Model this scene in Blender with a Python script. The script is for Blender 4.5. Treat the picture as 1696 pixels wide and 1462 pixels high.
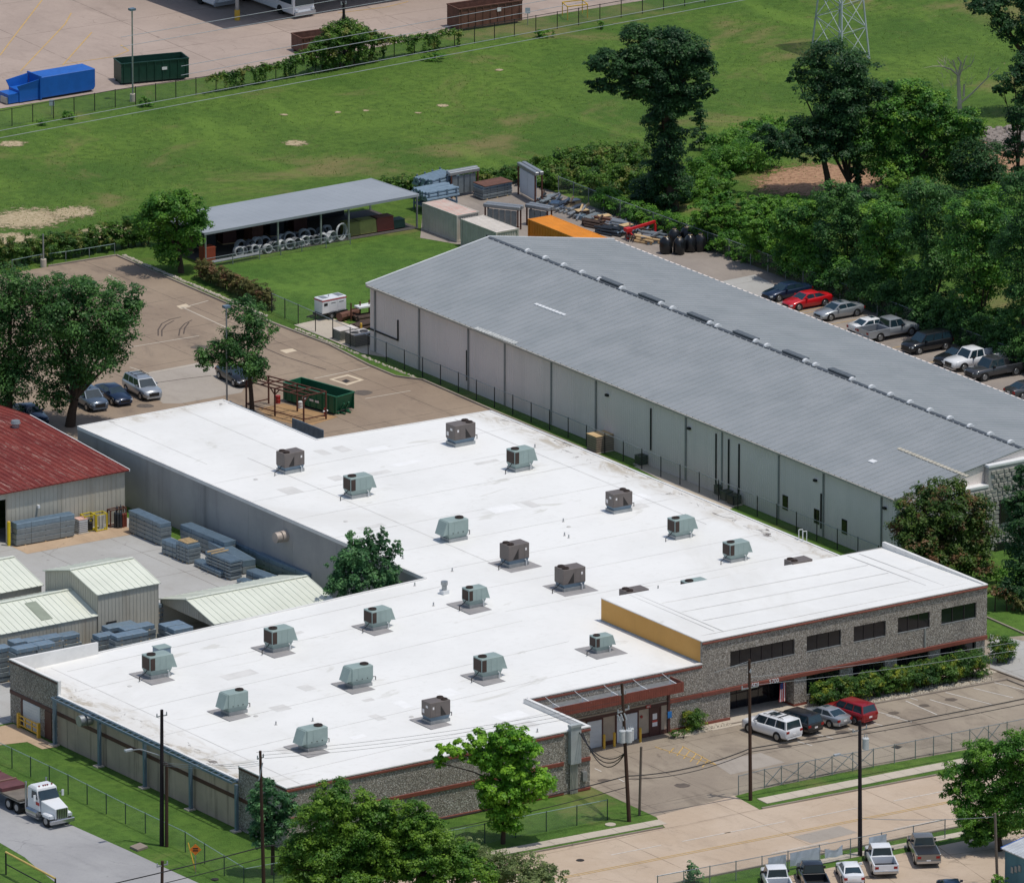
import bpy, bmesh, math, random
import numpy as np
from mathutils import Vector, Matrix
for o in list(bpy.data.objects): bpy.data.objects.remove(o)
SC = bpy.context.scene; COL = SC.collection
R = math.radians
# ---------------------------------------------------------------- camera
F_PX, PIT, YAW = 21670.06, R(16.2924), R(33.92326)
CAM = np.array([-543.53, -840.64, 326.94])
IW, IH = 1696.0, 1462.0
cd = bpy.data.cameras.new('camera'); co = bpy.data.objects.new('camera', cd); COL.objects.link(co)
co.location = CAM; co.rotation_euler = (math.pi/2-PIT, 0, -YAW)
cd.sensor_width = 36; cd.lens = F_PX/IW*36; cd.clip_start = 5; cd.clip_end = 20000
SC.camera = co
# ---------------------------------------------------------------- sky + sun
SUNV = Vector((0.16, -0.25, 1)).normalized()          # towards the sun
EL = math.asin(SUNV.z); AZ = math.atan2(SUNV.x, SUNV.y)
w = bpy.data.worlds.new('World'); SC.world = w; w.use_nodes = True
nt = w.node_tree; nt.nodes.clear()
wo = nt.nodes.new('ShaderNodeOutputWorld'); bg = nt.nodes.new('ShaderNodeBackground'); sk = nt.nodes.new('ShaderNodeTexSky')
sk.sky_type = 'NISHITA'; sk.sun_disc = False; sk.sun_elevation = EL; sk.sun_rotation = AZ
sk.air_density = 1.0; sk.dust_density = 1.6; sk.ozone_density = 1.0
bg.inputs[1].default_value = 0.14
nt.links.new(sk.outputs[0], bg.inputs[0]); nt.links.new(bg.outputs[0], wo.inputs[0])
sl = bpy.data.lights.new('sun', 'SUN'); so = bpy.data.objects.new('sun', sl); COL.objects.link(so)
sl.energy = 3.3; sl.angle = R(0.53); sl.color = (1.0, 0.945, 0.86)
so.rotation_euler = SUNV.to_track_quat('Z', 'Y').to_euler(); so.location = (0, 0, 200)
vs = SC.view_settings; vs.view_transform = 'Standard'; vs.look = 'None'; vs.exposure = -0.30; vs.gamma = 1.0
vs.use_curve_mapping = False
SC.render.engine = 'CYCLES'
# ---------------------------------------------------------------- pixel -> place (photo pixels, 1696 x 1462)
FW = np.array([math.sin(YAW)*math.cos(PIT), math.cos(YAW)*math.cos(PIT), -math.sin(PIT)])
RT = np.array([math.cos(YAW), -math.sin(YAW), 0.0]); UP = np.cross(RT, FW)
FH = np.array([math.sin(YAW), math.cos(YAW), 0.0])
def ray(px, py):
    return FW + RT*((px-IW/2)/F_PX) + UP*((IH/2-py)/F_PX)
def G(px, py, z=0.0):
    d = ray(px, py); t = (z-CAM[2])/d[2]; return CAM + d*t
def onY(px, py, y):
    d = ray(px, py); t = (y-CAM[1])/d[1]; return CAM + d*t
def onX(px, py, x):
    d = ray(px, py); t = (x-CAM[0])/d[0]; return CAM + d*t
def V(base, px, py):                                    # on the upright plane through base that faces the viewer
    d = ray(px, py); t = np.dot(np.asarray(base)-CAM, FH)/np.dot(d, FH); return CAM + d*t
def PPM(p): return F_PX/np.dot(np.asarray(p)-CAM, FW)    # photo pixels per metre there
def hd(a, b):                                           # heading angle of ground line a -> b
    A, B = G(*a), G(*b); return math.atan2(B[1]-A[1], B[0]-A[0])
# ---------------------------------------------------------------- objects
def setp(o, label=None, cat=None, group=None, kind=None):
    if label: o['label'] = label
    if cat: o['category'] = cat
    if group: o['group'] = group
    if kind: o['kind'] = kind
    return o
def thing(name, label, cat, loc=(0, 0, 0), rz=0.0, group=None):
    o = bpy.data.objects.new(name, None); COL.objects.link(o); o.empty_display_size = 0.3
    o.location = [float(v) for v in loc]; o.rotation_euler = (0, 0, rz)
    return setp(o, label, cat, group)
def copy_tree(o, parent=None, mats=None):
    c = o.copy(); COL.objects.link(c); c.parent = parent
    for ch in o.children: copy_tree(ch, c)
    return c
class MB:
    def __init__(s): s.v = []; s.f = []; s.smooth = False
    def add(s, vs, fs):
        b = len(s.v); s.v += [tuple(float(c) for c in v) for v in vs]; s.f += [tuple(i+b for i in f) for f in fs]; return s
    def hexa(s, p):                                     # 8 corners: bottom 4 ccw, top 4 ccw
        return s.add(p, [(3,2,1,0),(4,5,6,7),(0,1,5,4),(1,2,6,5),(2,3,7,6),(3,0,4,7)])
    def box(s, x0, x1, y0, y1, z0, z1):
        return s.hexa([(x0,y0,z0),(x1,y0,z0),(x1,y1,z0),(x0,y1,z0),(x0,y0,z1),(x1,y0,z1),(x1,y1,z1),(x0,y1,z1)])
    def obox(s, c, sx, sy, sz, rz=0.0):                 # centred, base at c.z
        ca, sa = math.cos(rz), math.sin(rz); P = []
        for z in (0, sz):
            for a, b in ((-1,-1),(1,-1),(1,1),(-1,1)):
                x, y = a*sx/2, b*sy/2
                P.append((c[0]+x*ca-y*sa, c[1]+x*sa+y*ca, c[2]+z))
        return s.hexa(P)
    def beam(s, a, b, w, h=None):                       # bar of section w x h between two points
        a, b = Vector(a), Vector(b); h = h or w; d = (b-a)
        if d.length < 1e-6: return s
        d.normalize(); u = Vector((0, 0, 1)) if abs(d.z) < .95 else Vector((1, 0, 0))
        r = d.cross(u).normalized(); t = r.cross(d); P = []
        for q in (a, b):
            P += [q-r*w/2-t*h/2, q+r*w/2-t*h/2, q+r*w/2+t*h/2, q-r*w/2+t*h/2]
        return s.add(P, [(0,1,2,3)[::-1],(4,5,6,7),(0,1,5,4),(1,2,6,5),(2,3,7,6),(3,0,4,7)])
    def cyl(s, a, b, r0, r1=None, n=10, caps=True):
        a, b = Vector(a), Vector(b); r1 = r0 if r1 is None else r1; d = (b-a).normalized()
        u = Vector((0, 0, 1)) if abs(d.z) < .95 else Vector((1, 0, 0)); x = d.cross(u).normalized(); y = d.cross(x)
        P = []
        for q, r in ((a, r0), (b, r1)):
            for k in range(n):
                t = 2*math.pi*k/n; P.append(q+(x*math.cos(t)+y*math.sin(t))*r)
        fs = [(k, (k+1) % n, n+(k+1) % n, n+k) for k in range(n)]
        if caps: fs += [tuple(range(n))[::-1], tuple(range(n, 2*n))]
        return s.add(P, fs)
    def tube(s, pts, r, n=6):
        for a, b in zip(pts[:-1], pts[1:]): s.cyl(a, b, r, r, n, False)
        return s
    def torus(s, c, ax, R0, r, n=18, m=6):
        c = Vector(c); ax = Vector(ax).normalized(); u = Vector((0, 0, 1)) if abs(ax.z) < .95 else Vector((1, 0, 0))
        x = ax.cross(u).normalized(); y = ax.cross(x); P = []; fs = []
        for i in range(n):
            t = 2*math.pi*i/n; d = x*math.cos(t)+y*math.sin(t)
            for j in range(m):
                q = 2*math.pi*j/m; P.append(c+d*(R0+r*math.cos(q))+ax*(r*math.sin(q)))
        for i in range(n):
            for j in range(m):
                fs.append((i*m+j, ((i+1) % n)*m+j, ((i+1) % n)*m+(j+1) % m, i*m+(j+1) % m))
        return s.add(P, fs)
    def prism(s, poly, z0, z1):
        n = len(poly); P = [(p[0], p[1], z0) for p in poly]+[(p[0], p[1], z1) for p in poly]
        return s.add(P, [tuple(range(n))[::-1], tuple(range(n, 2*n))]+[(k, (k+1) % n, n+(k+1) % n, n+k) for k in range(n)])
    def poly(s, pts):
        return s.add(pts, [tuple(range(len(pts)))])
    def build(s, name, mat, parent=None, smooth=False, kind=None, ang=38, bevel=0):
        me = bpy.data.meshes.new(name); me.from_pydata(s.v, [], s.f)
        bm = bmesh.new(); bm.from_mesh(me); bmesh.ops.recalc_face_normals(bm, faces=bm.faces)
        if bevel: bmesh.ops.bevel(bm, geom=list(bm.edges), offset=bevel, segments=1, affect='EDGES')
        bm.to_mesh(me); bm.free()
        if mat: me.materials.append(mat)
        if smooth:
            me.polygons.foreach_set('use_smooth', [True]*len(me.polygons)); me.set_sharp_from_angle(angle=R(ang))
        o = bpy.data.objects.new(name, me); COL.objects.link(o)
        if parent: o.parent = parent
        if kind: o['kind'] = kind
        return o
def inst(me, name, parent, loc=(0, 0, 0), rz=0, sc=(1, 1, 1)):
    o = bpy.data.objects.new(name, me); COL.objects.link(o); o.parent = parent
    o.location = [float(v) for v in loc]; o.rotation_euler = (0, 0, rz); o.scale = sc; return o
# ---------------------------------------------------------------- materials
def srgb(r, g, b):
    f = lambda c: c/12.92 if c <= .04045 else ((c+.055)/1.055)**2.4
    return (f(r/255), f(g/255), f(b/255))
class NT:
    def __init__(s, name):
        s.m = bpy.data.materials.new(name); s.m.use_nodes = True; s.t = s.m.node_tree; s.t.nodes.clear()
        s.out = s.t.nodes.new('ShaderNodeOutputMaterial'); s.b = s.t.nodes.new('ShaderNodeBsdfPrincipled')
        s.t.links.new(s.b.outputs[0], s.out.inputs[0]); s.g = None
    def n(s, t, **k):
        q = s.t.nodes.new(t)
        for a, b in k.items(): setattr(q, a, b)
        return q
    def l(s, a, b): s.t.links.new(a, b)
    def pos(s):
        if s.g is None: s.g = s.n('ShaderNodeNewGeometry')
        return s.g.outputs['Position']
    def mapped(s, scale=(1, 1, 1), rot=(0, 0, 0)):
        q = s.n('ShaderNodeMapping'); q.inputs['Scale'].default_value = scale; q.inputs['Rotation'].default_value = rot
        s.l(s.pos(), q.inputs['Vector']); return q.outputs[0]
    def noise(s, scale, detail=4, rough=.6, vec=None, dist=0):
        q = s.n('ShaderNodeTexNoise'); q.inputs['Scale'].default_value = scale; q.inputs['Detail'].default_value = detail
        q.inputs['Roughness'].default_value = rough; q.inputs['Distortion'].default_value = dist
        s.l(vec if vec is not None else s.pos(), q.inputs['Vector']); return q.outputs[0]
    def ramp(s, x, lo, hi, a=0.0, b=1.0):
        q = s.n('ShaderNodeMapRange'); q.interpolation_type = 'SMOOTHSTEP'
        for i, v in zip(range(1, 5), (lo, hi, a, b)): q.inputs[i].default_value = v
        s.l(x, q.inputs[0]); return q.outputs[0]
    def math(s, op, a, b=None):
        q = s.n('ShaderNodeMath', operation=op)
        for i, v in enumerate((a, b)):
            if v is None: continue
            if isinstance(v, (int, float)): q.inputs[i].default_value = v
            else: s.l(v, q.inputs[i])
        return q.outputs[0]
    def mix(s, f, a, b, mode='MIX'):
        q = s.n('ShaderNodeMix', data_type='RGBA', blend_type=mode)
        if isinstance(f, (int, float)): q.inputs[0].default_value = f
        else: s.l(f, q.inputs[0])
        for i, v in ((6, a), (7, b)):
            if isinstance(v, (tuple, list)): q.inputs[i].default_value = (v[0], v[1], v[2], 1)
            else: s.l(v, q.inputs[i])
        return q.outputs[2]
    def bump(s, h, strength=.3, dist=.05):
        q = s.n('ShaderNodeBump'); q.inputs['Strength'].default_value = strength; q.inputs['Distance'].default_value = dist
        s.l(h, q.inputs['Height']); s.l(q.outputs[0], s.b.inputs['Normal'])
    def col(s, c):
        if isinstance(c, (tuple, list)): s.b.inputs['Base Color'].default_value = (c[0], c[1], c[2], 1)
        else: s.l(c, s.b.inputs['Base Color'])
    def fin(s, rough=.7, metal=0.0, spec=None):
        s.b.inputs['Roughness'].default_value = rough; s.b.inputs['Metallic'].default_value = metal
        if spec is not None: s.b.inputs['Specular IOR Level'].default_value = spec
        return s.m
def sc(c, k): return tuple(min(1, v*k) for v in c)
def mat(name, c, rough=.7, metal=0.0, var=.18, scale=1.2, fine=9.0, c2=None, bump=0.0, bscale=30, spec=None):
    s = NT(name); c2 = c2 or sc(c, 1-var)
    a = s.mix(s.ramp(s.noise(scale), .35, .65), c, c2)
    a = s.mix(s.ramp(s.noise(fine, 3), .3, .7, 0, .5), a, sc(c, 1-var*.8))
    s.col(a)
    if bump: s.bump(s.noise(bscale, 3), bump, .03)
    return s.fin(rough, metal, spec)
# ================================================================ surface materials
def m_grass(name, a, b, dry, dryamt, sc1=.12):
    s = NT(name)
    c = s.mix(s.ramp(s.noise(sc1, 5, .65), .35, .65), a, b)
    c = s.mix(s.ramp(s.noise(1.1, 5, .7), .38, .68, 0, .75), c, sc(a, .62))
    c = s.mix(s.ramp(s.noise(9, 4, .75), .42, .7, 0, .6), c, sc(b, 1.35))
    c = s.mix(s.ramp(s.noise(.055, 6, .7, dist=.6), .62-dryamt, .80-dryamt, 0, .8), c, dry)
    c = s.mix(s.ramp(s.noise(.11, 5, .7, s.mapped((1, .35, 1), (0, 0, .5)), .8), .52, .72, 0, .6), c, sc(b, 1.3))
    c = s.mix(s.ramp(s.noise(.3, 6, .75, dist=1.0), .60, .74, 0, .55), c, sc(a, .55))
    s.col(c); s.bump(s.noise(14, 4, .8), .9, .12)
    return s.fin(.9, 0, .2)
M_FIELD = m_grass('field_grass', srgb(66, 99, 37), srgb(97, 124, 49), srgb(134, 122, 82), .11, .05)
M_LAWN = m_grass('lawn_grass', srgb(70, 105, 42), srgb(95, 126, 52), srgb(134, 130, 82), .06, .16)
def m_conc(name, a, b, stain, joint=6.0, rot=0.0, amt=.5, jw=.012):
    s = NT(name)
    c = s.mix(s.ramp(s.noise(.09, 6, .65), .35, .65), a, b)
    c = s.mix(s.ramp(s.noise(.35, 5, .7, s.mapped((1, .35, 1), (0, 0, rot)), 1.0), .48, .78, 0, amt), c, stain)
    c = s.mix(s.ramp(s.noise(2.3, 5, .75), .5, .8, 0, .35), c, sc(stain, .8))
    c = s.mix(s.ramp(s.noise(24, 2, .6), .3, .7, 0, .25), c, sc(a, 1.25))
    if joint:
        br = s.n('ShaderNodeTexBrick'); br.offset = 0; br.inputs['Scale'].default_value = 1.0/joint
        br.inputs['Mortar Size'].default_value = jw/joint*4; br.inputs['Brick Width'].default_value = 1.0; br.inputs['Row Height'].default_value = 1.0
        br.inputs['Mortar Smooth'].default_value = .6
        s.l(s.mapped((1, 1, 0), (0, 0, rot)), br.inputs['Vector'])
        jf = s.math('MULTIPLY', br.outputs['Fac'], s.ramp(s.noise(.5, 3), .3, .6, .15, .9))
        c = s.mix(jf, c, sc(stain, .55))
    vo = s.n('ShaderNodeTexVoronoi', feature='DISTANCE_TO_EDGE'); vo.inputs['Scale'].default_value = .16
    nv = s.n('ShaderNodeTexNoise'); nv.inputs['Scale'].default_value = .9; nv.inputs['Detail'].default_value = 5; s.l(s.pos(), nv.inputs['Vector']); av = s.n('ShaderNodeVectorMath', operation='MULTIPLY_ADD'); av.inputs[1].default_value = (1.6, 1.6, 0); s.l(nv.outputs['Color'], av.inputs[0]); s.l(s.mapped((1, 1, 0)), av.inputs[2]); s.l(av.outputs[0], vo.inputs['Vector'])
    ck = s.math('MULTIPLY', s.ramp(vo.outputs['Distance'], .002, .010, 1, 0), s.ramp(s.noise(.13, 3), .52, .64, 0, .38)); c = s.mix(ck, c, sc(stain, .6))
    c = s.mix(s.ramp(s.noise(.9, 3, .5), .70, .78, 0, .5), c, sc(stain, .5))
    s.col(c); s.bump(s.noise(18, 4, .7), .25, .03)
    return s.fin(.88, 0, .25)
M_LOT = m_conc('lot_concrete', srgb(150, 134, 116), srgb(136, 120, 104), srgb(97, 86, 78), 9.0, 0, .7)
M_FAR = m_conc('far_lot_concrete', srgb(169, 153, 142), srgb(155, 140, 130), srgb(121, 108, 100), 12.0, .05, .5)
M_FRONT = m_conc('front_lot_concrete', srgb(156, 145, 129), srgb(137, 126, 113), srgb(94, 84, 75), 6.2, 0, .75)
M_ROAD = m_conc('road_concrete', srgb(188, 171, 152), srgb(176, 157, 136), srgb(142, 125, 109), 12.0, 0, .5)
M_ASPH = m_conc('asphalt_grey', srgb(160, 160, 160), srgb(146, 146, 147), srgb(116, 116, 118), 0, .4, .45)
M_YARD = m_conc('yard_concrete', srgb(172, 172, 169), srgb(161, 160, 156), srgb(142, 134, 125), 7.0, 0, .35)
M_BACK = m_conc('back_lot_surface', srgb(152, 143, 134), srgb(134, 126, 119), srgb(104, 97, 91), 0, 0, .6)
M_WALK = m_conc('sidewalk_concrete', srgb(190, 180, 164), srgb(176, 166, 152), srgb(150, 140, 126), 0, 0, .35)
M_KERB = m_conc('kerb_concrete', srgb(150, 140, 128), srgb(132, 122, 112), srgb(98, 90, 82), 0, 0, .5)
M_DIRT = m_conc('bare_dirt', srgb(186, 164, 138), srgb(172, 148, 122), srgb(140, 120, 98), 0, 0, .6)
M_SLAB = m_conc('bottom_lot', srgb(186, 169, 150), srgb(174, 157, 138), srgb(138, 121, 106), 7.0, .2, .4)
M_PAINT = mat('white_road_paint', srgb(214, 210, 202), .8, var=.25, scale=3, fine=14)
M_YPAINT = mat('yellow_road_paint', srgb(206, 170, 100), .8, var=.28, scale=3, fine=14)
# ================================================================ ground sheets
def sheet(name, pts, z, m, parent=None, px=True):
    P = [(*G(*p, z)[:2], z) for p in pts] if px else [(p[0], p[1], z) for p in pts]
    return MB().poly(P).build(name, m, parent, kind=None if parent else 'structure')
g0 = MB().box(-4000, 4000, -4000, 4000, -1.0, 0).build('ground', M_FIELD, kind='structure')
LAWN_PTS = [(-120, -120), (140, -120), (140, 22), (87, 60), (87, 122), (77, 122), (70, 112), (40, 102), (-40, 60), (-120, 60)]
lawn = sheet('lawn', LAWN_PTS, .012, M_LAWN, px=False)
lawn2 = sheet('shed_lawn', [(335, 447), (450, 425), (560, 408), (692, 384), (765, 388), (840, 405), (700, 520), (640, 592), (560, 560), (494, 537), (420, 500), (350, 455)], .016, M_LAWN)
far_lot = sheet('far_parking_lot', [(-200, 212), (0, 180), (162, 154), (315, 132), (430, 113), (632, 77), (754, 52), (848, 36), (1091, -3), (1600, -85), (1300, -400), (-300, -300)], .02, M_FAR)
left_lot = sheet('parking_lot', [(-160, 480), (80, 442), (193, 424), (375, 503), (452, 536), (546, 572), (612, 606), (655, 624), (700, 630), (817, 681), (860, 720), (700, 790), (130, 780), (-160, 790)], .024, M_LOT)
back_lot = sheet('storage_yard_ground', [(696, 394), (700, 352), (716, 322), (776, 304), (860, 298), (925, 320), (1000, 350), (1137, 400), (1243, 438), (1330, 473), (1484, 531), (1690, 610), (1770, 643), (1800, 760), (1500, 640), (1010, 430), (760, 405)], .028, M_BACK)
slab2 = sheet('concrete_patch', [(1195, 466), (1250, 455), (1296, 478), (1275, 500), (1240, 488)], .034, M_YARD)
yard = sheet('yard_paving', [(-90, 41.8), (39.6, 41.8), (39.6, 90), (-90, 90)], .026, M_YARD, px=False)
front_lot = sheet('front_parking_lot', [(860, 1240), (980, 1303), (1088, 1353), (1215, 1318), (1266, 1305), (1448, 1268), (1634, 1235), (1850, 1192), (1850, 1040), (1600, 1060), (1110, 1180)], .022, M_FRONT)
side_drive = sheet('side_driveway', [(1640, 1050), (1700, 1062), (1850, 1120), (1850, 1160), (1700, 1130), (1640, 1108)], .03, M_YARD)
NR = lambda x: 1415-.199*(x-1360)
FR_ = lambda x: 1419-.192*(x-848)
road = sheet('road', [(x, FR_(x)) for x in (-700, 0, 848, 1500, 2600)]+[(x, NR(x)) for x in (2600, 1500, 848, 0, -700)], .02, M_ROAD)
drive = sheet('driveway', [(1086, 1351), (1216, 1317), (1258, 1340), (1104, 1373)], .032, M_ROAD)
side_road = sheet('side_road', [(-260, 1200), (0, 1312), (121, 1367), (215, 1409), (279, 1439), (330, 1462), (460, 1530), (300, 1560), (140, 1500), (91, 1460), (61, 1437), (41, 1419), (0, 1395), (-260, 1285)], .026, M_ASPH)
low_lot = sheet('street_corner_lot', [(1180, 1482), (1310, 1449), (1433, 1425), (1565, 1398), (1800, 1352), (1900, 1600), (1250, 1640)], .018, M_SLAB)
def m_patch(name='bare_soil_patch', a=srgb(184, 168, 140), b=srgb(150, 136, 106), lo=.82):
    s = NT(name); c = s.mix(s.ramp(s.noise(2.5, 4), .3, .7), a, b); s.col(c); s.fin(.95, 0, .1)
    tc = s.n('ShaderNodeTexCoord'); vm = s.n('ShaderNodeVectorMath', operation='SUBTRACT'); vm.inputs[1].default_value = (.5, .5, 0); s.l(tc.outputs['Generated'], vm.inputs[0]); v2 = s.n('ShaderNodeVectorMath', operation='MULTIPLY'); v2.inputs[1].default_value = (1, 1, 0); s.l(vm.outputs[0], v2.inputs[0]); vl = s.n('ShaderNodeVectorMath', operation='LENGTH'); s.l(v2.outputs[0], vl.inputs[0])
    f_ = s.math('ADD', s.math('MULTIPLY', vl.outputs['Value'], 1.5), s.math('MULTIPLY', s.noise(1.3, 6, .8), 1.1)); k = s.ramp(f_, lo, lo+.18, 1, 0)
    tr = s.n('ShaderNodeBsdfTransparent'); mx = s.n('ShaderNodeMixShader'); s.l(k, mx.inputs[0]); s.l(tr.outputs[0], mx.inputs[1]); s.l(s.b.outputs[0], mx.inputs[2]); s.l(mx.outputs[0], s.out.inputs[0]); return s.m
M_BARE = m_patch()
M_CLEAR = m_patch('reddish_clearing_soil', srgb(176, 142, 114), srgb(140, 108, 86), 1.0)
for k, pp in enumerate(([(1208, 302), (1300, 268), (1380, 262), (1470, 272), (1490, 302), (1450, 326), (1300, 326), (1230, 318)], [(1622, 232), (1650, 212), (1730, 216), (1760, 320), (1660, 316), (1628, 270)])):
    sheet('dirt_clearing', pp, .02+.004*k, M_CLEAR)
for k, (cx, cy, rx, ry) in enumerate(((490, 237, 30, 11), (733, 175, 18, 5), (560, 186, 10, 3), (605, 183, 10, 3), (693, 187, 9, 3), (45, 362, 150, 24), (120, 352, 90, 12), (20, 238, 50, 8), (180, 384, 110, 12), (20, 395, 90, 12), (826, 116, 14, 3.5), (470, 190, 12, 3))):
    sheet('bare_patch', [(cx+rx*math.cos(t*2*math.pi/28), cy+ry*math.sin(t*2*math.pi/28)) for t in range(28)], .014+.003*k, M_BARE)
sheet('dirt_strip', [(18, 904), (130, 884), (205, 870), (232, 882), (45, 917)], .036, M_DIRT)
sheet('dirt_apron', [(-30, 1208), (22, 1198), (96, 1236), (70, 1240), (45, 1228), (10, 1232), (-30, 1238)], .03, M_DIRT)
sheet('gravel_bed', [(1115, 1212), (1170, 1202), (1208, 1195), (1212, 1200), (1150, 1216), (1118, 1222)], .04, M_WALK)
# kerbs
def kerb(pts, w=.16, h=.14, name='kerb', parent=None):
    b = MB(); P = [G(*p) for p in pts]
    for a, c in zip(P[:-1], P[1:]):
        a = a.copy(); c = c.copy(); a[2] = c[2] = h/2; b.beam(a, c, w, h)
    return b.build(name, M_KERB, parent, kind=None if parent else 'structure')
def L(a, b, n=2): return [(a[0]+(b[0]-a[0])*i/(n-1), a[1]+(b[1]-a[1])*i/(n-1)) for i in range(n)]
kerb([(80, 442), (193, 424), (375, 503), (452, 536), (546, 572), (612, 606), (655, 624), (700, 630), (817, 681), (900, 716), (1040, 776)], .2, .15, parent=left_lot)
kerb([(x, FR_(x)) for x in (-300, 300, 848, 1098)], parent=road); kerb([(x, FR_(x)) for x in (1262, 1700, 2200)], parent=road)
kerb([(x, NR(x)) for x in (-300, 400, 1200, 2200)], parent=road)
kerb([(1108, 1222), (1215, 1199), (1335, 1176), (1448, 1166), (1668, 1126), (1720, 1146), (1850, 1190)], parent=front_lot)
kerb([(1266, 1303), (1448, 1266), (1634, 1233), (1850, 1190)], .12, .1, parent=front_lot)
kerb([(1640, 1108), (1700, 1130), (1850, 1160)], parent=side_drive); kerb([(1632, 1022), (1700, 1052), (1850, 1112)], parent=side_drive)
# sidewalks laid as slabs
def sidewalk(a, b, width, label_step=1.5):
    A, B = G(*a), G(*b); d = B-A; Ln = np.linalg.norm(d[:2]); rz = math.atan2(d[1], d[0]); n = int(Ln/label_step)
    base = MB().obox(((A[0]+B[0])/2, (A[1]+B[1])/2, 0), Ln, width-.02, .03, rz).build('pavement', M_KERB, kind='structure')
    me = MB().obox((0, 0, 0), Ln/n-.025, width, .035).build('slab', M_WALK)
    mesh = me.data; bpy.data.objects.remove(me)
    rr = random.Random(5)
    for k in range(n):
        p = A+d*((k+.5)/n); inst(mesh, 'slab', base, (p[0], p[1], .02+rr.uniform(0, .012)), rz)
sidewalk((700, 1436), (1098, 1361), 1.3); sidewalk((1262, 1327), (1700, 1241), 1.5); sidewalk((1320, 1435), (1620, 1376), 1.0)
def line(parent, pts, w, m, name='painted_line', z=.034):
    for a, b in zip(pts[:-1], pts[1:]):
        A, B = G(*a, z), G(*b, z); d = B-A; Ln = np.linalg.norm(d)
        MB().obox(((A[0]+B[0])/2, (A[1]+B[1])/2, z), Ln, w, .004, math.atan2(d[1], d[0])).build(name, m, parent)
# stall lines in the front lot
for a, b in (((1446, 1176), (1490, 1188)), ((1468, 1184), (1510, 1195)), ((1500, 1160), (1552, 1183)), ((1540, 1158), (1598, 1175)), ((1566, 1146), (1642, 1166)), ((1612, 1139), (1678, 1155)), ((1443, 1196), (1465, 1202)), ((1492, 1150), (1520, 1159)), ((1350, 1215), (1380, 1222)), ((1317, 1226), (1345, 1234)), ((1022, 1288), (1034, 1294)), ((985, 1272), (996, 1277)), ((1405, 1206), (1420, 1210)), ((1640, 1128), (1700, 1143))):
    line(front_lot, [a, b], .11, M_PAINT)
for a, b in (((1096, 1240), (1186, 1266)), ((1130, 1235), (1187, 1266)), ((1108, 1247), (1116, 1238)), ((1121, 1251), (1132, 1236)), ((1132, 1256), (1142, 1243)), ((1143, 1261), (1153, 1248)), ((1154, 1265), (1164, 1252)), ((1163, 1270), (1172, 1259)), ((1085, 1236), (1098, 1241))):
    line(front_lot, [a, b], .1, M_YPAINT)
# road lines
for x0, x1, off in ((1012, 1095, .285), (1130, 1210, .29), (1200, 1300, .29), (1328, 1420, .3), (1480, 1590, .3)): 
    f = lambda x, o: FR_(x)+(NR(x)-FR_(x))*o
    line(road, [(x0, f(x0, off)), (x1, f(x1, off))], .11, M_PAINT)
for x0, x1 in ((1085, 1135), (1278, 1372), (1480, 1560), (1640, 1720)): line(road, [(x0, f(x0, .80)), (x1, f(x1, .80))], .11, M_PAINT)
for o in (.50, .525): line(road, [(900, f(900, o)), (1150, f(1150, o)), (1500, f(1500, o)), (1900, f(1900, o))], .09, M_YPAINT)
# far-lot paint
for a, b in (((0, 92), (24, 60)), ((24, 60), (70, 0)), ((34, 118), (108, 40)), ((108, 40), (118, 22)), ((104, 108), (152, 54)), ((108, 106), (190, 94)), ((190, 94), (213, 84)), ((213, 84), (200, 75)), ((560, 22), (640, 12)), ((640, 12), (676, 3))):
    line(far_lot, [a, b], .12, M_YPAINT)
# left-lot paint, dark seams and patches
for a, b in (((215, 608), (245, 618)), ((245, 618), (332, 602)), ((298, 511), (345, 498)), ((180, 455), (198, 468)), ((300, 508), (376, 543)), ((520, 627), (612, 608)), ((605, 660), (680, 647)), ((215, 575), (330, 556))):
    line(left_lot, [a, b], .16, M_WALK, 'pale_seam')
M_PALE = m_conc('pale_concrete', srgb(206, 192, 168), srgb(196, 180, 156), srgb(170, 150, 126), 0)
sheet('pale_patch', [(292, 507), (308, 503), (316, 508), (300, 512)], .031, M_PALE, left_lot)
sheet('pale_patch', [(463, 580), (484, 577), (492, 581), (474, 585)], .03, M_PALE, left_lot)
M_IRON = mat('cast_iron', srgb(58, 54, 52), .7, .4)
sheet('drain_apron', [(545, 628), (576, 620), (603, 629), (575, 638)], .030, M_PALE, left_lot); sheet('drain_concrete', [(552, 628), (576, 622.5), (595, 629), (574, 635)], .034, M_LOT, left_lot)
def flat_thing(name, label, cat, pts, m, h=.02, z=.03):
    b = MB(); P = [G(*p, z)[:2] for p in pts]; b.prism(P, z, z+h); return setp(b.build(name, m), label, cat)
flat_thing('drain_grate', 'dark square drain grate in pale concrete apron of the left lot', 'drain grate', [(566, 631), (573, 628), (580, 631), (573, 634)], M_IRON, .01, .036)
flat_thing('drain_grate', 'dark drain grate behind the front fence in the parking lot', 'drain grate', [(1476, 1237), (1484, 1233.5), (1495, 1236), (1487, 1240)], M_IRON, .01)
def disc(name, label, px, py, r, m, h=.03):
    p = G(px, py, .03); return setp(MB().cyl((p[0], p[1], .0), (p[0], p[1], h+.02), r, r, 18).build(name, m), label, 'manhole')
disc('manhole_cover', 'dark iron manhole cover in the tan road', 961, 1424, .33, M_IRON); disc('manhole_cover', 'pale concrete manhole lid in grass by leaning pole', 1011, 1365, .45, M_WALK, .05)
disc('manhole_cover', 'small dark manhole lid near orange sign', 356, 1456, .3, M_IRON, .06)
flat_thing('inlet_lid', 'square concrete inlet lid beside the side road and twin poles', 'inlet', [(215, 1404), (232, 1398), (245, 1404), (228, 1410)], M_KERB, .18)

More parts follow.
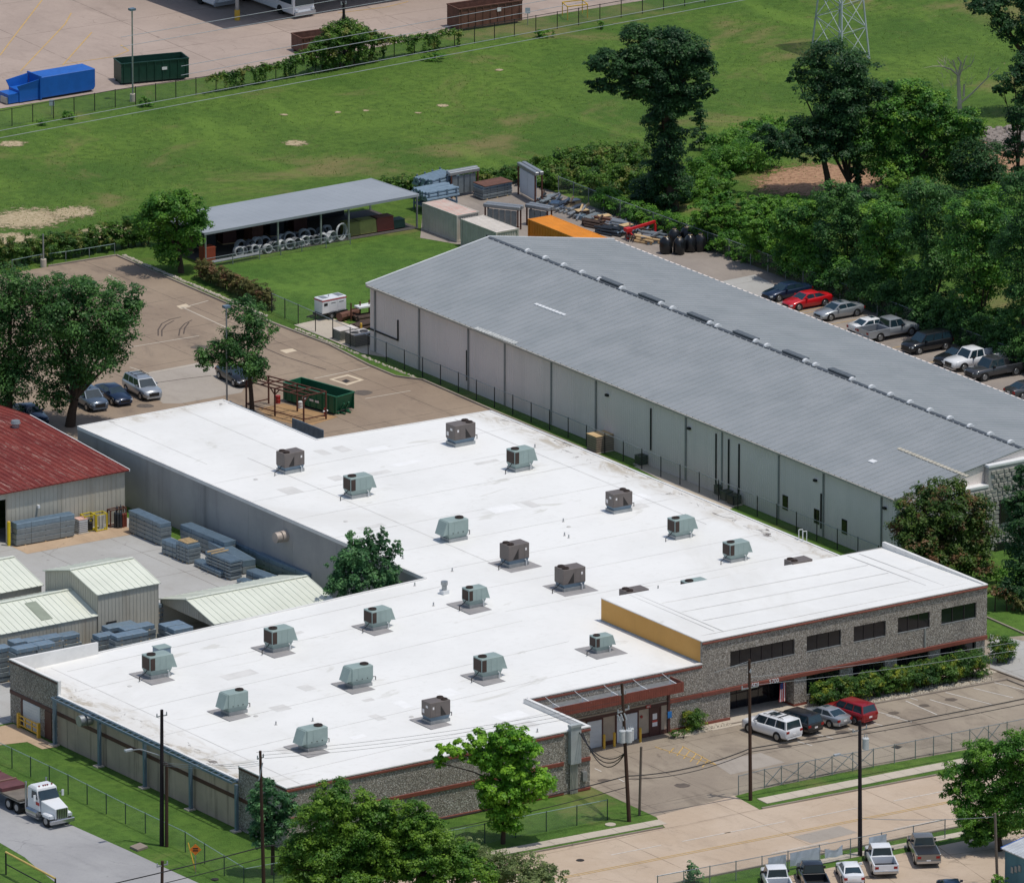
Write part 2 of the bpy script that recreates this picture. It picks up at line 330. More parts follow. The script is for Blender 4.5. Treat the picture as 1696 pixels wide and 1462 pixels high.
# dark tyre arcs and worn tracks in the left lot and the street
M_TYM = mat('tyre_mark', srgb(92, 80, 72), .9, var=.3, scale=2)
for pts in ([(262, 556), (262, 546), (268, 536), (282, 529), (300, 525)], [(268, 557), (268, 547), (275, 538), (288, 531)], [(296, 556), (298, 545), (306, 536), (318, 530)], [(304, 553), (306, 543), (313, 534)], [(400, 560), (470, 590), (540, 612)], [(215, 640), (300, 628), (350, 622)]):
    line(left_lot, pts, .13, M_TYM, 'tyre_mark', .03)
M_WORN = m_conc('worn_slab', srgb(164, 156, 146), srgb(152, 144, 134), srgb(122, 112, 104), 0)
sheet('worn_slab', [(1313, 1385), (1390, 1367), (1420, 1378), (1345, 1396)], .03, M_WORN, road); sheet('worn_slab', [(215, 622), (332, 600), (420, 618), (400, 650), (300, 668), (270, 668)], .029, M_WORN, left_lot); sheet('worn_slab', [(1180, 1262), (1260, 1246), (1300, 1262), (1210, 1282)], .03, M_WORN, front_lot)
for px, py, rx, ry in ((1300, 1235, 14, 4), (1345, 1222, 12, 4), (1395, 1212, 12, 3.5), (1480, 1180, 10, 3), (1530, 1168, 12, 3), (1575, 1158, 12, 3), (1130, 1300, 16, 4), (240, 672, 16, 4), (600, 650, 18, 5), (330, 575, 16, 4), (1440, 1452, 10, 3), (1000, 1292, 12, 3)):
    rr = random.Random(px); sheet('oil_stain', [(px+rx*rr.uniform(.7, 1)*math.cos(t*.449), py+ry*rr.uniform(.7, 1)*math.sin(t*.449)) for t in range(14)], .0325, mat('oil_stain', srgb(104, 94, 84), .7, var=.3, scale=3) if 'oil_stain' not in bpy.data.materials else bpy.data.materials['oil_stain'], front_lot if px > 900 else left_lot)
# ================================================================ building materials
def m_roofwhite():
    s = NT('white_roof_membrane')
    c = s.mix(s.ramp(s.noise(.12, 5, .6), .35, .7), (.79, .79, .765), (.73, .73, .705))
    c = s.mix(s.ramp(s.noise(1.6, 5, .7), .5, .85, 0, .55), c, (.62, .61, .57))
    c = s.mix(s.ramp(s.noise(.05, 6, .7, s.mapped((1, .5, 1)), 1.2), .52, .68, 0, .5), c, (.66, .65, .61))
    sx = s.n('ShaderNodeSeparateXYZ'); s.l(s.pos(), sx.inputs[0])
    def edge(out, a, b): return s.ramp(out, a, b)
    st = s.ramp(s.noise(.42, 6, .72, s.mapped((1.6, .7, 1)), .8), .46, .66)
    e = s.math('MAXIMUM', s.math('MULTIPLY', edge(sx.outputs[0], 70.6, 73.8), edge(sx.outputs[1], 23.8, 24.4)), s.math('MULTIPLY', edge(sx.outputs[0], 4.2, .3), edge(sx.outputs[1], 42.5, 41)))
    e = s.math('MAXIMUM', e, s.math('MULTIPLY', edge(sx.outputs[1], 94.5, 97), .7))
    c = s.mix(s.math('MULTIPLY', e, s.math('ADD', s.math('MULTIPLY', st, .75), .25)), c, srgb(176, 166, 148))
    c = s.mix(s.math('MULTIPLY', s.ramp(e, .35, .8), s.ramp(s.noise(.6, 5, .75, s.mapped((1.2, .6, 1)), 1.2), .58, .67)), c, srgb(98, 90, 84))
    pd = s.ramp(s.noise(.16, 5, .6, s.mapped((.6, 1.5, 1)), 1.5), .63, .70, 0, .5)
    c = s.mix(pd, c, srgb(190, 188, 178))
    s.col(c); s.bump(s.noise(1.2, 3), .12, .03)
    return s.fin(.6, 0, .3)
M_WROOF = m_roofwhite()
M_COPE = mat('white_coping', (.80, .79, .76), .5, var=.12, scale=.8)
def m_agg():
    s = NT('exposed_aggregate')
    v = s.n('ShaderNodeTexVoronoi'); v.inputs['Scale'].default_value = 13; s.l(s.pos(), v.inputs['Vector'])
    sep = s.n('ShaderNodeSeparateColor'); s.l(v.outputs['Color'], sep.inputs[0])
    c = s.mix(s.ramp(sep.outputs[0], .1, .9), srgb(124, 117, 108), srgb(164, 157, 146))
    c = s.mix(s.ramp(sep.outputs[1], .78, .95, 0, .7), c, srgb(214, 210, 202))
    c = s.mix(s.ramp(sep.outputs[2], .78, .97, 0, .6), c, srgb(74, 70, 68))
    c = s.mix(s.ramp(s.noise(.3, 5, .7, s.mapped((1, 1, .25))), .5, .75, 0, .45), c, srgb(96, 94, 92))
    s.col(c); s.bump(v.outputs['Distance'], .8, .05)
    return s.fin(.85, 0, .25)
M_AGG = m_agg()
def m_streak(name, a, b, streak, sc1=.7, amt=.7, rough=.8):
    s = NT(name)
    c = s.mix(s.ramp(s.noise(.25, 5), .35, .65), a, b)
    c = s.mix(s.ramp(s.noise(sc1, 5, .7, s.mapped((1, 1, .06))), .50, .74, 0, amt), c, streak)
    c = s.mix(s.ramp(s.noise(12, 3), .35, .7, 0, .3), c, sc(a, .8))
    s.col(c); s.bump(s.noise(20, 3), .15, .02)
    return s.fin(rough, 0, .25)
M_SIDE = m_streak('streaked_side_panel', srgb(190, 170, 150), srgb(168, 152, 136), srgb(60, 54, 52), .9, .95)
M_TILT = m_streak('tilt_wall_concrete', srgb(172, 170, 166), srgb(158, 157, 154), srgb(112, 112, 112), .5, .6)
M_RED = mat('red_brown_trim', srgb(134, 72, 58), .55, var=.22, scale=1.5)
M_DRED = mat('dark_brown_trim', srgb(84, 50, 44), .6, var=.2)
M_OCHRE = m_streak('ochre_wall', srgb(206, 158, 90), srgb(200, 151, 83), srgb(172, 132, 78), .3, .4)
M_GLASS = mat('dark_glass', srgb(20, 24, 32), .06, 0, var=.3, scale=.2, spec=.6)
M_FRAME = mat('bronze_frame', srgb(64, 58, 60), .45, .5)
M_STEEL = mat('blue_grey_steel', srgb(112, 132, 148), .5, .25, var=.2)
M_GALV = mat('galvanised', srgb(168, 172, 174), .42, .6, var=.2, scale=3)
M_WHITE = mat('white_metal', srgb(226, 228, 228), .45, var=.08)
M_YEL = mat('yellow_paint', srgb(214, 172, 60), .5, var=.15)
M_BLK = mat('black_matte', srgb(30, 30, 31), .7, var=.2)
M_GBR = m_streak('grey_roof_metal', srgb(146, 151, 154), srgb(137, 143, 146), srgb(120, 126, 129), .3, .4, .55)
M_GBW = m_streak('grey_metal_wall', srgb(240, 228, 220), srgb(232, 221, 213), srgb(206, 197, 189), .3, .5, .6)
M_CREAMW = m_streak('cream_corrugated_wall', srgb(190, 186, 172), srgb(178, 176, 164), srgb(150, 138, 120), .5, .6, .6)
M_CREAMR = m_streak('cream_roof_metal', srgb(218, 222, 208), srgb(210, 214, 200), srgb(192, 196, 182), .3, .4, .5)
def m_redroof():
    s = NT('rusty_red_roof')
    c = s.mix(s.ramp(s.noise(.5, 5, .7, s.mapped((1, .25, 1))), .35, .65), srgb(106, 42, 38), srgb(126, 56, 48))
    c = s.mix(s.ramp(s.noise(1.7, 6, .85, s.mapped((3.0, .22, 1))), .55, .66, 0, .75), c, srgb(196, 170, 156))
    s.col(c); return s.fin(.7, .1, .3)
M_REDROOF = m_redroof()
M_DOORW = mat('white_door', srgb(206, 210, 212), .5, var=.08)
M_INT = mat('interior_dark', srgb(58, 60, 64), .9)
# ================================================================ main white-roofed warehouse
X1, X2, X3, X4, X6 = 29.53, 46.89, 76.0, 74.28, 41.39
Y2, Y3, Y4, Y5, Y6 = 9.03, 23.86, 42.09, 81.3, 97.54
NX, NY = 56.6, 82.3                                    # rear notch
HP, H2, HR = 5.4, 7.34, 5.35
WB = thing('warehouse', 'large white-roofed warehouse with pebbled front walls and ochre upper wall', 'building')
def rz_at(x, y=0): return 4.2+1.15*min(max(x, 0), X6)/X6 if y < Y4+.01 else HR
T = .25
core = MB()
for (x0, x1, y0, y1, z) in ((T, X1-T, T, Y4-T, 3.9), (X1-T, X2, Y2+T, Y4-T, 4.0), (X6+T, X4-T, Y3, Y5-T, 4.9), (X6+T, NX-T, Y5-T, Y6-T, 4.9)):
    core.box(x0, x1, y0, y1, .02, z)
core.build('core', M_INT, WB)
rf = MB()
def rquad(x0, x1, y0, y1, n=1):
    P = [(x0, y0, rz_at(x0, y0)), (x1, y0, rz_at(x1, y0)), (x1, y1, rz_at(x1, y0)), (x0, y1, rz_at(x0, y0))]
    rf.hexa([(a, b, c-.18) for a, b, c in P]+P)
rquad(.02, X1-.3, .3, Y4-.02); rquad(X1-.3, X6, Y2+.3, Y4-.02); rquad(X6, X2, Y2+.3, Y4-.02)
roof = rf.build('roof', M_WROOF, WB)
rf = MB().box(X2, X4, Y3, Y4-.02, HR-.18, HR).box(X6+.02, X4, Y4-.02, Y5, HR-.18, HR)
rf.hexa([(X6+.02, Y5, HR-.18), (NX, Y5, HR-.18), (NX, Y6, HR-.18), (X6+.02, Y6, HR-.18), (X6+.02, Y5, HR), (NX, Y5, HR), (NX, Y6, HR), (X6+.02, Y6, HR)])
rf.hexa([(NX, Y5, HR-.18), (X4, Y5, HR-.18), (X4, Y5+.05, HR-.18), (NX, NY, HR-.18), (NX, Y5, HR), (X4, Y5, HR), (X4, Y5+.05, HR), (NX, NY, HR)])
roofb = rf.build('roof', M_WROOF, WB)
# membrane laps: thin strips proud of the sheet
sm = MB(); rr = random.Random(3); M_SEAM = mat('roof_seam', (.64, .63, .60), .7, var=.3, scale=.6)
for y in (6, 13.5, 20.5, 27.5, 34.5):
    xe = X1-.4 if y < Y2+.4 else X2-.1
    sm.hexa([(.3, y, rz_at(.3)+.002), (min(xe, X6), y, rz_at(min(xe, X6))+.002), (min(xe, X6), y+.07, rz_at(min(xe, X6))+.002), (.3, y+.07, rz_at(.3)+.002),
             (.3, y, rz_at(.3)+.008), (min(xe, X6), y, rz_at(min(xe, X6))+.008), (min(xe, X6), y+.07, rz_at(min(xe, X6))+.008), (.3, y+.07, rz_at(.3)+.008)])
for y in (30.5, 37, 43.5, 50, 56.5, 63, 69.5, 76): sm.box(X6+.3, X4-.4, y, y+.06, HR+.002, HR+.007)
for x in (48.5, 70.2): sm.box(x, x+.07, Y4, Y5-.3, HR+.007, HR+.012)
for x in (44.5, 52): sm.box(x, x+.06, Y5, Y6-.3, HR+.004, HR+.009)
for x in (3.4,): sm.box(x, x+.07, 1, Y4-1, rz_at(x)+.004, rz_at(x)+.012)
for y in (39.5,): sm.hexa([(4, y, rz_at(4)+.002), (X6, y, HR+.002), (X6, y+.08, HR+.002), (4, y+.08, rz_at(4)+.002), (4, y, rz_at(4)+.01), (X6, y, HR+.01), (X6, y+.08, HR+.01), (4, y+.08, rz_at(4)+.01)])
sm.build('membrane_seams', M_SEAM, WB, kind='stuff')
# repair patches, drains and conduit runs on the membrane
M_PTC = mat('repair_patch', (.70, .69, .66), .7, var=.15, scale=.7); M_PTC2 = mat('repair_patch_pale', (.86, .86, .84), .6, var=.08); rr = random.Random(17)
for k in range(26):
    if k < 14: x, y = rr.uniform(44, 70), rr.uniform(44, 78)
    else: x, y = rr.uniform(4, 27), rr.uniform(3, 39)
    if y > Y4 or x > X6: zz0 = zz1 = HR
    wx, wy = rr.uniform(.8, 3.2), rr.uniform(.5, 2.0); z0_, z1_ = rz_at(x, y), rz_at(x+wx, y)
    MB().hexa([(x, y, z0_+.003), (x+wx, y, z1_+.003), (x+wx, y+wy, z1_+.003), (x, y+wy, z0_+.003), (x, y, z0_+.0065), (x+wx, y, z1_+.0065), (x+wx, y+wy, z1_+.0065), (x, y+wy, z0_+.0065)]).build('repair_patch', M_PTC if k % 3 else M_PTC2, WB)
for x, y in ((45, 60), (45.5, 75), (60, 48), (66, 66), (10, 20), (6, 33), (20, 12), (33, 36)):
    z = rz_at(x, y); MB().cyl((x, y, z), (x, y, z+.06), .22, .16, 12).build('roof_drain', M_SEAM, WB)
# --- walls
def panels_x(y0, y1, xs, z0, z1, m, name='wall_panel'):
    for a, b in zip(xs[:-1], xs[1:]): MB().box(a+.012, b-.012, y0, y1, z0, z1).build(name, m, WB)
def panels_y(x0, x1, ys, z0, z1, m, name='wall_panel'):
    for a, b in zip(ys[:-1], ys[1:]): MB().box(x0, x1, a+.012, b-.012, z0, z1).build(name, m, WB)
def lin(a, b, n): return [a+(b-a)*k/n for k in range(n+1)]
panels_x(0, T, lin(T, X1, 4), .03, HP-.04, M_AGG)
def bands(x0, x1, y, d=.1, zs=((2.52, 2.86), (5.06, 5.26), (.05, .28))):
    for z0, z1 in zs: MB().box(x0, x1, y-d, y, z0, z1).build('trim_band', M_RED, WB, bevel=.02)
bands(.0, 26.9, 0); bands(28.2, X1, 0)
YF1 = float(onX(395, 1270, 0)[1]); YB1 = float(onX(95, 1126, 0)[1])
panels_y(0, T, [0, YF1], .03, HP-.04, M_AGG)
panels_y(0, T, lin(YF1, YB1, 4), .03, rz_at(0)-.02, M_SIDE)
panels_y(0, T, [YB1, Y4], .03, HP-.04, M_AGG)
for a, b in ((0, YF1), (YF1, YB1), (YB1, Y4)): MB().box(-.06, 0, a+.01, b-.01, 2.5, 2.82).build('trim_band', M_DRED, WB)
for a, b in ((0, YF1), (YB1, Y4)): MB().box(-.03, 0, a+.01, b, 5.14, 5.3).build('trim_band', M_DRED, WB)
# parapet copings
for q in ((-.06, X1+.06, -.06, .3), (X1-.22, X1+.06, .3, Y2+.06), (X1+.06, X2, Y2-.06, Y2+.3), (-.06, .26, .3, YF1), (-.06, .26, YB1, Y4+.06)):
    MB().box(*q, HP-.04, HP+.05).build('coping', M_COPE, WB)
pxe = float(onY(160, 1063, Y4)[0])
for q in ((X1-.27, X1-.012, .3, Y2+.3, 4.5, HP-.04), (X1, X2, Y2+.02, Y2+.28, 4.9, HP-.04), (.26, pxe, Y4-.25, Y4, 3.9, HP+.05), (T, .28, YB1, Y4-.25, 4.0, HP-.05), (0.0, .26, YB1-.14, YB1, 4.0, HP+.05)):
    MB().box(*q).build('parapet', M_COPE, WB)
ed = MB()
ed.hexa([(pxe, Y4-.1, rz_at(pxe)-.3), (X6, Y4-.1, HR-.3), (X6, Y4+.06, HR-.3), (pxe, Y4+.06, rz_at(pxe)-.3), (pxe, Y4-.1, rz_at(pxe)+.1), (X6, Y4-.1, HR+.1), (X6, Y4+.06, HR+.1), (pxe, Y4+.06, rz_at(pxe)+.1)])
ed.box(X6-.04, X6+.16, Y4+.06, Y6, HR-.25, HR+.07); ed.box(X6+.16, NX, Y6-.12, Y6+.04, HR-.25, HR+.07); ed.box(NX-.1, NX+.06, NY, Y6-.12, HR-.25, HR+.06)
ed.beam((NX, NY, HR-.08), (X4, Y5+.05, HR-.08), .16, .3); ed.box(X4-.12, X4+.06, Y3, Y5, HR-.25, HR+.07)
ed.box(-.1, .12, YF1, YB1-.14, rz_at(0)-.2, rz_at(0)+.06)
ed.build('roof_edge', M_COPE, WB)
panels_x(Y4-T, Y4, lin(T, X6, 6), .03, 3.9, M_TILT)
panels_y(X6, X6+T, lin(Y4, Y6, 8), .03, HR-.2, M_TILT)
panels_y(X4-T, X4, lin(Y3, Y5, 8), .03, HR-.2, M_TILT); panels_x(Y6-T, Y6, lin(X6+T, NX, 2), .03, HR-.2, M_TILT); panels_x(Y5-T, Y5, lin(NX, X4-T, 2), .03, HR-.2, M_TILT)
panels_y(NX-T, NX, [Y5, Y6-T], .03, HR-.2, M_TILT)
panels_y(X1-T, X1, [T, Y2+T], .03, HP-.04, M_AGG)
# recess wall with doors
MB().box(X1, X2, Y2, Y2+T, 2.95, HP-.04).build('wall_panel', M_AGG, WB)
xbe = float(onY(1104, 1200, Y2)[0]); MB().box(X1, xbe, Y2, Y2+T, .03, 2.9).build('wall_panel', mat('beige_panel', srgb(176, 160, 142), .8, var=.15), WB); MB().box(xbe+.01, X2, Y2, Y2+T, .03, 2.9).build('wall_panel', M_AGG, WB); MB().box(xbe+.25, X2, Y2-.1, Y2, 2.55, 2.9).build('trim_band', M_RED, WB); MB().box(xbe+.25, X2, Y2-.07, Y2, .05, .28).build('trim_band', M_RED, WB)
bands(X1+.02, X2, Y2, .06, ((5.06, 5.26),))
xr = lambda px: float(onY(px, 1200, Y2)[0])
MB().box(X1+.02, xr(1104), Y2-.05, Y2, 2.5, 2.75).build('trim_band', M_DRED, WB); MB().box(X1+.02, xr(1104), Y2-.04, Y2, .04, .4).build('trim_band', M_DRED, WB)
def door(x0, x1, z1, m, label, slats=0, y=Y2, parent=WB):
    d = MB().box(x0, x1, y-.05, y-.002, .05, z1).build('door', m, parent); d['label'] = label
    f = MB().box(x0-.14, x0, y-.08, y-.002, .04, z1+.1).box(x1, x1+.14, y-.08, y-.002, .04, z1+.1).box(x0, x1, y-.08, y-.002, z1, z1+.1).build('door_frame', M_DRED, d)
    for k in range(slats):
        z = .12+(z1-.15)*k/slats; MB().box(x0+.01, x1-.01, y-.066, y-.05, z, z+(z1-.15)/slats-.03).build('slat', m, d)
    return d
door(xr(972), xr(996), 2.38, M_DOORW, 'white overhead door by the conduit trough', 5)
door(xr(1021), xr(1055), 2.38, M_DOORW, 'white overhead door behind the pole transformers', 5)
db = door(xr(1077), xr(1092), 2.4, M_DRED, 'dark brown entry door with paper notices')
M_PAPER = mat('paper_notice', srgb(226, 222, 220), .8, var=.06)
xx = xr(1084); MB().box(xx-.22, xx+.22, Y2-.056, Y2-.0505, 1.45, 1.95).build('notice', M_PAPER, db); MB().box(xx-.25, xx+.25, Y2-.056, Y2-.0505, .85, 1.38).build('notice', M_PAPER, db)
MB().box(xx-.25, xx+.25, Y2-.0575, Y2-.0562, 1.2, 1.38).build('notice_stripe', mat('red_print', srgb(190, 70, 60), .7), db)
MB().cyl((xr(1062), Y2-.06, 1.9), (xr(1062), Y2-.002, 1.9), .13, .13, 14).build('red_bell', mat('red_enamel', srgb(150, 40, 36), .4), WB)
MB().box(xr(1105), xr(1105)+.22, Y2-.12, Y2-.002, .05, 4.2).build('downspout', M_DRED, WB)
def text_mesh(txt, size, m, name, parent, mw, extr=.012):
    cu = bpy.data.curves.new(name, 'FONT'); cu.body = txt; cu.size = size; cu.extrude = extr; cu.align_x = 'CENTER'
    o = bpy.data.objects.new(name, cu); COL.objects.link(o); dg = bpy.context.evaluated_depsgraph_get(); me = bpy.data.meshes.new_from_object(o.evaluated_get(dg))
    bpy.data.objects.remove(o); me.materials.clear(); me.materials.append(m)
    q = bpy.data.objects.new(name, me); COL.objects.link(q); q.parent = parent; q.matrix_local = mw; return q
def wall_text(txt, size, m, name, parent, x, y, z, extr=.012):   # on a wall facing -Y
    return text_mesh(txt, size, m, name, parent, Matrix.Translation((x, y, z)) @ Matrix.Rotation(math.pi/2, 4, 'X'), extr)
sg = MB().box(xr(1069), xr(1077), Y2-.09, Y2-.052, 2.55, 2.82).build('door_sign', mat('sign_red', srgb(176, 60, 50), .5), WB)
wall_text('REC', .2, M_WHITE, 'lettering', sg, (xr(1069)+xr(1077))/2, Y2-.1, 2.61)
MB().box(xr(1105)-.06, xr(1105)+.34, Y2-.18, Y2-.13, 1.35, 1.9).build('blue_sign', mat('sign_blue', srgb(40, 120, 190), .4), WB)
# entry canopy
CY = 7.1; zc = float(onY(1131, 1129, CY)[2]); xc1 = float(onY(1131, 1136, CY)[0]); xc0 = X1+.05
cn = MB().box(xc0, xc1, CY, Y2-.07, zc-.45, zc-.3).build('canopy_deck', M_GALV, WB); cn['label'] = 'flat grey deck of the entry canopy'
cf = MB()
nrib = 80
cf.box(xc0, xc1, CY-.06, CY, zc-.85, zc); cf.box(xc1, xc1+.06, CY-.06, Y2-.07, zc-.85, zc)
for k in range(nrib): cf.box(xc0+(xc1-xc0)*k/nrib, xc0+(xc1-xc0)*k/nrib+.05, CY-.08, CY-.06, zc-.84, zc-.01)
cf.build('canopy_fascia', M_RED, WB)
br = MB().beam((0, 0, 0), (0, 0, .42), .07).beam((0, 0, .42), (.35, -.75, .12), .07).beam((0, .0, .42), (.0, 1.2, .7), .03); brm = br.build('canopy_bracket', M_WHITE); bm_ = brm.data; bpy.data.objects.remove(brm)
for k in range(5): inst(bm_, 'canopy_bracket', WB, (xc0+1.6+(xc1-xc0-2.4)*k/4, CY+.7, zc-.3))
# conduit trough at the corner
zx = lambda px: float(onY(px, 1250, 0)[0])
tr = MB().box(zx(941), zx(958), -.42, -.005, 2.6, HP+.35).box(zx(941)-.06, zx(958)+.06, -.5, -.005, HP+.35, HP+.55).build('conduit_trough', mat('pale_grey_trough', srgb(172, 178, 178), .5), WB)
for k in range(6): MB().cyl((zx(941)+.12+k*.13, -.2, .03), (zx(941)+.12+k*.13, -.2, 2.6), .05, .05, 8).build('conduit', mat('grey_conduit', srgb(178, 176, 166), .6) if k == 0 else bpy.data.materials['grey_conduit'], tr)
MB().box(zx(963), zx(970), -.25, -.005, .9, 1.7).build('meter_box', M_GALV, WB)
# left side: gutter tray, columns, doors, fan hood
gt = MB(); zg = rz_at(0)-.1
for x in (-.1, -.62): gt.box(x-.05, x+.05, YF1, YB1, zg-.12, zg+.06)
n = int((YB1-YF1)/.8)
for k in range(n+1): gt.box(-.57, -.15, YF1+(YB1-YF1)*k/n-.03, YF1+(YB1-YF1)*k/n+.03, zg, zg+.05)
gt.build('cable_tray', M_STEEL, WB)
for px, py in ((91, 1232), (165, 1267), (240, 1303), (316, 1341), (392, 1376)):
    yy = float(onX(px, py, -.4)[1]); MB().box(-.52, -.28, yy-.13, yy+.13, .02, zg-.12).build('tray_post', M_STEEL, WB); MB().box(-.85, -.15, yy-.35, yy+.35, .01, .12).build('post_footing', M_WALK, WB)
yq = lambda px, py: float(onX(px, py, 0)[1])
ya, yb = yq(39, 1180), yq(67, 1190)
d = MB().box(-.05, -.002, yb, ya, .1, 2.45).build('roll_up_door', M_DOORW, WB)
for k in range(9): MB().box(-.066, -.05, yb+.02, ya-.02, .15+.25*k, .15+.25*k+.2).build('slat', M_DOORW, d)
MB().box(-.08, -.002, ya, ya+.3, .05, 2.5).box(-.08, -.002, yb, ya, .04, .1).build('door_frame', M_DRED, d)
MB().box(-.07, -.002, yq(86, 1195), yq(75, 1190), .06, 2.45).build('side_door', M_DRED, WB)
def fan_hood(px, py, x, m, lab):
    c = onX(px, py, x); t = MB().cyl((x-.002, c[1], c[2]), (x-.55, c[1], c[2]), .5, .5, 20).build('exhaust_hood', m, WB, smooth=True); t['label'] = lab
    MB().cyl((x-.62, c[1], c[2]), (x-1.15, c[1], c[2]), .46, .46, 20).build('hood_cap', m, t, smooth=True); MB().cyl((x-.5, c[1], c[2]), (x-.66, c[1], c[2]), .3, .3, 14).build('hood_neck', M_BLK, t)
fan_hood(150, 1190, 0, M_GALV, 'round silver exhaust hood on the streaked side wall'); fan_hood(474, 887, X6, mat('beige_hood', srgb(190, 178, 168), .5, .2), 'round beige exhaust hood on the long grey wall')
# --- two-storey office block
ob_ = MB().box(X2+T, X3-T, Y2+T, Y3-T, 2.95, H2-.8).box(X2+T, X3-T, Y2+2.6, Y3-T, .05, 2.95); ob_.build('office_core', M_INT, WB)
MB().box(X2, X2+T, Y2+T, Y3, 4.9, H2-.05).build('ochre_wall', M_OCHRE, WB)
MB().box(X2-.03, X2, Y2+.3, Y3, HR+.01, HR+.12).build('wall_flashing', M_GALV, WB)
sl_ = .35
r2 = MB(); r2.hexa([(X2+.1, Y2+.1, H2-.3), (X3-.25, Y2+.1, H2-.3), (X3-.25, Y3-.1, H2-.55), (X2+.1, Y3-.1, H2-.3), (X2+.1, Y2+.1, H2-.03), (X3-.25, Y2+.1, H2-.06), (X3-.25, Y3-.1, H2-.45), (X2+.1, Y3-.1, H2-.03)]).build('office_roof', M_WROOF, WB)
for q in ((X2-.04, X3+.04, Y2-.06, Y2+.1, H2-.05, H2+.03), (X2-.04, X2+.1, Y2+.1, Y3, H2-.05, H2+.03), (X3-.25, X3+.04, Y2+.1, Y3, H2-.7, H2+.04)): MB().box(*q).build('coping', M_COPE, WB)
zt2 = lambda x, y: H2-.03-(.03+.39*(y-Y2)/(Y3-Y2))*(x-X2)/(X3-X2)
os_ = MB()
def oseam(x0, y0, x1, y1, w=.07):
    u = Vector((x1-x0, y1-y0, 0)).normalized(); v_ = Vector((-u.y, u.x, 0))*w/2; n_ = 6
    for k in range(n_):
        p = [Vector((x0+(x1-x0)*t/n_, y0+(y1-y0)*t/n_, 0)) for t in (k, k+1)]; c_ = [p[0]-v_, p[1]-v_, p[1]+v_, p[0]+v_]
        os_.hexa([(q.x, q.y, zt2(q.x, q.y)-.01) for q in c_]+[(q.x, q.y, zt2(q.x, q.y)+.012) for q in c_])
oseam(X2+2.6, Y2+2, X2+2.6, Y3-.4); oseam(X2+3.2, Y2+1.4, X2+3.2, Y3-.4); oseam(X3-3, Y2+2, X3-3, Y3-.5); oseam(X3-4.2, Y2+3, X3-4.2, Y3-.5); oseam(X2+1, Y2+1.5, X3-1, Y2+1.5)
for yy in (14, 17, 20): oseam(X2+3.5, yy, X3-4.5, yy, .05)
os_.build('membrane_seams', mat('office_seam', (.72, .71, .68), .7, var=.15, scale=.6), WB, kind='stuff')
MB().box(X3-T, X3, Y2+T, Y3, .03, H2-.7).build('wall_panel', M_AGG, WB); MB().box(X2+.1, X3, Y3-.12, Y3, HR-.1, H2-.4).build('wall_panel', M_TILT, WB)
WIN = [(1209.5, 1316, 6), (1336, 1393, 3), (1414, 1467, 3), (1487, 1540, 3), (1559, 1617, 3)]
xs = [(float(onY(a, 1090-.195*(a-1209)+12, Y2)[0]), float(onY(b, 1090-.195*(b-1209)+12, Y2)[0]), n) for a, b, n in WIN]
W0, W1 = 4.58, 5.95
# wall pieces around the openings, upper storey
prev = X2
MB().box(X2, X3, Y2, Y2+T, W1+.012, H2-.05).build('wall_panel', M_AGG, WB); MB().box(X2, X3, Y2, Y2+T, 2.92, W0-.012).build('wall_panel', M_AGG, WB)
for a, b, n in xs+[(X3, None, 0)]:
    MB().box(prev, a, Y2, Y2+T, W0, W1).build('wall_panel', M_AGG, WB); prev = b
def window(a, b, z0, z1, n, y, rec=.14, name='window'):
    w_ = MB().box(a, b, y+rec+.02, y+rec+.06, z0, z1).build(name, M_FRAME, WB); p = (b-a)/n
    for k in range(n):
        q = MB().box(a+k*p+.03, a+(k+1)*p-.03, y+rec, y+rec+.018, z0+.04, z1-.04).build('pane', M_GLASS, w_)
        if k: MB().box(a+k*p-.03, a+k*p+.03, y+rec-.05, y+rec+.019, z0, z1).build('mullion', M_FRAME, w_)
    MB().box(a, b, y-.02, y+rec, z0, z0+.035).build('sill', M_GALV, w_)
for a, b, n in xs: window(a, b, W0, W1, n, Y2)
bands(X2, X3, Y2, .14, ((2.55, 2.9), (7.06, 7.2)))
# ground floor
xe0, xe1, xp1 = xs[0][0], float(onY(1315, 1175, Y2)[0]), xs[1][0]
MB().box(X2, xe0, Y2, Y2+2.5, .03, 2.55).build('wall_panel', M_AGG, WB); bands(X2, xe0, Y2, .07, ((.05, .3),))
MB().box(xe1, xp1, Y2, Y2+1.6, .03, 2.55).build('entry_pier', M_AGG, WB); MB().box(xe1-.03, xp1+.03, Y2-.03, Y2+1.63, .04, .26).build('trim_band', M_RED, WB)
MB().box(xe0, xp1, Y2+2.3, Y2+2.5, .1, 2.6).build('storefront_wall', M_FRAME, WB)
for k in range(7):
    p = (xp1-xe0)/7; MB().box(xe0+k*p+.04, xe0+(k+1)*p-.04, Y2+2.27, Y2+2.298, .15, 2.5).build('storefront_pane', M_GLASS, WB)
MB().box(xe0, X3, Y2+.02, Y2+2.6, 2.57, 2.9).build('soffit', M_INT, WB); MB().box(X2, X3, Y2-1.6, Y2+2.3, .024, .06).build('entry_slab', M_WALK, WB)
prev = xp1
for a, b, n in xs[1:]:
    if a-prev > .2: MB().box(prev, a, Y2+.1, Y2+.4, .06, 2.55).build('wall_panel', M_AGG, WB)
    MB().box(a, b, Y2+.1, Y2+.4, .06, .75).build('wall_panel', M_AGG, WB); window(a, b, .77, 2.55, n, Y2+.1, .16); prev = b
MB().box(prev, X3-T, Y2, Y2+T, .06, 2.55).build('wall_panel', M_AGG, WB); MB().box(prev-.02, X3, Y2-.04, Y2, .07, .26).build('trim_band', M_RED, WB)
MB().box(xs[3][1]-.6, xs[3][1]-.45, Y2-.1, Y2, 2.9, W0).build('downspout', M_GALV, WB)
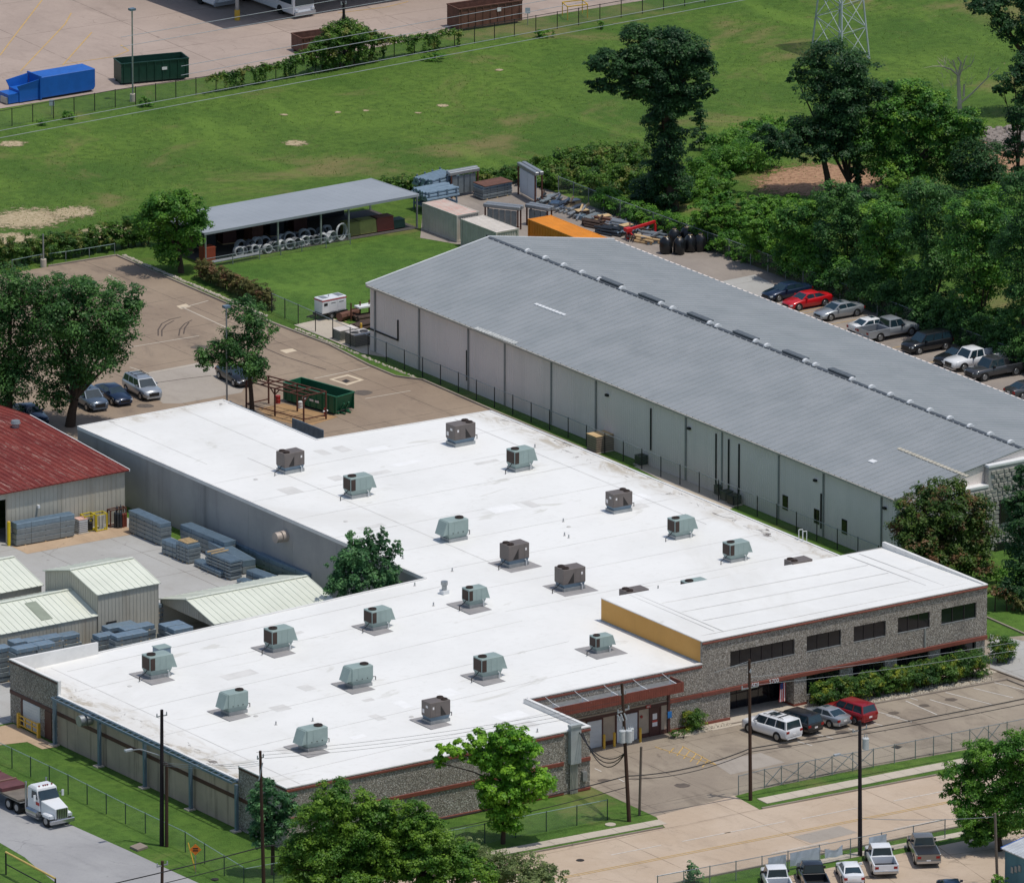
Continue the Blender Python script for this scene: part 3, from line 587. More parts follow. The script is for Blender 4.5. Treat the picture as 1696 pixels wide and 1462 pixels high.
n5 = float(onY(1280, 1130, Y2)[0]); wall_text('5700', .5, M_WHITE, 'house_number', WB, n5, Y2-.17, 2.56); n6 = float(onY(1249, 1137, Y2)[0]); wall_text('SDI', .5, M_WHITE, 'lettering', WB, n6, Y2-.17, 2.54)
for px in (1225, 1236, 1262): 
    q = float(onY(px, 1150, Y2+2.2)[0]); MB().box(q-.12, q+.12, Y2+2.255, Y2+2.265, 1.75, 2.05).build('notice', M_PAPER, WB)
# ================================================================ grey metal building
GX0, GX1, GX2, GY0, GY1, GE, GR = 86.57, 99.85, 113.4, 36.8, 119.4, 6.24, 8.57
GB = thing('metal_building', 'long grey metal building with ribbed gable roof and ridge vents', 'building')
gw = MB(); gw.box(GX0, GX0+.15, GY0, GY1, .03, GE-.1).box(GX2-.15, GX2, GY0, GY1, .03, GE-.1); gw.build('wall', M_GBW, GB); MB().add([(GX0, GY0+.1, GE-.4), (GX2, GY0+.1, GE-.4), (GX2, GY0+.1, GE-.1), (GX1, GY0+.1, GR-.1), (GX0, GY0+.1, GE-.1), (GX0, GY0+.25, GE-.4), (GX2, GY0+.25, GE-.4), (GX2, GY0+.25, GE-.1), (GX1, GY0+.25, GR-.1), (GX0, GY0+.25, GE-.1)], [(0,1,2,3,4),(5,9,8,7,6),(0,5,6,1)]).build('gable_wall', M_GBW, GB)
MB().hexa([(GX0+.15, GY1-.15, .03), (GX2-.15, GY1-.15, .03), (GX2-.15, GY1, .03), (GX0+.15, GY1, .03), (GX0+.15, GY1-.15, GE-.1), (GX2-.15, GY1-.15, GE-.1), (GX2-.15, GY1, GE-.1), (GX0+.15, GY1, GE-.1)]).add([(GX0, GY1-.1, GE-.1), (GX2, GY1-.1, GE-.1), (GX1, GY1-.1, GR-.1)], [(0, 1, 2)]).build('gable_wall', M_GBW, GB)
kk = MB()
for k in range(int((GY1-GY0)/.3)): kk.box(GX0-.02, GX0, GY0+.1+k*.3, GY0+.18+k*.3, .05, GE-.15)
kk.build('wall_ribs', M_GBW, GB, kind='stuff')
def slope_roof(parent, a, b, c, d_, m, nr, w=.1, h=.06, th=.1, name='roof_slope', ribname='roof_ribs'):
    a, b, c, d_ = [Vector(v) for v in (a, b, c, d_)]    # a-b eave, d-c ridge
    nrm = (b-a).cross(d_-a).normalized()
    if nrm.z < 0: nrm = -nrm
    o = MB().hexa([v-nrm*th for v in (a, b, c, d_)]+[a, b, c, d_]).build(name, m, parent)
    rb = MB(); u = (b-a).normalized()
    for k in range(nr+1):
        t = k/nr; p = a.lerp(b, t); q = d_.lerp(c, t)
        s0 = [p-u*w/2, p+u*w/2, p+u*w*.25+nrm*h, p-u*w*.25+nrm*h]; s1 = [q-u*w/2, q+u*w/2, q+u*w*.25+nrm*h, q-u*w*.25+nrm*h]
        rb.add(s0+s1, [(0, 3, 2, 1), (4, 5, 6, 7), (1, 2, 6, 5), (2, 3, 7, 6), (3, 0, 4, 7)])
    rb.build(ribname, m, parent, kind='stuff'); return o
slope_roof(GB, (GX0-.25, GY0, GE-.04), (GX0-.25, GY1+.2, GE-.04), (GX1, GY1+.2, GR), (GX1, GY0, GR), M_GBR, 92, .17, .07)
slope_roof(GB, (GX2+.25, GY0, GE-.04), (GX2+.25, GY1+.2, GE-.04), (GX1, GY1+.2, GR), (GX1, GY0, GR), M_GBR, 92, .17, .07)
MB().add([(GX1-.22, GY0, GR+.03), (GX1, GY0, GR+.09), (GX1+.22, GY0, GR+.03), (GX1-.22, GY1+.2, GR+.03), (GX1, GY1+.2, GR+.09), (GX1+.22, GY1+.2, GR+.03)], [(0, 1, 4, 3), (1, 2, 5, 4), (0, 3, 5, 2)]).build('ridge_cap', mat('ridge_metal', srgb(92, 98, 104), .5, .3), GB)
for x0, x1, z0, z1 in ((GX0-.29, GX1, GE, GR), (GX2+.29, GX1, GE, GR)): MB().beam((x0, GY1+.26, z0), (x1, GY1+.26, z1+.04), .1, .22).build('rake_trim', M_WHITE, GB)
MB().box(GX0-.4, GX0-.26, GY0, GY1+.1, GE-.22, GE-.05).build('gutter', mat('gutter_tan', srgb(176, 172, 162), .5), GB); MB().box(GX2+.26, GX2+.4, GY0, GY1+.1, GE-.22, GE-.05).build('gutter', M_GBW, GB)
for px, py in ((622, 500), (695, 510), (776.5, 545), (837, 568), (914, 600), (988, 630), (1137, 690), (1197, 714), (1291, 753), (1365, 784), (1461, 822)):
    yy = float(onX(px, py, GX0)[1]); MB().box(GX0-.14, GX0-.025, yy-.07, yy+.07, .1, GE-.2).build('downspout', mat('downspout_grey', srgb(150, 152, 150), .5) if px == 622 else bpy.data.materials['downspout_grey'], GB)
vb = MB().box(-.2, .2, -1.7, 1.7, 0, .12).box(-.3, .3, -1.7, 1.7, .12, .26); vm = vb.build('ridge_vent', mat('vent_grey', srgb(104, 110, 114), .5, .3)); vme = vm.data; bpy.data.objects.remove(vm)
cb = MB()
for k in range(7):
    a0, a1 = math.pi*k/7, math.pi*(k+1)/7
    cb.add([(-.34*math.cos(a0), -.14, .26*math.sin(a0)), (-.34*math.cos(a1), -.14, .26*math.sin(a1)), (-.34*math.cos(a1), .14, .26*math.sin(a1)), (-.34*math.cos(a0), .14, .26*math.sin(a0)), (0, -.14, 0), (0, .14, 0)], [(0, 1, 2, 3), (0, 1, 4), (3, 2, 5)])
cm = cb.build('vent_end_cap', M_WHITE); cme = cm.data; bpy.data.objects.remove(cm)
for zx0, zy0, ll in ((848, 365, ((632, 422), (902, 527), (1220, 655), (1520, 770))), (1266, 365, ((195, 900), (495, 1017)))):
    for a, b in ll:
        p = onX(zx0+a/3.944, zy0+b/3.944, GX1+.15); inst(vme, 'ridge_vent', GB, (GX1+.3, p[1], GR+.02))
for zx0, zy0, ll in ((848, 365, ((100, 205), (215, 250), (335, 300), (455, 347), (570, 402), (715, 450), (970, 555), (1045, 580), (1290, 678), (1340, 697), (1590, 795), (1662, 827))), (1266, 365, ((265, 925), (330, 950), (570, 1045), (697, 1095), (820, 1140), (948, 1190), (1078, 1243), (1208, 1293), (1340, 1345), (1472, 1395), (1605, 1445)))):
    for a, b in ll:
        p = onX(zx0+a/3.944, zy0+b/3.944, GX1); inst(cme, 'vent_end_cap', GB, (GX1+.1, p[1], GR+.06))
for px, py in ((1007, 654), (1143, 709), (1352, 795), (1467, 841)):
    p = onX(px, py, GX0); MB().box(GX0-.25, GX0-.025, p[1]-.18, p[1]+.18, p[2]-.1, p[2]+.1).build('wall_light', M_BLK, GB)
for px, py0, py1 in ((774, 580, 630), (1079, 676, 745), (1187, 718, 812), (1208, 727, 815), (1225, 735, 828), (1361, 817, 875)):
    p = onX(px, py0, GX0); q = onX(px, py1, GX0); MB().box(GX0-.12, GX0-.025, p[1]-.06, p[1]+.06, max(.3, q[2]), p[2]).build('wall_pipe', M_BLK, GB)
p = onX(660, 530, GX0); q = onX(660, 562, GX0); MB().box(GX0-.12, GX0-.025, p[1]-.07, p[1]+.07, q[2], p[2]).box(GX0-.12, GX0-.025, p[1]-.07, GY1, q[2]-.13, q[2]).build('wall_pipe', M_BLK, GB)
for px, py in ((1301, 832), (1353, 855), (1399, 872)):
    p = onX(px, py, GX0); w_ = MB().box(GX0-.05, GX0-.021, p[1]-.4, p[1]+.4, p[2]-.65, p[2]+.65).build('window', M_FRAME, GB); MB().box(GX0-.06, GX0-.051, p[1]-.34, p[1]+.34, p[2]-.6, p[2]+.6).build('pane', M_GLASS, w_)
# weathered strips on the roof slope
def on_slope(px, py):                                   # left slope of the grey roof
    nn = Vector((GX1-GX0, 0, GR-GE)).cross(Vector((0, 1, 0))); nn = np.array(nn); d = ray(px, py); t = np.dot(np.array([GX0, 0, GE])-CAM, nn)/np.dot(d, nn); return CAM+d*t
def strip(a, b, w, m, name, dashed=0):
    A, B = on_slope(*a), on_slope(*b); bb = MB()
    n_ = dashed or 1
    for k in range(n_):
        p = A+(B-A)*(k/n_); q = A+(B-A)*((k+(.8 if dashed else 1))/n_); u = np.array([GX1-GX0, 0, GR-GE]); u = u/np.linalg.norm(u)*w/2; up = np.array([-.17, 0, .985])
        bb.hexa([p-u+up*.01, p+u+up*.01, q+u+up*.01, q-u+up*.01, p-u+up*.085, p+u+up*.085, q+u+up*.085, q-u+up*.085])
    bb.build(name, m, GB)
strip((887, 504), (937, 523), .3, M_WHITE, 'white_patch', 9); strip((1488, 743), (1604, 790), .35, mat('pale_stain', srgb(190, 184, 168), .7), 'pale_patch', 20)
strip((788, 544), (856, 570), .5, mat('flaked_white', srgb(206, 208, 204), .7, var=.4, scale=4), 'flaked_edge', 16); strip((1441, 763), (1450, 766), .5, M_WHITE, 'white_patch')
# stone front
fw = MB().box(GX0, GX2, GY0-.6, GY0, .03, 5.9).box(float(onY(1637, 820, GY0-.6)[0]), GX2, GY0-.6, GY0, 5.9, 7.6); fw.build('front_wall', M_TILT, GB)
sx0 = float(onY(1612, 830, GY0-.6)[0]); sx1 = float(onY(1637, 820, GY0-.6)[0])
MB().box(sx0-3, sx1-.02, GY0-.66, GY0+.1, 5.9, 6.1).build('coping', M_WHITE, GB); MB().box(sx1-.02, GX2, GY0-.66, GY0+.1, 7.6, 7.8).build('coping', M_WHITE, GB)
M_STONE = mat('pale_stone', srgb(168, 166, 156), .85, var=.35, scale=2.5, c2=srgb(138, 136, 128), bump=.5, bscale=8)
stn = MB().hexa([(-.5, -.5, -.5), (.5, -.5, -.5), (.5, .5, -.5), (-.5, .5, -.5), (-.42, -.36, .42), (.38, -.42, .5), (.44, .4, .4), (-.4, .36, .46)]).build('stone', M_STONE, bevel=.06); stm = stn.data; bpy.data.objects.remove(stn)
rr = random.Random(8)
for iz in range(18):
    z = .3+iz*.4; x = sx0-1.5+rr.random()*.4
    while x < sx1+5.5:
        wd = rr.uniform(.4, .85)
        if not (z > 5.7 and x < sx1):
            o = inst(stm, 'stone', GB, (x+wd/2, GY0-.6, z), 0, (wd-.03, .37, rr.uniform(.14, .34))); o.rotation_euler = (math.pi/2, 0, 0)
        x += wd
for px, py in ((1665, 846), (1657, 916)):
    p = onY(px, py, GY0-.75); w_ = MB().box(p[0]-.6, p[0]+.6, GY0-.83, GY0-.6, p[2]-1.0, p[2]+1.0).build('window', M_FRAME, GB); MB().box(p[0]-.52, p[0]+.52, GY0-.85, GY0-.832, p[2]-.92, p[2]+.92).build('pane', M_GLASS, w_)
# ================================================================ red-roofed shop and cream sheds
def wall_ribs(b, a, c, z0, z1a, z1c, step, out, w=.05, h=.03):
    a, c = Vector((a[0], a[1], 0)), Vector((c[0], c[1], 0)); n = max(1, int((c-a).length/step)); u = (c-a).normalized(); o = Vector((out[0], out[1], 0))*h
    for k in range(n+1):
        t = k/n; p = a.lerp(c, t); z1 = z1a+(z1c-z1a)*t
        b.hexa([(p-u*w/2)+Vector((0, 0, z0)), (p+u*w/2)+Vector((0, 0, z0)), (p+u*w/2+o)+Vector((0, 0, z0)), (p-u*w/2+o)+Vector((0, 0, z0)), (p-u*w/2)+Vector((0, 0, z1)), (p+u*w/2)+Vector((0, 0, z1)), (p+u*w/2+o)+Vector((0, 0, z1)), (p-u*w/2+o)+Vector((0, 0, z1))])
RX, RY, RH = 38.9, 85.9, 4.7
RB = thing('workshop', 'cream metal workshop with rusty red ribbed roof at left edge', 'building')
dx = float(onY(11, 900, RY)[0])
MB().box(dx, RX, RY, RY+.15, .03, RH).box(dx-8, dx, RY, RY+.15, 4.0, RH).box(dx-30, dx-8, RY, RY+.15, .03, RH).build('wall', M_CREAMW, RB); MB().box(RX-.15, RX, RY+.15, RY+26, .03, RH).build('side_wall', M_CREAMW, RB)
b = MB(); wall_ribs(b, (dx+.1, RY), (RX, RY), .05, RH-.1, RH-.1, .42, (0, -1)); b.build('wall_ribs', M_CREAMW, RB, kind='stuff')
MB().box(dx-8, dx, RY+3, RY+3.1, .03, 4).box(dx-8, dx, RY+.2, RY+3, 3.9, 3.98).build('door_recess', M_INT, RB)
slope_roof(RB, (-12, RY-.4, RH), (RX+.25, RY-.4, RH), (RX+.25, RY+16, RH+1.0), (-12, RY+16, RH+1.0), M_REDROOF, 90, .1, .05)
slope_roof(RB, (-12, RY+32, RH), (RX+.25, RY+32, RH), (RX+.25, RY+16, RH+1.0), (-12, RY+16, RH+1.0), M_REDROOF, 90, .1, .05)
MB().beam((RX+.3, RY-.4, RH-.05), (RX+.3, RY+16, RH+.97), .08, .22).build('rake_trim', M_WHITE, RB)
p = G(26, 707, RH+.9); MB().cyl((p[0], p[1], RH+.6), (p[0], p[1], RH+1.25), .32, .32, 14).cyl((p[0], p[1], RH+1.25), (p[0], p[1], RH+1.5), .45, .38, 14).build('roof_vent', M_GALV, RB)
for px, py in ((62, 838), (107, 852)):
    c = onY(px, py, RY); MB().box(c[0]-.1, c[0]+.1, RY-.3, RY-.032, c[2]-.12, c[2]+.12).build('wall_light', M_WHITE, RB)
def shed(label, x0, x1, y0, half, eave, rise, walls=(1, 1, 1, 1), nr=None, sky=(), over=.15, rm=None):
    """gable shed, ridge along X; walls front,right,back,left"""
    S = thing('metal_shed', label, 'shed', group='cream metal sheds in the yard'); y1, ym = y0+2*half, y0+half; zr = eave+rise; rm = rm or M_CREAMR
    nr = nr or int((x1-x0)/.6)
    slope_roof(S, (x0-over, y0-over, eave-.02), (x1+over, y0-over, eave-.02), (x1+over, ym, zr), (x0-over, ym, zr), rm, nr, .09, .05, .07)
    slope_roof(S, (x0-over, y1+over, eave-.02), (x1+over, y1+over, eave-.02), (x1+over, ym, zr), (x0-over, ym, zr), rm, nr, .09, .05, .07)
    MB().beam((x0-over, ym, zr+.05), (x1+over, ym, zr+.05), .3, .06).build('ridge_cap', rm, S)
    b = MB(); ww = MB()
    if walls[0]: ww.box(x0, x1, y0, y0+.1, .03, eave-.1); wall_ribs(b, (x0, y0), (x1, y0), .05, eave-.12, eave-.12, .35, (0, -1))
    if walls[2]: ww.box(x0, x1, y1-.1, y1, .03, eave-.1)
    for i, x in ((3, x0), (1, x1)):
        w_ = walls[i]; z0 = .03 if w_ == 1 else eave-.35; q = .1 if i == 3 else -.1
        if w_:
            ww.add([(x, y0+.1, z0), (x, y1-.1, z0), (x, y1-.1, eave-.1), (x, ym, zr-.12), (x, y0+.1, eave-.1), (x+q, y0+.1, z0), (x+q, y1-.1, z0), (x+q, y1-.1, eave-.1), (x+q, ym, zr-.12), (x+q, y0+.1, eave-.1)], [(0, 1, 2, 3, 4), (5, 9, 8, 7, 6), (0, 5, 6, 1), (0, 4, 9, 5), (1, 6, 7, 2)])
            if i == 3:
                wall_ribs(b, (x, y0+.1), (x, ym), z0, eave-.12, zr-.15, .35, (-1, 0)); wall_ribs(b, (x, ym+.3), (x, y1-.1), z0, zr-.2, eave-.12, .35, (-1, 0))
    ww.build('wall', M_CREAMW, S)
    if b.v: b.build('wall_ribs', M_CREAMW, S, kind='stuff')
    return S, y1
TX0, TX1, TY = 16.77, 22.79, 55.05
S1, _ = shed('tall cream metal shed with a small door, between two lower roofs', TX0, TX1, TY, 4.2, 4.9, 1.1)
MB().box(TX0+.9, TX0+1.8, TY-.06, TY-.032, .05, 2.15).build('door', M_DOORW, S1); MB().box(TX0+.78, TX0+.9, TY-.08, TY-.032, .05, 2.3).box(TX0+.9, TX0+1.8, TY-.08, TY-.032, 2.15, 2.3).build('door_frame', M_BLK, S1)
S2, _ = shed('low cream shed with translucent roof strips, left of the tall shed', -14, TX0-.15, TY+.02, 4.1, 3.05, 1.25, (1, 0, 1, 1), over=.1)
M_FRP = mat('skylight_panel', srgb(150, 158, 140), .4, var=.15)
for x in (11.6, 3.6): 
    zz = lambda t: 3.05+1.25*t; MB().hexa([(x, TY+.7, zz(.16)+.02), (x+1.1, TY+.7, zz(.16)+.02), (x+1.1, TY+3.4, zz(.82)+.02), (x, TY+3.4, zz(.82)+.02), (x, TY+.7, zz(.16)+.07), (x+1.1, TY+.7, zz(.16)+.07), (x+1.1, TY+3.4, zz(.82)+.07), (x, TY+3.4, zz(.82)+.07)]).build('skylight', M_FRP, S2)
p = G(68, 968, 3.0); S3, _ = shed('cream roofed shed cut by the left edge, behind the low shed', -14, float(p[0]), float(p[1]), 4.6, 3.0, 1.3)
q = G(356, 1034, 2.6); q2 = G(545.7, 993, 2.6); S4, _ = shed('open-ended cream carport shed beside the long grey wall', float(q[0]), float(q2[0]), float(q[1]), 4.3, 2.7, 1.05, (0, 1, 1, 2))
for yy in (float(q[1])+.1, float(q[1])+8.4): MB().box(float(q[0]), float(q[0])+.15, yy, yy+.15, .03, 2.6).build('post', M_STEEL, S4)
for k in range(4): MB().box(float(q[0])+3+k*3, float(q[0])+3.15+k*3, float(q[1]), float(q[1])+.15, .03, 2.6).build('post', M_STEEL, S4)
MB().box(float(q[0])+6, float(q[0])+6.1, float(q[1])+.3, float(q[1])+8.3, .03, 2.6).build('inner_wall', M_CREAMW, S4)
# ================================================================ open canopy shed at the back
a, b_, c_ = G(338, 386, 3.05), G(693.6, 321.7, 3.35), G(613.8, 295.5, 3.05); 
CS = thing('canopy_shed', 'open shed with pale grey flat roof on posts at the field edge', 'shed')
A = Vector(a); B = Vector(b_); Cc = Vector(c_); D = A+(Cc-B); M_CANR = m_streak('canopy_roof_metal', srgb(152, 158, 164), srgb(146, 152, 158), srgb(136, 142, 148), .3, .3, .5)
slope_roof(CS, A, B, Cc, D, M_CANR, 30, .05, .006, .12)
MB().beam(A-Vector((0, 0, .1)), B-Vector((0, 0, .1)), .1, .24).beam(B-Vector((0, 0, .1)), Cc-Vector((0, 0, .1)), .1, .24).build('fascia', M_CANR, CS)
def post(p, z): MB().box(p.x-.07, p.x+.07, p.y-.07, p.y+.07, .02, z).build('post', M_GALV, CS)
for t in (.01, .345, .545, .675, .995):
    p = A.lerp(B, t); post(p+Vector((0, .15, 0)), p.z-.2)
for t in (.0, .25, .5, .75, .99):
    p = D.lerp(Cc, t); post(p-Vector((0, .3, 0)), p.z-.2)
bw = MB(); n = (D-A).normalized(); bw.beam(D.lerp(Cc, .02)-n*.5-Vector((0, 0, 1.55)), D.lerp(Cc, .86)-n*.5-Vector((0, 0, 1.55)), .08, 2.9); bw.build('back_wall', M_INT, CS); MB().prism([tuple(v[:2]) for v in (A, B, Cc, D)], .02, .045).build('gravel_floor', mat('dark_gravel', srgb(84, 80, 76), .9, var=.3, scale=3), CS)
CS_A, CS_B, CS_C, CS_D = A, B, Cc, D
# blue building corner, bottom right
p = G(1668, 1462, 2.9)
BB = thing('corner_building', 'teal walled building corner with ribbed roof at bottom right edge', 'building')
bx0 = G(1664, 1470)
pe = G(1663, 1404, 3.1); e0 = pe; 
MB().box(pe[0]+.1, pe[0]+14, pe[1]-16, pe[1], .03, 3.0).build('wall', m_streak('teal_wall', srgb(96, 134, 142), srgb(90, 126, 134), srgb(70, 100, 108)), BB)
slope_roof(BB, (pe[0]-.15, pe[1]+.15, 3.08), (pe[0]-.15, pe[1]-16, 3.08), (pe[0]+6, pe[1]-16, 4.3), (pe[0]+6, pe[1]+.15, 4.3), mat('pale_roof_metal', srgb(196, 200, 204), .5, .2), 36, .1, .05)
MB().beam((pe[0]-.17, pe[1]+.2, 3.05), (pe[0]+6, pe[1]+.2, 4.28), .08, .2).build('rake_trim', mat('blue_trim', srgb(50, 100, 180), .5), BB)
for k in range(3): MB().box(pe[0]+.02, pe[0]+.099, pe[1]-1.2-k*.5, pe[1]-.9-k*.5, 1.3+.2*k, 1.8+.2*k).build('meter_box', M_GALV, BB)
# ================================================================ rooftop units
M_RTG = mat('sage_green_casing', srgb(150, 168, 164), .5, .1, var=.12); M_RTB = mat('brown_casing', srgb(110, 102, 98), .55, .1, var=.15)
M_COIL = mat('coil_brown', srgb(66, 50, 42), .7, var=.3, fine=30); M_PATCH = mat('grey_roof_patch', srgb(152, 150, 150), .8, var=.15)
M_FAN = mat('fan_dark', srgb(38, 34, 32), .6)
def fan_top(parent, x, y, z, r):
    f = MB().cyl((x, y, z), (x, y, z+.07), r, r*.97, 18).build('fan_shroud', M_FAN, parent)
    g = MB(); g.torus((x, y, z+.08), (0, 0, 1), r*.95, .03, 18, 5).torus((x, y, z+.08), (0, 0, 1), r*.5, .012, 14, 4)
    for k in range(4): a = k*math.pi/4; g.beam((x-r*.95*math.cos(a), y-r*.95*math.sin(a), z+.085), (x+r*.95*math.cos(a), y+r*.95*math.sin(a), z+.085), .015)
    g.build('fan_guard', M_COIL, f)
def rtu_green(sz=1.0, patch=True):
    t = thing('rooftop_unit', '', 'rooftop unit', group='rooftop air units')
    L_, W_, H_ = 2.0*sz, 1.3*sz, 1.2*sz; z0 = .62*sz
    cs = MB().box(-L_/2, L_/2, -W_/2, W_/2, z0, z0+H_).build('casing', M_RTG, t, bevel=.03)
    MB().box(-L_/2+.03, -L_/2+.45*sz, -W_/2-.015, -W_/2, z0+.1, z0+H_-.12).box(-L_/2-.015, -L_/2, -W_/2+.1, W_/2-.1, z0+.1, z0+H_-.12).build('coil', M_COIL, cs)
    for s in (-1, 1):
        for x in (-.1, .45): MB().box(x*sz, (x+.5)*sz, s*(W_/2)-.012, s*(W_/2)+.012, z0+.06, z0+H_-.08).build('access_panel', M_RTG, cs)
    for x in (-.5, 0.0, .5): MB().box(x*sz, x*sz+.1, W_/2+.001, W_/2+.02, z0+.12, z0+.2).build('port', M_FAN, cs)
    fan_top(t, -L_/2+.48*sz, 0, z0+H_, .36*sz)
    MB().hexa([(L_/2, -W_/2+.06, z0+.1), (L_/2+.5*sz, -W_/2+.06, z0+.02), (L_/2+.5*sz, W_/2-.06, z0+.02), (L_/2, W_/2-.06, z0+.1), (L_/2, -W_/2+.06, z0+H_-.05), (L_/2+.1, -W_/2+.06, z0+H_-.05), (L_/2+.1, W_/2-.06, z0+H_-.05), (L_/2, W_/2-.06, z0+H_-.05)]).build('intake_hood', M_RTG, t)
    MB().hexa([(-L_*.42, -W_*.42, .3*sz), (L_*.42, -W_*.42, .3*sz), (L_*.42, W_*.42, .3*sz), (-L_*.42, W_*.42, .3*sz), (-L_*.48, -W_*.48, z0), (L_*.48, -W_*.48, z0), (L_*.48, W_*.48, z0), (-L_*.48, W_*.48, z0)]).build('adapter', M_RTG, t)
    MB().box(-L_*.46, L_*.46, -W_*.5, W_*.5, 0, .3*sz).build('curb', M_GALV, t)
    finish_rtu(t, L_, W_, patch); return t
def finish_rtu(t, L_, W_, patch):
    MB().tube([(-L_/2-.9, -.5, 0), (-L_/2-.9, -.5, .35), (-L_/2-.3, -.3, .5), (-L_/2, -.2, .7)], .035, 6).build('conduit', M_BLK, t)
    MB().tube([(L_*.3, -W_*.62, .05), (L_*.3, -W_*.62, .5), (L_*.3, -W_*.45, .55)], .04, 6).build('drain_trap', M_WHITE, t)
    if patch: MB().box(-1.55, 1.6, -1.75, 1.7, .006, .016).build('flashing_patch', M_PATCH, t)
def rtu_brown(patch=True):
    t = thing('rooftop_unit', '', 'rooftop unit', group='rooftop air units')
    L_, W_, H_ = 2.1, 1.35, 1.3; z0 = .62
    cs = MB().box(-L_/2, L_/2, -W_/2, W_/2, z0, z0+H_).build('casing', M_RTB, t, bevel=.025)
    for s in (-1, 1):
        MB().add([(-.62, s*(W_/2+.012), z0+.06), (-.05, s*(W_/2+.012), z0+.06), (-.05, s*(W_/2+.012), z0+H_-.35), (-.62, s*(W_/2-.0), z0+.06), (-.05, s*(W_/2-.0), z0+.06), (-.05, s*(W_/2-.0), z0+H_-.35)], [(0, 1, 2), (3, 5, 4), (0, 2, 5, 3), (1, 4, 5, 2), (0, 3, 4, 1)]).build('coil_wedge', M_FAN, cs)
        for x in (.05, .58): MB().box(x, x+.42, s*(W_/2)-.012, s*(W_/2)+.012, z0+.06, z0+H_-.06).build('access_panel', M_RTB, cs)
        MB().box(.62, .78, s*(W_/2+.013)-.004, s*(W_/2+.013)+.004, z0+.7, z0+.92).build('data_plate', M_PAPER, cs)
    MB().box(L_/2+.001, L_/2+.02, -.5, -.2, z0+.25, z0+.6).box(L_/2+.001, L_/2+.02, .05, .35, z0+.8, z0+1.0).build('data_plate', M_PAPER, cs)
    for y in (-.33, .33): fan_top(t, -L_/2+.42, y, z0+H_, .29)
    MB().hexa([(-.9, -.6, .3), (.9, -.6, .3), (.9, .6, .3), (-.9, .6, .3), (-1.0, -.66, z0), (1.0, -.66, z0), (1.0, .66, z0), (-1.0, .66, z0)]).build('adapter', M_STEEL, t); MB().box(-1.0, 1.0, -.72, .72, 0, .3).build('curb', M_GALV, t)
    finish_rtu(t, L_, W_, patch); return t
RT_ = {}
def place_rtu(kind, px, py, flip, label):
    if kind not in RT_:
        RT_[kind] = {'g': lambda: rtu_green(1, False), 'gp': lambda: rtu_green(1, True), 'sp': lambda: rtu_green(.82, True), 'b': lambda: rtu_brown(False), 'bp': lambda: rtu_brown(True)}[kind](); o = RT_[kind]
    else: o = copy_tree(RT_[kind])
    z = HR
    for _ in range(3):
        p = G(px, py, z); z = rz_at(p[0], p[1])
    o.location = (float(p[0]), float(p[1]), z); rr_ = random.Random(px); o.rotation_euler = (0, 0, (math.pi if flip else 0)+rr_.uniform(-.04, .04)); k_ = rr_.uniform(.94, 1.07); o.scale = (k_, k_*rr_.uniform(.95, 1.04), k_*rr_.uniform(.94, 1.06)); o['label'] = label
for a in (('b', 481, 780, 0, 'brown two-fan rooftop unit nearest the rear notch of the white roof'),
    ('g', 592, 821, 0, 'sage green hooded rooftop unit between two roof edges, left of centre rear roof'),
    ('b', 763, 735, 1, 'brown rooftop unit closest to the far rear edge of the white roof'),
    ('g', 861, 777, 0, 'sage green hooded rooftop unit just right of the rearmost brown unit'),
    ('b', 1025, 846, 1, 'brown rooftop unit with fans at its right end, near the stained right roof edge'),
    ('g', 1127, 889, 0, 'sage green rooftop unit right of the brown unit near the stained edge'),
    ('g', 1218, 927, 0, 'sage green rooftop unit farthest right on the low white roof'),
    ('g', 752, 893, 1, 'sage green rooftop unit with hood at left and fan at right, above the inner corner'),
    ('bp', 852, 935, 0, 'brown two-fan rooftop unit on grey patch, left one of a pair'),
    ('bp', 944, 974, 0, 'brown two-fan rooftop unit on grey patch, nearest the ochre wall corner'),
    ('sp', 785, 1003, 0, 'small sage green rooftop unit on grey patch beside the silver vent stack'),
    ('gp', 625, 1039, 0, 'sage green hooded rooftop unit on grey patch nearest the shrub by the inner corner'),
    ('gp', 461, 1075, 0, 'sage green hooded rooftop unit on grey patch along the front block rear edge'),
    ('gp', 260, 1119, 0, 'sage green hooded rooftop unit with grey box behind, leftmost on the roof'),
    ('gp', 388, 1180, 1, 'sage green unit with hood at left, nearest the stained left roof edge'),
    ('gp', 594, 1135, 1, 'sage green unit with hood at left in the middle of the front roof'),
    ('gp', 518, 1239, 1, 'sage green unit with hood at left, nearest the front left roof corner'),
    ('gp', 808, 1121, 0, 'sage green hooded unit on grey patch in front of the ochre wall, left one'),
    ('sp', 995, 1078, 0, 'small sage green unit on grey patch beside the ochre wall'),
    ('bp', 722, 1194, 1, 'brown rooftop unit with fans at right, nearest the front pebbled wall'),
    ('b', 1050, 1011, 0, 'dark brown unit half hidden behind the ochre wall corner'),
    ('g', 1150, 994, 0, 'sage green unit half hidden behind the two-storey roof'),
    ('b', 1322, 960, 0, 'dark unit barely showing behind the two-storey roof near its right end')): place_rtu(*a)
def roof_pt(px, py):
    z = HR
    for _ in range(3):
        p = G(px, py, z); z = rz_at(p[0], p[1])
    return float(p[0]), float(p[1]), z
x, y, z = roof_pt(268, 1088); bx_ = thing('duct_box', 'small grey box behind the leftmost green rooftop unit', 'duct box', (x, y, z)); MB().box(-.6, .6, -.5, .5, 0, .9).build('case', M_STEEL, bx_, bevel=.03); MB().box(-.64, .64, -.54, .54, .9, .96).build('lid', M_RTG, bx_)
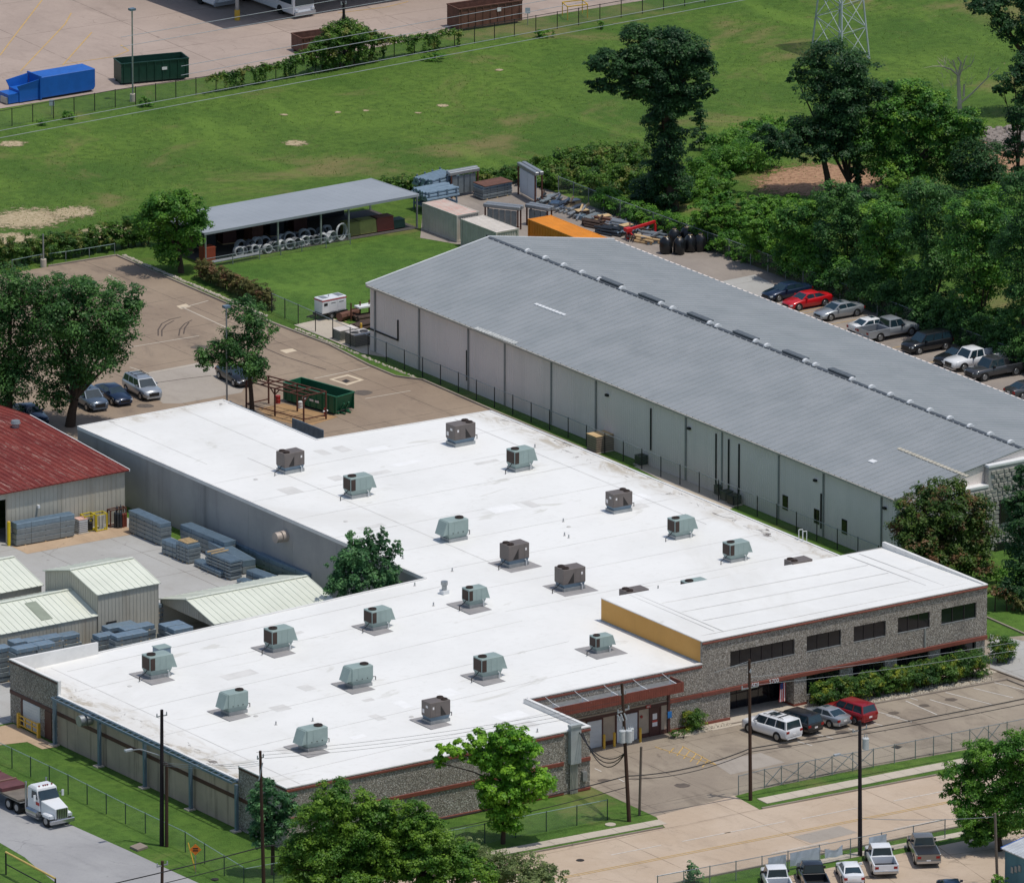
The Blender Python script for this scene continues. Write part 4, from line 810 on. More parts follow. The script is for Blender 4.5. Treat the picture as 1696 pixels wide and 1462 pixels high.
x, y, z = roof_pt(736, 983); vt = thing('vent_stack', 'silver vent stack with white base on the roof inner corner', 'vent', (x, y, z)); MB().box(-.3, .3, -.3, .3, 0, .35).build('base', M_WHITE, vt); MB().cyl((0, 0, .35), (0, 0, .75), .22, .22, 14).build('pipe', M_GALV, vt); MB().cyl((0, 0, .8), (0, 0, 1.1), .3, .3, 14).build('cap', M_GALV, vt)
i = 0
for px, py, lab in ((718, 1003, 'tiny pipe vent beside the small green unit near the silver stack'), (935, 887, 'pipe vent in the middle of the rear white roof'), (942, 891, 'pipe vent just right of the mid-roof pipe vent'), (518, 1194, 'pipe vent between two green units on the front roof'), (457, 1200, 'pipe vent right of the left-edge green unit'), (886, 741, 'pipe vent near the far right roof edge'), (687, 970, 'drain vent at the roof inner corner parapet'), (667, 925, 'pipe vent above the shrub at the long wall'), (1090, 975, 'pipe vent by the half hidden brown unit'), (749, 946, 'pipe vent above the silver stack'), (890, 1212, 'low round roof vent near the conduit trough'), (933, 864, 'pipe vent left of the brown unit on rear roof')):
    x, y, z = roof_pt(px, py); v_ = thing('pipe_vent', lab, 'vent', (x, y, z), group='roof pipe vents'); MB().cyl((0, 0, 0), (0, 0, .3), .06, .06, 8).build('pipe', M_GALV, v_); MB().cyl((0, 0, 0), (0, 0, .05), .14, .1, 10).build('flashing', M_SEAM, v_)
x, y, z = roof_pt(1341, 893); ld = thing('roof_ladder_rails', 'white ladder grab rails at the right roof edge', 'ladder', (X4+.1, y, z))
for q in (-.3, .3): MB().tube([(.1, q, -5), (.1, q, .9), (-.3, q, .95), (-.3, q, .05)], .035, 6).build('rail', M_WHITE, ld)
for k in range(12): MB().tube([(.1, -.3, -4.8+k*.38), (.1, .3, -4.8+k*.38)], .02, 5).build('rung', M_WHITE, ld)
# ================================================================ vehicles
def paint(name, c, metal=.25, rough=.28):
    s = NT(name); s.col(s.mix(s.ramp(s.noise(3, 3), .3, .7, 0, .15), c, sc(c, .8))); m = s.fin(rough, metal, .5)
    s.b.inputs['Coat Weight'].default_value = .6; s.b.inputs['Coat Roughness'].default_value = .08; return m
P_WHITE = paint('car_paint_white', srgb(226, 228, 230), 0); P_BLACK = paint('car_paint_black', srgb(34, 36, 40)); P_SILV = paint('car_paint_silver', srgb(170, 176, 182), .5); P_RED = paint('car_paint_red', srgb(196, 24, 34), .1)
P_DRED = paint('car_paint_dark_red', srgb(150, 20, 32), .2); P_BLUE = paint('car_paint_navy', srgb(28, 46, 72), .3); P_SLATE = paint('car_paint_slate', srgb(92, 106, 122), .4); P_GREY = paint('car_paint_grey', srgb(74, 76, 80), .4); P_TAN = paint('car_paint_pewter', srgb(132, 130, 126), .5)
M_CGL = mat('car_glass', srgb(36, 56, 66), .05, 0, var=.2, spec=.7); M_TYRE = mat('tyre_rubber', srgb(28, 28, 28), .85); M_RIM = mat('wheel_rim', srgb(160, 164, 168), .3, .8); M_HL = mat('headlight_lens', srgb(214, 220, 226), .15, .2); M_TL = mat('tail_light', srgb(150, 20, 22), .25); M_TRIM = mat('car_trim', srgb(34, 34, 36), .5); M_CHROME = mat('chrome', srgb(190, 192, 196), .2, .9)
SPEC = {
 'sedan': dict(L=4.8, W=1.84, H=1.45, st=[(-1, .70, .36, .78), (-.97, .86, .28, .98), (-.80, .96, .22, 1.02), (-.3, 1, .2, .99), (.25, 1, .2, .96), (.45, 1, .2, .95), (.80, .95, .22, .80), (.95, .86, .26, .70), (1, .66, .36, .56)], cab=(-.82, -.42, .12, .46), cw=(.88, .66), bl=.95),
 'suv': dict(L=4.8, W=1.95, H=1.76, st=[(-1, .80, .42, .92), (-.97, .94, .34, 1.08), (-.8, 1, .28, 1.10), (-.3, 1, .26, 1.10), (.3, 1, .26, 1.08), (.5, .99, .26, 1.06), (.83, .95, .28, .98), (.96, .86, .32, .86), (1, .70, .42, .66)], cab=(-.97, -.86, .22, .52), cw=(.90, .72), bl=1.06),
 'bigsuv': dict(L=5.4, W=2.05, H=1.93, st=[(-1, .84, .46, 1.0), (-.975, .96, .36, 1.16), (-.8, 1, .3, 1.18), (-.3, 1, .3, 1.18), (.3, 1, .3, 1.16), (.52, 1, .3, 1.14), (.86, .96, .32, 1.08), (.97, .88, .36, .95), (1, .74, .46, .72)], cab=(-.97, -.90, .26, .50), cw=(.90, .76), bl=1.14),
 'pickup': dict(L=5.9, W=2.02, H=1.90, st=[(-.20, 1, .36, 1.16), (.2, 1, .36, 1.14), (.48, 1, .36, 1.12), (.82, .96, .38, 1.06), (.96, .9, .42, .96), (1, .78, .5, .76)], cab=(-.19, -.13, .27, .47), cw=(.90, .74), bl=1.12, bed=True)}
def car(name, label, cat, kind, pm, at, ang, roof=None, group=None, rack=False, cover=False, sunroof=False):
    S = SPEC[kind]; h = S['L']/2; w = S['W']/2; H_ = S['H']; t = thing(name, label, cat, (float(at[0]), float(at[1]), .03), ang, group)
    b = MB(); prof = []
    for (x, wk, zb, zt) in S['st']:
        ww = w*wk; prof.append([(x*h, q*ww*a, z) for q, a, z in ((1, .0, zb), (1, .86, zb), (1, .985, zb+.18*(zt-zb)), (1, 1, zb+.55*(zt-zb)), (1, .975, zt-.10), (1, .90, zt-.015), (1, 0, zt+.03))])
    full = []
    for r in prof: full.append(r+[(p[0], -p[1], p[2]) for p in r[-2:0:-1]])
    n = len(full[0]); b.v = [p for r in full for p in r]
    for i in range(len(full)-1):
        for k in range(n): b.f.append((i*n+k, i*n+(k+1) % n, (i+1)*n+(k+1) % n, (i+1)*n+k))
    b.f.append(tuple(range(n))); b.f.append(tuple((len(full)-1)*n+k for k in range(n)))
    body = b.build('body', pm, t, smooth=True, ang=50)
    x0, x1, x2, x3 = [c*h for c in S['cab']]; wb, wt = w*S['cw'][0], w*S['cw'][1]; zb = S['bl']-.03; zt = H_-.05
    c = MB()
    rowsz = [(zb, x0, x3, wb), (zt-.06, x1-.02*h, x2+.03*h, wt+.02), (zt, x1+.06*h, x2-.03*h, wt-.06), (H_, x1+.16*h, x2-.12*h, wt*.6)]
    P = []
    for z, a, d, q in rowsz: P += [(a, -q, z), (d, -q, z), (d, q, z), (a, q, z)]
    f = [(0, 1, 2, 3)]
    for i in range(3):
        for k in range(4): f.append((i*4+k, i*4+(k+1) % 4, i*4+4+(k+1) % 4, i*4+4+k))
    f.append((12, 13, 14, 15)); c.add(P, f); c.build('cabin', roof or pm, t, smooth=True, ang=40)
    Q = [Vector(p) for p in P[:8]]
    def pane(nm, a, b_, c_, d_, m0=.07, out=None):
        a, b_, c_, d_ = a.copy(), b_.copy(), c_.copy(), d_.copy(); ce = (a+b_+c_+d_)/4; nrm = (b_-a).cross(d_-a).normalized()
        if nrm.dot(out) < 0: nrm = -nrm
        pts = [p+(ce-p)*m0+nrm*.008 for p in (a, b_, c_, d_)]; MB().hexa([p-nrm*.006 for p in pts]+pts).build(nm, M_CGL, t)
    pane('windshield', Q[1], Q[2], Q[6], Q[5], .09, Vector((1, 0, .5))); pane('rear_window', Q[0], Q[3], Q[7], Q[4], .12, Vector((-1, 0, .5)))
    for s, (i0, i1, j0, j1) in ((-1, (0, 1, 4, 5)), (1, (3, 2, 7, 6))):
        cuts = (.03, .34, .64, .97) if kind in ('suv', 'bigsuv') else (.06, .5, .94)
        for u, v in zip(cuts[:-1], cuts[1:]):
            pane('side_window', Q[i0].lerp(Q[i1], u), Q[i0].lerp(Q[i1], v), Q[j0].lerp(Q[j1], v), Q[j0].lerp(Q[j1], u), .10, Vector((0, s, .3)))
    wr = .40 if kind in ('pickup', 'bigsuv') else .35
    for fx in ((-.60, .62) if kind != 'pickup' else (-.56, .63)):
        for s in (-1, 1):
            yo = s*(w-.11)
            MB().cyl((fx*h, s*(w*.90), wr), (fx*h, s*(w+.006), wr), wr*1.17, wr*1.17, 18).build('wheel_arch', M_TRIM, t)
            wh = MB().cyl((fx*h, s*(w*.93), wr), (fx*h, s*(w+.02), wr), wr, wr*.97, 18).build('wheel', M_TYRE, t)
            MB().cyl((fx*h, s*(w+.0), wr), (fx*h, s*(w+.035), wr), wr*.68, wr*.6, 14).build('rim', M_RIM, wh)
    st = S['st']; hz = st[-2][3]
    for s in (-1, 1):
        MB().hexa([(h*.93, s*w*.62, hz-.24), (h*1.003, s*w*.58, hz-.24), (h*.97, s*w*.83, hz-.2), (h*.90, s*w*.93, hz-.18), (h*.93, s*w*.62, hz-.06), (h*.99, s*w*.58, hz-.09), (h*.955, s*w*.82, hz-.05), (h*.89, s*w*.92, hz-.04)]).build('headlight', M_HL, t)
        zz = S['bl'] if kind != 'pickup' else 1.1
        MB().box(-h*1.004, -h*.955, min(s*w*.60, s*w*.9), max(s*w*.60, s*w*.9), zz-.30, zz-.10).build('tail_light', M_TL, t)
        MB().box(x3-.22*h, x3-.17*h, min(s*wb*1.02, s*(wb*1.02+.22)), max(s*wb*1.02, s*(wb*1.02+.22)), zb+.02, zb+.2).build('mirror', pm if kind != 'pickup' else M_TRIM, t)
    MB().box(h*.97, h*1.005, -w*.5, w*.5, st[-1][2]+.02, hz-.1).build('grille', M_TRIM, t)
    MB().box(h*.9, h*1.01, -w*.74, w*.74, .26, .40).build('bumper', M_CHROME if kind == 'pickup' else pm, t); 
    MB().box(-h*1.008, -h*1.0, -.17, .17, .62 if kind != 'pickup' else .56, .76 if kind != 'pickup' else .7).build('licence_plate', M_PAPER, t)
    if S.get('bed'):
        bd = MB().box(-h, -.2*h, -w, -w+.12, .42, 1.14).box(-h, -.2*h, w-.12, w, .42, 1.14).box(-.24*h, -.2*h, -w+.12, w-.12, .42, 1.14); bd.build('bed_side', pm, t, bevel=.02)
        MB().box(-h, -h+.08, -w+.12, w-.12, .5, 1.13).build('tailgate', pm, t); MB().box(-h+.08, -.24*h, -w+.12, w-.12, .5, .56).build('bed_floor', M_TRIM, t); MB().box(-h*1.03, -h*.985, -w*.96, w*.96, .42, .62).build('rear_bumper', M_CHROME, t)
        if cover: MB().box(-h+.06, -.25*h, -w+.1, w-.1, 1.1, 1.16).build('bed_cover', M_TRIM, t)
    else: MB().box(-h*1.0, -h*.94, -w*.80, w*.80, .34, .5).build('rear_bumper', pm, t)
    if rack:
        for s in (-1, 1): MB().tube([(x1+.15*h, s*wt*.85, H_+.0), (x1+.18*h, s*wt*.85, H_+.06), (x2-.2*h, s*wt*.85, H_+.06), (x2-.15*h, s*wt*.85, H_)], .025, 5).build('roof_rail', M_TRIM, t)
        for q in (.3, .6): MB().box(x1+(x2-x1)*q, x1+(x2-x1)*q+.08, -wt*.85, wt*.85, H_+.04, H_+.08).build('cross_bar', M_TRIM, t)
    if sunroof: MB().box(x1+(x2-x1)*.48, x1+(x2-x1)*.8, -wt*.5, wt*.5, H_-.005, H_+.01).build('sunroof', M_CGL, t)
    return t
hs = hd((1286, 1236), (1233, 1219.5))
fr = 'cars in the front parking lot'; bk = 'vehicles parked along the wooded fence'; lf = 'cars parked in the left lot'; lo = 'vehicles in the street corner lot'
def mid(a, b): return G((a[0]+b[0])/2, (a[1]+b[1])/2)
car('parked_car', 'large white suv with roof rack in the front lot, nearest the entry', 'suv', 'bigsuv', P_WHITE, G(1278, 1217), hs, rack=True, sunroof=True, group=fr)
car('parked_car', 'black suv between the white suv and the silver sedan', 'suv', 'suv', P_BLACK, G(1318, 1207), hs, group=fr)
car('parked_car', 'silver sedan with tail to the street, beside the dark red suv', 'car', 'sedan', P_SILV, G(1366, 1196), hs, sunroof=True, group=fr)
car('parked_car', 'dark red suv at the right end of the front lot row', 'suv', 'suv', P_DRED, G(1408, 1190), hs, group=fr)
hl = hd((205, 647), (236, 664))
car('parked_car', 'silver suv facing the roof in the left lot, right of three', 'suv', 'suv', P_SILV, G(236, 654), hl, group=lf, rack=True)
car('parked_car', 'navy sedan between slate and silver suvs in the left lot', 'car', 'sedan', P_BLUE, G(188, 663), hl, group=lf)
car('parked_car', 'slate blue suv partly under the big lot tree', 'suv', 'suv', P_SLATE, G(147, 672), hl, group=lf)
car('parked_car', 'dark car peeking from behind the red roofed workshop', 'car', 'sedan', P_BLUE, G(50, 696), hl, group=lf)
car('parked_car', 'black car in shade behind the small lot tree and lamp post', 'car', 'sedan', P_BLACK, G(389, 632), hl, group=lf)
hx = math.pi
car('parked_car', 'navy car at the far end of the row by the woods', 'car', 'sedan', P_BLUE, G(1303, 493), hx, group=bk)
car('parked_car', 'bright red coupe parked beside the woods', 'car', 'sedan', P_RED, G(1336, 508), hx, group=bk)
car('parked_car', 'silver sedan with sunroof between red coupe and white sedan', 'car', 'sedan', P_SILV, G(1389, 525), hx, sunroof=True, group=bk)
car('parked_car', 'white sedan parked nose in beside the silver pickup', 'car', 'sedan', P_WHITE, G(1446, 550), 0, sunroof=True, group=bk)
car('parked_truck', 'silver crew cab pickup backed out toward the grey roof', 'pickup', 'pickup', P_SILV, G(1472, 558), 0, group=bk)
car('parked_car', 'black suv alone in the shade of the woods', 'suv', 'suv', P_BLACK, G(1535, 580), hx, group=bk)
car('parked_car', 'black sedan tucked left of the white pickup', 'car', 'sedan', P_BLACK, G(1588, 600), hx, group=bk)
car('parked_truck', 'white pickup truck facing the grey roof by the woods', 'pickup', 'pickup', P_WHITE, G(1614, 607), hx, group=bk)
car('parked_truck', 'dark grey pickup right of the white pickup by the woods', 'pickup', 'pickup', P_GREY, G(1648, 623), hx, group=bk)
car('parked_car', 'dark car cut by the right edge beside the grey roof', 'car', 'sedan', P_GREY, G(1706, 655), 0, group=bk)
hb = hd((1466, 1452), (1450, 1418))
car('parked_truck', 'white pickup in the corner lot below the black pole', 'pickup', 'pickup', P_WHITE, G(1459, 1436), hb, group=lo)
car('parked_truck', 'pewter pickup with covered bed, rightmost in the corner lot', 'pickup', 'pickup', P_TAN, G(1529, 1419), hb, cover=True, group=lo)
car('parked_car', 'white sedan between black and white pickups in the corner lot', 'car', 'sedan', P_WHITE, G(1408, 1455), hb, group=lo)
car('parked_truck', 'black pickup at the bottom edge left of the white sedan', 'pickup', 'pickup', P_BLACK, G(1346, 1465), hb, group=lo)
car('parked_truck', 'white pickup at the bottom edge, leftmost in the corner lot', 'pickup', 'pickup', P_WHITE, G(1286, 1472), hb, group=lo)
car('parked_car', 'dark blue car roof showing at the bottom edge of the corner lot', 'car', 'sedan', P_BLUE, G(1575, 1484), hb, group=lo)
# ---- semi truck with flatbed
ht = hd((28, 1335), (85, 1362)); tp = G(75, 1357)
TK = thing('semi_truck', 'white semi truck tractor parked on the grey side road', 'truck', (tp[0], tp[1], .03), ht)
def chamf(x0, x1, w0, w1, z0, z1, z2): return [(x0, -w0, z0), (x1, -w1, z0), (x1, w1, z0), (x0, w0, z0), (x0, -w0, z1), (x1, -w1, z2), (x1, w1, z2), (x0, w0, z1)]
MB().hexa([(-1.1, -1.0, 1.0), (.75, -1.0, 1.0), (.75, 1.0, 1.0), (-1.1, 1.0, 1.0), (-1.1, -.95, 2.75), (.25, -.95, 2.75), (.25, .95, 2.75), (-1.1, .95, 2.75)]).hexa([(-1.05, -.93, 2.75), (.27, -.93, 2.75), (.27, .93, 2.75), (-1.05, .93, 2.75), (-.9, -.8, 2.92), (.05, -.8, 2.92), (.05, .8, 2.92), (-.9, .8, 2.92)]).build('cab', P_WHITE, TK, bevel=.03)
MB().hexa(chamf(.75, 2.5, .88, .62, .75, 1.95, 1.62)).build('hood', P_WHITE, TK, bevel=.04)
MB().hexa([(.77, -.9, 1.98), (.79, .9, 1.98), (.75, .9, 2.0), (.73, -.9, 2.0), (.34, -.86, 2.62), (.34, .86, 2.62), (.3, .86, 2.62), (.3, -.86, 2.62)]).build('windshield', M_CGL, TK)
for s in (-1, 1):
    MB().hexa([(-.45, s*1.0, 1.95), (.45, s*1.0, 1.95), (.45, s*1.02, 1.95), (-.45, s*1.02, 1.95), (-.45, s*.965, 2.55), (.2, s*.965, 2.55), (.2, s*.985, 2.55), (-.45, s*.985, 2.55)]).build('side_window', M_CGL, TK)
    MB().box(1.25, 2.3, min(s*.62, s*1.12), max(s*.62, s*1.12), .72, 1.12).build('fender', P_WHITE, TK, bevel=.1)
    MB().cyl((-1.35, s*.98, .7), (-1.35, s*.98, 3.05), .09, .09, 10).build('exhaust_stack', M_CHROME, TK)
    MB().cyl((-1.0, s*.95, .75), (.55, s*.95, .75), .32, .32, 12).build('fuel_tank', M_CHROME, TK); MB().box(-1.1, .7, min(s*.8, s*1.12), max(s*.8, s*1.12), .38, .46).build('step', M_GALV, TK)
    m_ = MB().box(.5, .58, min(s*1.25, s*1.45), max(s*1.25, s*1.45), 1.95, 2.45).build('mirror', P_WHITE, TK); MB().tube([(.5, s*1.0, 2.3), (.54, s*1.3, 2.3)], .02, 5).build('mirror_arm', M_CHROME, m_)
    MB().box(2.28, 2.42, min(s*.72, s*1.05), max(s*.72, s*1.05), .8, 1.05).build('headlight', M_HL, TK)
    for x in (1.75, -2.6, -3.85):
        y0, y1 = (s*.78, s*1.08) if x > 0 else (s*.55, s*1.12)
        wh = MB().cyl((x, y0, .5), (x, y1, .5), .5, .48, 18).build('wheel', M_TYRE, TK); MB().cyl((x, y1-s*.02, .5), (x, y1+s*.015, .5), .3, .26, 14).build('rim', M_RIM, wh)
    MB().box(-4.5, -2.0, min(s*.6, s*1.1), max(s*.6, s*1.1), 1.02, 1.07).build('mud_fender', M_GALV, TK)
MB().box(2.48, 2.56, -.52, .52, .72, 1.6).build('grille', M_CHROME, TK)
for k in range(6): MB().box(2.561, 2.58, -.46+k*.17, -.40+k*.17, .78, 1.55).build('grille_bar', M_TRIM, TK)
MB().box(2.45, 2.7, -1.15, 1.15, .38, .72).build('bumper', M_CHROME, TK, bevel=.04)
MB().box(-4.6, 1.0, -.45, .45, .62, .95).build('chassis', M_BLK, TK)
for k, y in enumerate((-.6, -.2, 0, .2, .6)): MB().box(.0, .12, y-.05, y+.05, 2.92, 3.0).build('marker_light', M_TL, TK)
MB().box(.2, .7, -1.015, -1.003, 1.5, 1.75).build('door_decal', mat('red_decal', srgb(190, 50, 46), .5), TK)
TRL = thing('flatbed_trailer', 'dark red flatbed trailer behind the white semi truck, cut by left edge', 'trailer', (tp[0], tp[1], .03), ht)
MB().box(-16, -2.2, -1.25, 1.25, 1.15, 1.3).build('deck', mat('worn_deck', srgb(120, 112, 102), .8, var=.3), TRL); MB().box(-16, -2.2, -.5, .5, .8, 1.15).build('frame', M_BLK, TRL)
MB().box(-16, -4.6, -1.2, 1.2, 1.31, 1.6).build('cargo_plate', mat('oxide_red', srgb(104, 62, 64), .7, var=.25), TRL)
for k in range(4): MB().box(-6.4-k*2.4, -6.2-k*2.4, -1.22, 1.22, 1.61, 1.69).build('tie_beam', mat('oxide_beam', srgb(126, 96, 84), .8) if k == 0 else bpy.data.materials['oxide_beam'], TRL)
for s in (-1, 1):
    for x in (-14, -12.7): MB().cyl((x, s*.6, .5), (x, s*1.15, .5), .5, .48, 16).build('wheel', M_TYRE, TRL)
    MB().box(-3.0, -2.8, min(s*.7, s*.8), max(s*.7, s*.8), .05, 1.15).build('landing_leg', M_BLK, TRL)
# ================================================================ containers and skips
M_GRN = mat('dumpster_green', srgb(30, 104, 72), .5, var=.25); M_DGRN = mat('dark_green', srgb(18, 62, 50), .5, var=.25); M_RUST = mat('rusty_brown', srgb(112, 76, 62), .8, var=.35, scale=2); M_CBLUE = mat('compactor_blue', srgb(24, 96, 184), .45, var=.15); M_RUSTF = mat('rust_frame', srgb(96, 56, 42), .8, var=.25)
M_INR = mat('skip_inside', srgb(74, 70, 66), .9, var=.3)
def skip(name, label, a, b, wd, H_, m, hook=True, cat='dumpster', ribs=9, inner=None):
    A, B = G(*a), G(*b); Ln = float(np.linalg.norm((B-A)[:2])); ang = math.atan2(B[1]-A[1], B[0]-A[0])
    nrm = np.array([-math.sin(ang), math.cos(ang), 0]);
    if np.dot(nrm, FH) < 0: nrm = -nrm
    c = (A+B)/2+nrm*wd/2; t = thing(name, label, cat, (c[0], c[1], .03), ang); h = Ln/2; w2 = wd/2
    MB().box(-h, h, -w2, -w2+.06, .18, H_).box(-h, h, w2-.06, w2, .18, H_).box(-h, -h+.06, -w2+.06, w2-.06, .18, H_).hexa([(h-.5, -w2+.06, .18), (h-.44, -w2+.06, .18), (h-.44, w2-.06, .18), (h-.5, w2-.06, .18), (h-.06, -w2+.06, H_), (h, -w2+.06, H_), (h, w2-.06, H_), (h-.06, w2-.06, H_)]).build('wall', m, t)
    MB().box(-h+.06, h-.3, -w2+.06, w2-.06, .18, .26).build('floor', inner or M_INR, t)
    for s in (-1, 1):
        MB().box(-h, h-.2, s*w2*.55-.08, s*w2*.55+.08, 0, .18).build('skid', m, t); MB().box(-h-.02, h+.02, s*w2-.07, s*w2+.07, H_-.08, H_+.04).build('top_rail', m, t)
        for k in range(ribs): x = -h+.3+(Ln-.6)*k/(ribs-1); MB().box(x-.05, x+.05, min(s*w2, s*(w2+.07)), max(s*w2, s*(w2+.07)), .2, H_-.1).build('rib', m, t)
    for s in (-1, 1): MB().box(s*h-.05, s*h+.05, -w2+.07, w2-.07, H_-.07, H_+.03).build('end_rail', m, t)
    if hook:
        for s in (-1, 1): MB().beam((h-.35, s*.35, .25), (h+.15, s*.3, 1.0), .12).beam((h-.5, s*.35, .1), (h+.35, s*.35, .1), .12).build('hook_frame', m, t)
    return t, h, w2
t, h, w2 = skip('roll_off_dumpster', 'green roll-off dumpster beside the rusty frame in the left lot', (469, 665), (557, 689), 2.3, 1.75, M_GRN)
sgn = 1
for x in (-.6, .3, 1.0): 
    for s in (-1, 1): MB().box(x-.25, x+.25, s*(w2+.075)-.004, s*(w2+.075)+.004, .75, .95).build('lettering_plate', M_PAPER, t)
t, h, w2 = skip('roll_off_dumpster', 'dark green open dumpster in the far lot behind the lamp post', (201, 142), (313, 132), 2.4, 2.15, M_DGRN, False)
for s in (-1, 1): MB().box(h*.2, h*.35, s*(w2+.075)-.004, s*(w2+.075)+.004, 1.2, 1.5).build('sticker', M_PAPER, t)
t, h, w2 = skip('roll_off_dumpster', 'rusty brown open dumpster at the top of the far lot', (760, 53), (865, 38), 2.4, 2.3, M_RUST, False, inner=M_RUST)
for s in (-1, 1): MB().box(h*.2, h*.32, s*(w2+.075)-.004, s*(w2+.075)+.004, 1.5, 1.9).build('sticker', M_PAPER, t)
skip('roll_off_dumpster', 'rusty container top showing behind the vine covered fence', (500, 92), (590, 80), 2.3, 1.7, M_RUST, False)
# blue compactor
A, B = G(14, 176), G(158, 152); ang = math.atan2(B[1]-A[1], B[0]-A[0]); Ln = float(np.linalg.norm((B-A)[:2])); nrm = np.array([-math.sin(ang), math.cos(ang), 0]); c = (A+B)/2+nrm*1.2
CPX = thing('trash_compactor', 'bright blue trash compactor with receiver box in the far lot', 'compactor', (c[0], c[1], .03), ang); h = Ln/2; xb = -h+Ln*.38
MB().add([(xb, -1.2, .2), (h-.2, -1.2, .2), (h, -1.2, .5), (h, -1.2, 2.3), (xb, -1.2, 2.3), (xb, 1.2, .2), (h-.2, 1.2, .2), (h, 1.2, .5), (h, 1.2, 2.3), (xb, 1.2, 2.3)], [(0, 1, 2, 3, 4), (5, 9, 8, 7, 6), (0, 5, 6, 1), (1, 6, 7, 2), (2, 7, 8, 3), (3, 8, 9, 4), (4, 9, 5, 0)]).build('receiver_box', M_CBLUE, CPX, bevel=.04)
MB().box(xb-.15, xb, -1.25, 1.25, .1, 2.45).build('end_frame', M_CBLUE, CPX); MB().box(xb-2.4, xb-.15, -1.0, 1.0, .1, 1.25).build('charge_box', M_CBLUE, CPX); MB().hexa([(xb-2.4, -1.0, 1.25), (xb-.2, -1.0, 1.25), (xb-.2, -.9, 1.25), (xb-2.4, -.9, 1.25), (xb-2.7, -1.1, 1.75), (xb-.2, -1.1, 2.1), (xb-.2, -1.0, 2.1), (xb-2.7, -1.0, 1.75)]).hexa([(xb-2.4, .9, 1.25), (xb-.2, .9, 1.25), (xb-.2, 1.0, 1.25), (xb-2.4, 1.0, 1.25), (xb-2.7, 1.0, 1.95), (xb-.2, 1.0, 2.3), (xb-.2, 1.1, 2.3), (xb-2.7, 1.1, 1.95)]).build('hopper', M_CBLUE, CPX)
MB().box(-h+.2, xb-2.4, -.9, .9, .1, 1.0).build('ram_housing', M_CBLUE, CPX); MB().box(-h, -h+.2, -.8, .3, .1, .7).build('power_unit', M_GALV, CPX)
for s in (-1, 1): MB().box(xb, h-.3, s*.9-.1, s*.9+.1, 0, .2).build('skid', M_BLK, CPX)
# shipping containers
def container(label, a, b, wd, H_, m, roofm, window=None):
    A, B = G(*a), G(*b); Ln = float(np.linalg.norm((B-A)[:2])); ang = math.atan2(B[1]-A[1], B[0]-A[0]); nrm = np.array([-math.sin(ang), math.cos(ang), 0])
    if np.dot(nrm, RT) < 0: nrm = -nrm
    c = (A+B)/2+nrm*wd/2; t = thing('shipping_container', label, 'container', (c[0], c[1], .03), ang, 'containers in the storage yard'); h = Ln/2; w2 = wd/2
    MB().box(-h+.04, h-.04, -w2+.04, w2-.04, .12, H_-.04).build('body', m, t)
    MB().box(-h+.02, h-.02, -w2+.02, w2-.02, H_-.04, H_).build('roof', roofm, t)
    fr_ = MB()
    for sx in (-1, 1):
        for sy in (-1, 1): fr_.box(sx*h-.08, sx*h+.08, sy*w2-.08, sy*w2+.08, .0, H_+.03)
        fr_.box(sx*h-.05, sx*h+.05, -w2+.08, w2-.08, H_-.12, H_+.02); fr_.box(sx*h-.05, sx*h+.05, -w2+.08, w2-.08, .02, .16)
    for sy in (-1, 1): fr_.box(-h+.08, h-.08, sy*w2-.05, sy*w2+.05, H_-.1, H_+.02); fr_.box(-h+.08, h-.08, sy*w2-.05, sy*w2+.05, .02, .16)
    fr_.build('frame', m, t)
    cr = MB(); n = int(Ln/.28)
    for k in range(n):
        x = -h+.2+(Ln-.4)*k/n
        for s in (-1, 1): cr.box(x, x+.12, min(s*(w2-.04), s*(w2)), max(s*(w2-.04), s*w2), .17, H_-.13)
    n = int(wd/.28)
    for k in range(n):
        y = -w2+.15+(wd-.3)*k/n
        for s in (-1, 1): cr.box(min(s*(h-.04), s*h), max(s*(h-.04), s*h), y, y+.12, .17, H_-.13)
    n = int(Ln/.4)
    for k in range(n): cr.box(-h+.2+(Ln-.4)*k/n, -h+.35+(Ln-.4)*k/n, -w2+.1, w2-.1, H_, H_+.018)
    cr.build('corrugation', m, t, kind='stuff')
    if window:
        for s in (-1, 1): MB().box(window*h-.35, window*h+.35, s*(w2+.01)-.02, s*(w2+.01)+.02, 1.3, 2.0).build('window', M_BLK, t)
M_PINK = mat('faded_pink_roof', srgb(206, 180, 168), .8, var=.2, scale=.8, c2=srgb(200, 142, 128)); M_BEIGE = mat('beige_container', srgb(198, 192, 180), .7, var=.15); M_PALEW = mat('pale_container_roof', srgb(216, 208, 200), .7, var=.15); M_ORANGE = mat('orange_container', srgb(226, 142, 34), .6, var=.18, scale=.6)
container('beige shipping container with faded pink roof by the canopy shed', (701, 381), (757, 402), 2.44, 2.6, M_BEIGE, M_PINK)
container('beige container with small window next to the pink-roofed one', (765, 408), (822, 430), 2.44, 2.6, M_BEIGE, M_PALEW, .55)
container('orange shipping container behind the grey roof', (876, 408), (985, 452), 2.44, 2.6, M_ORANGE, M_ORANGE, .82)
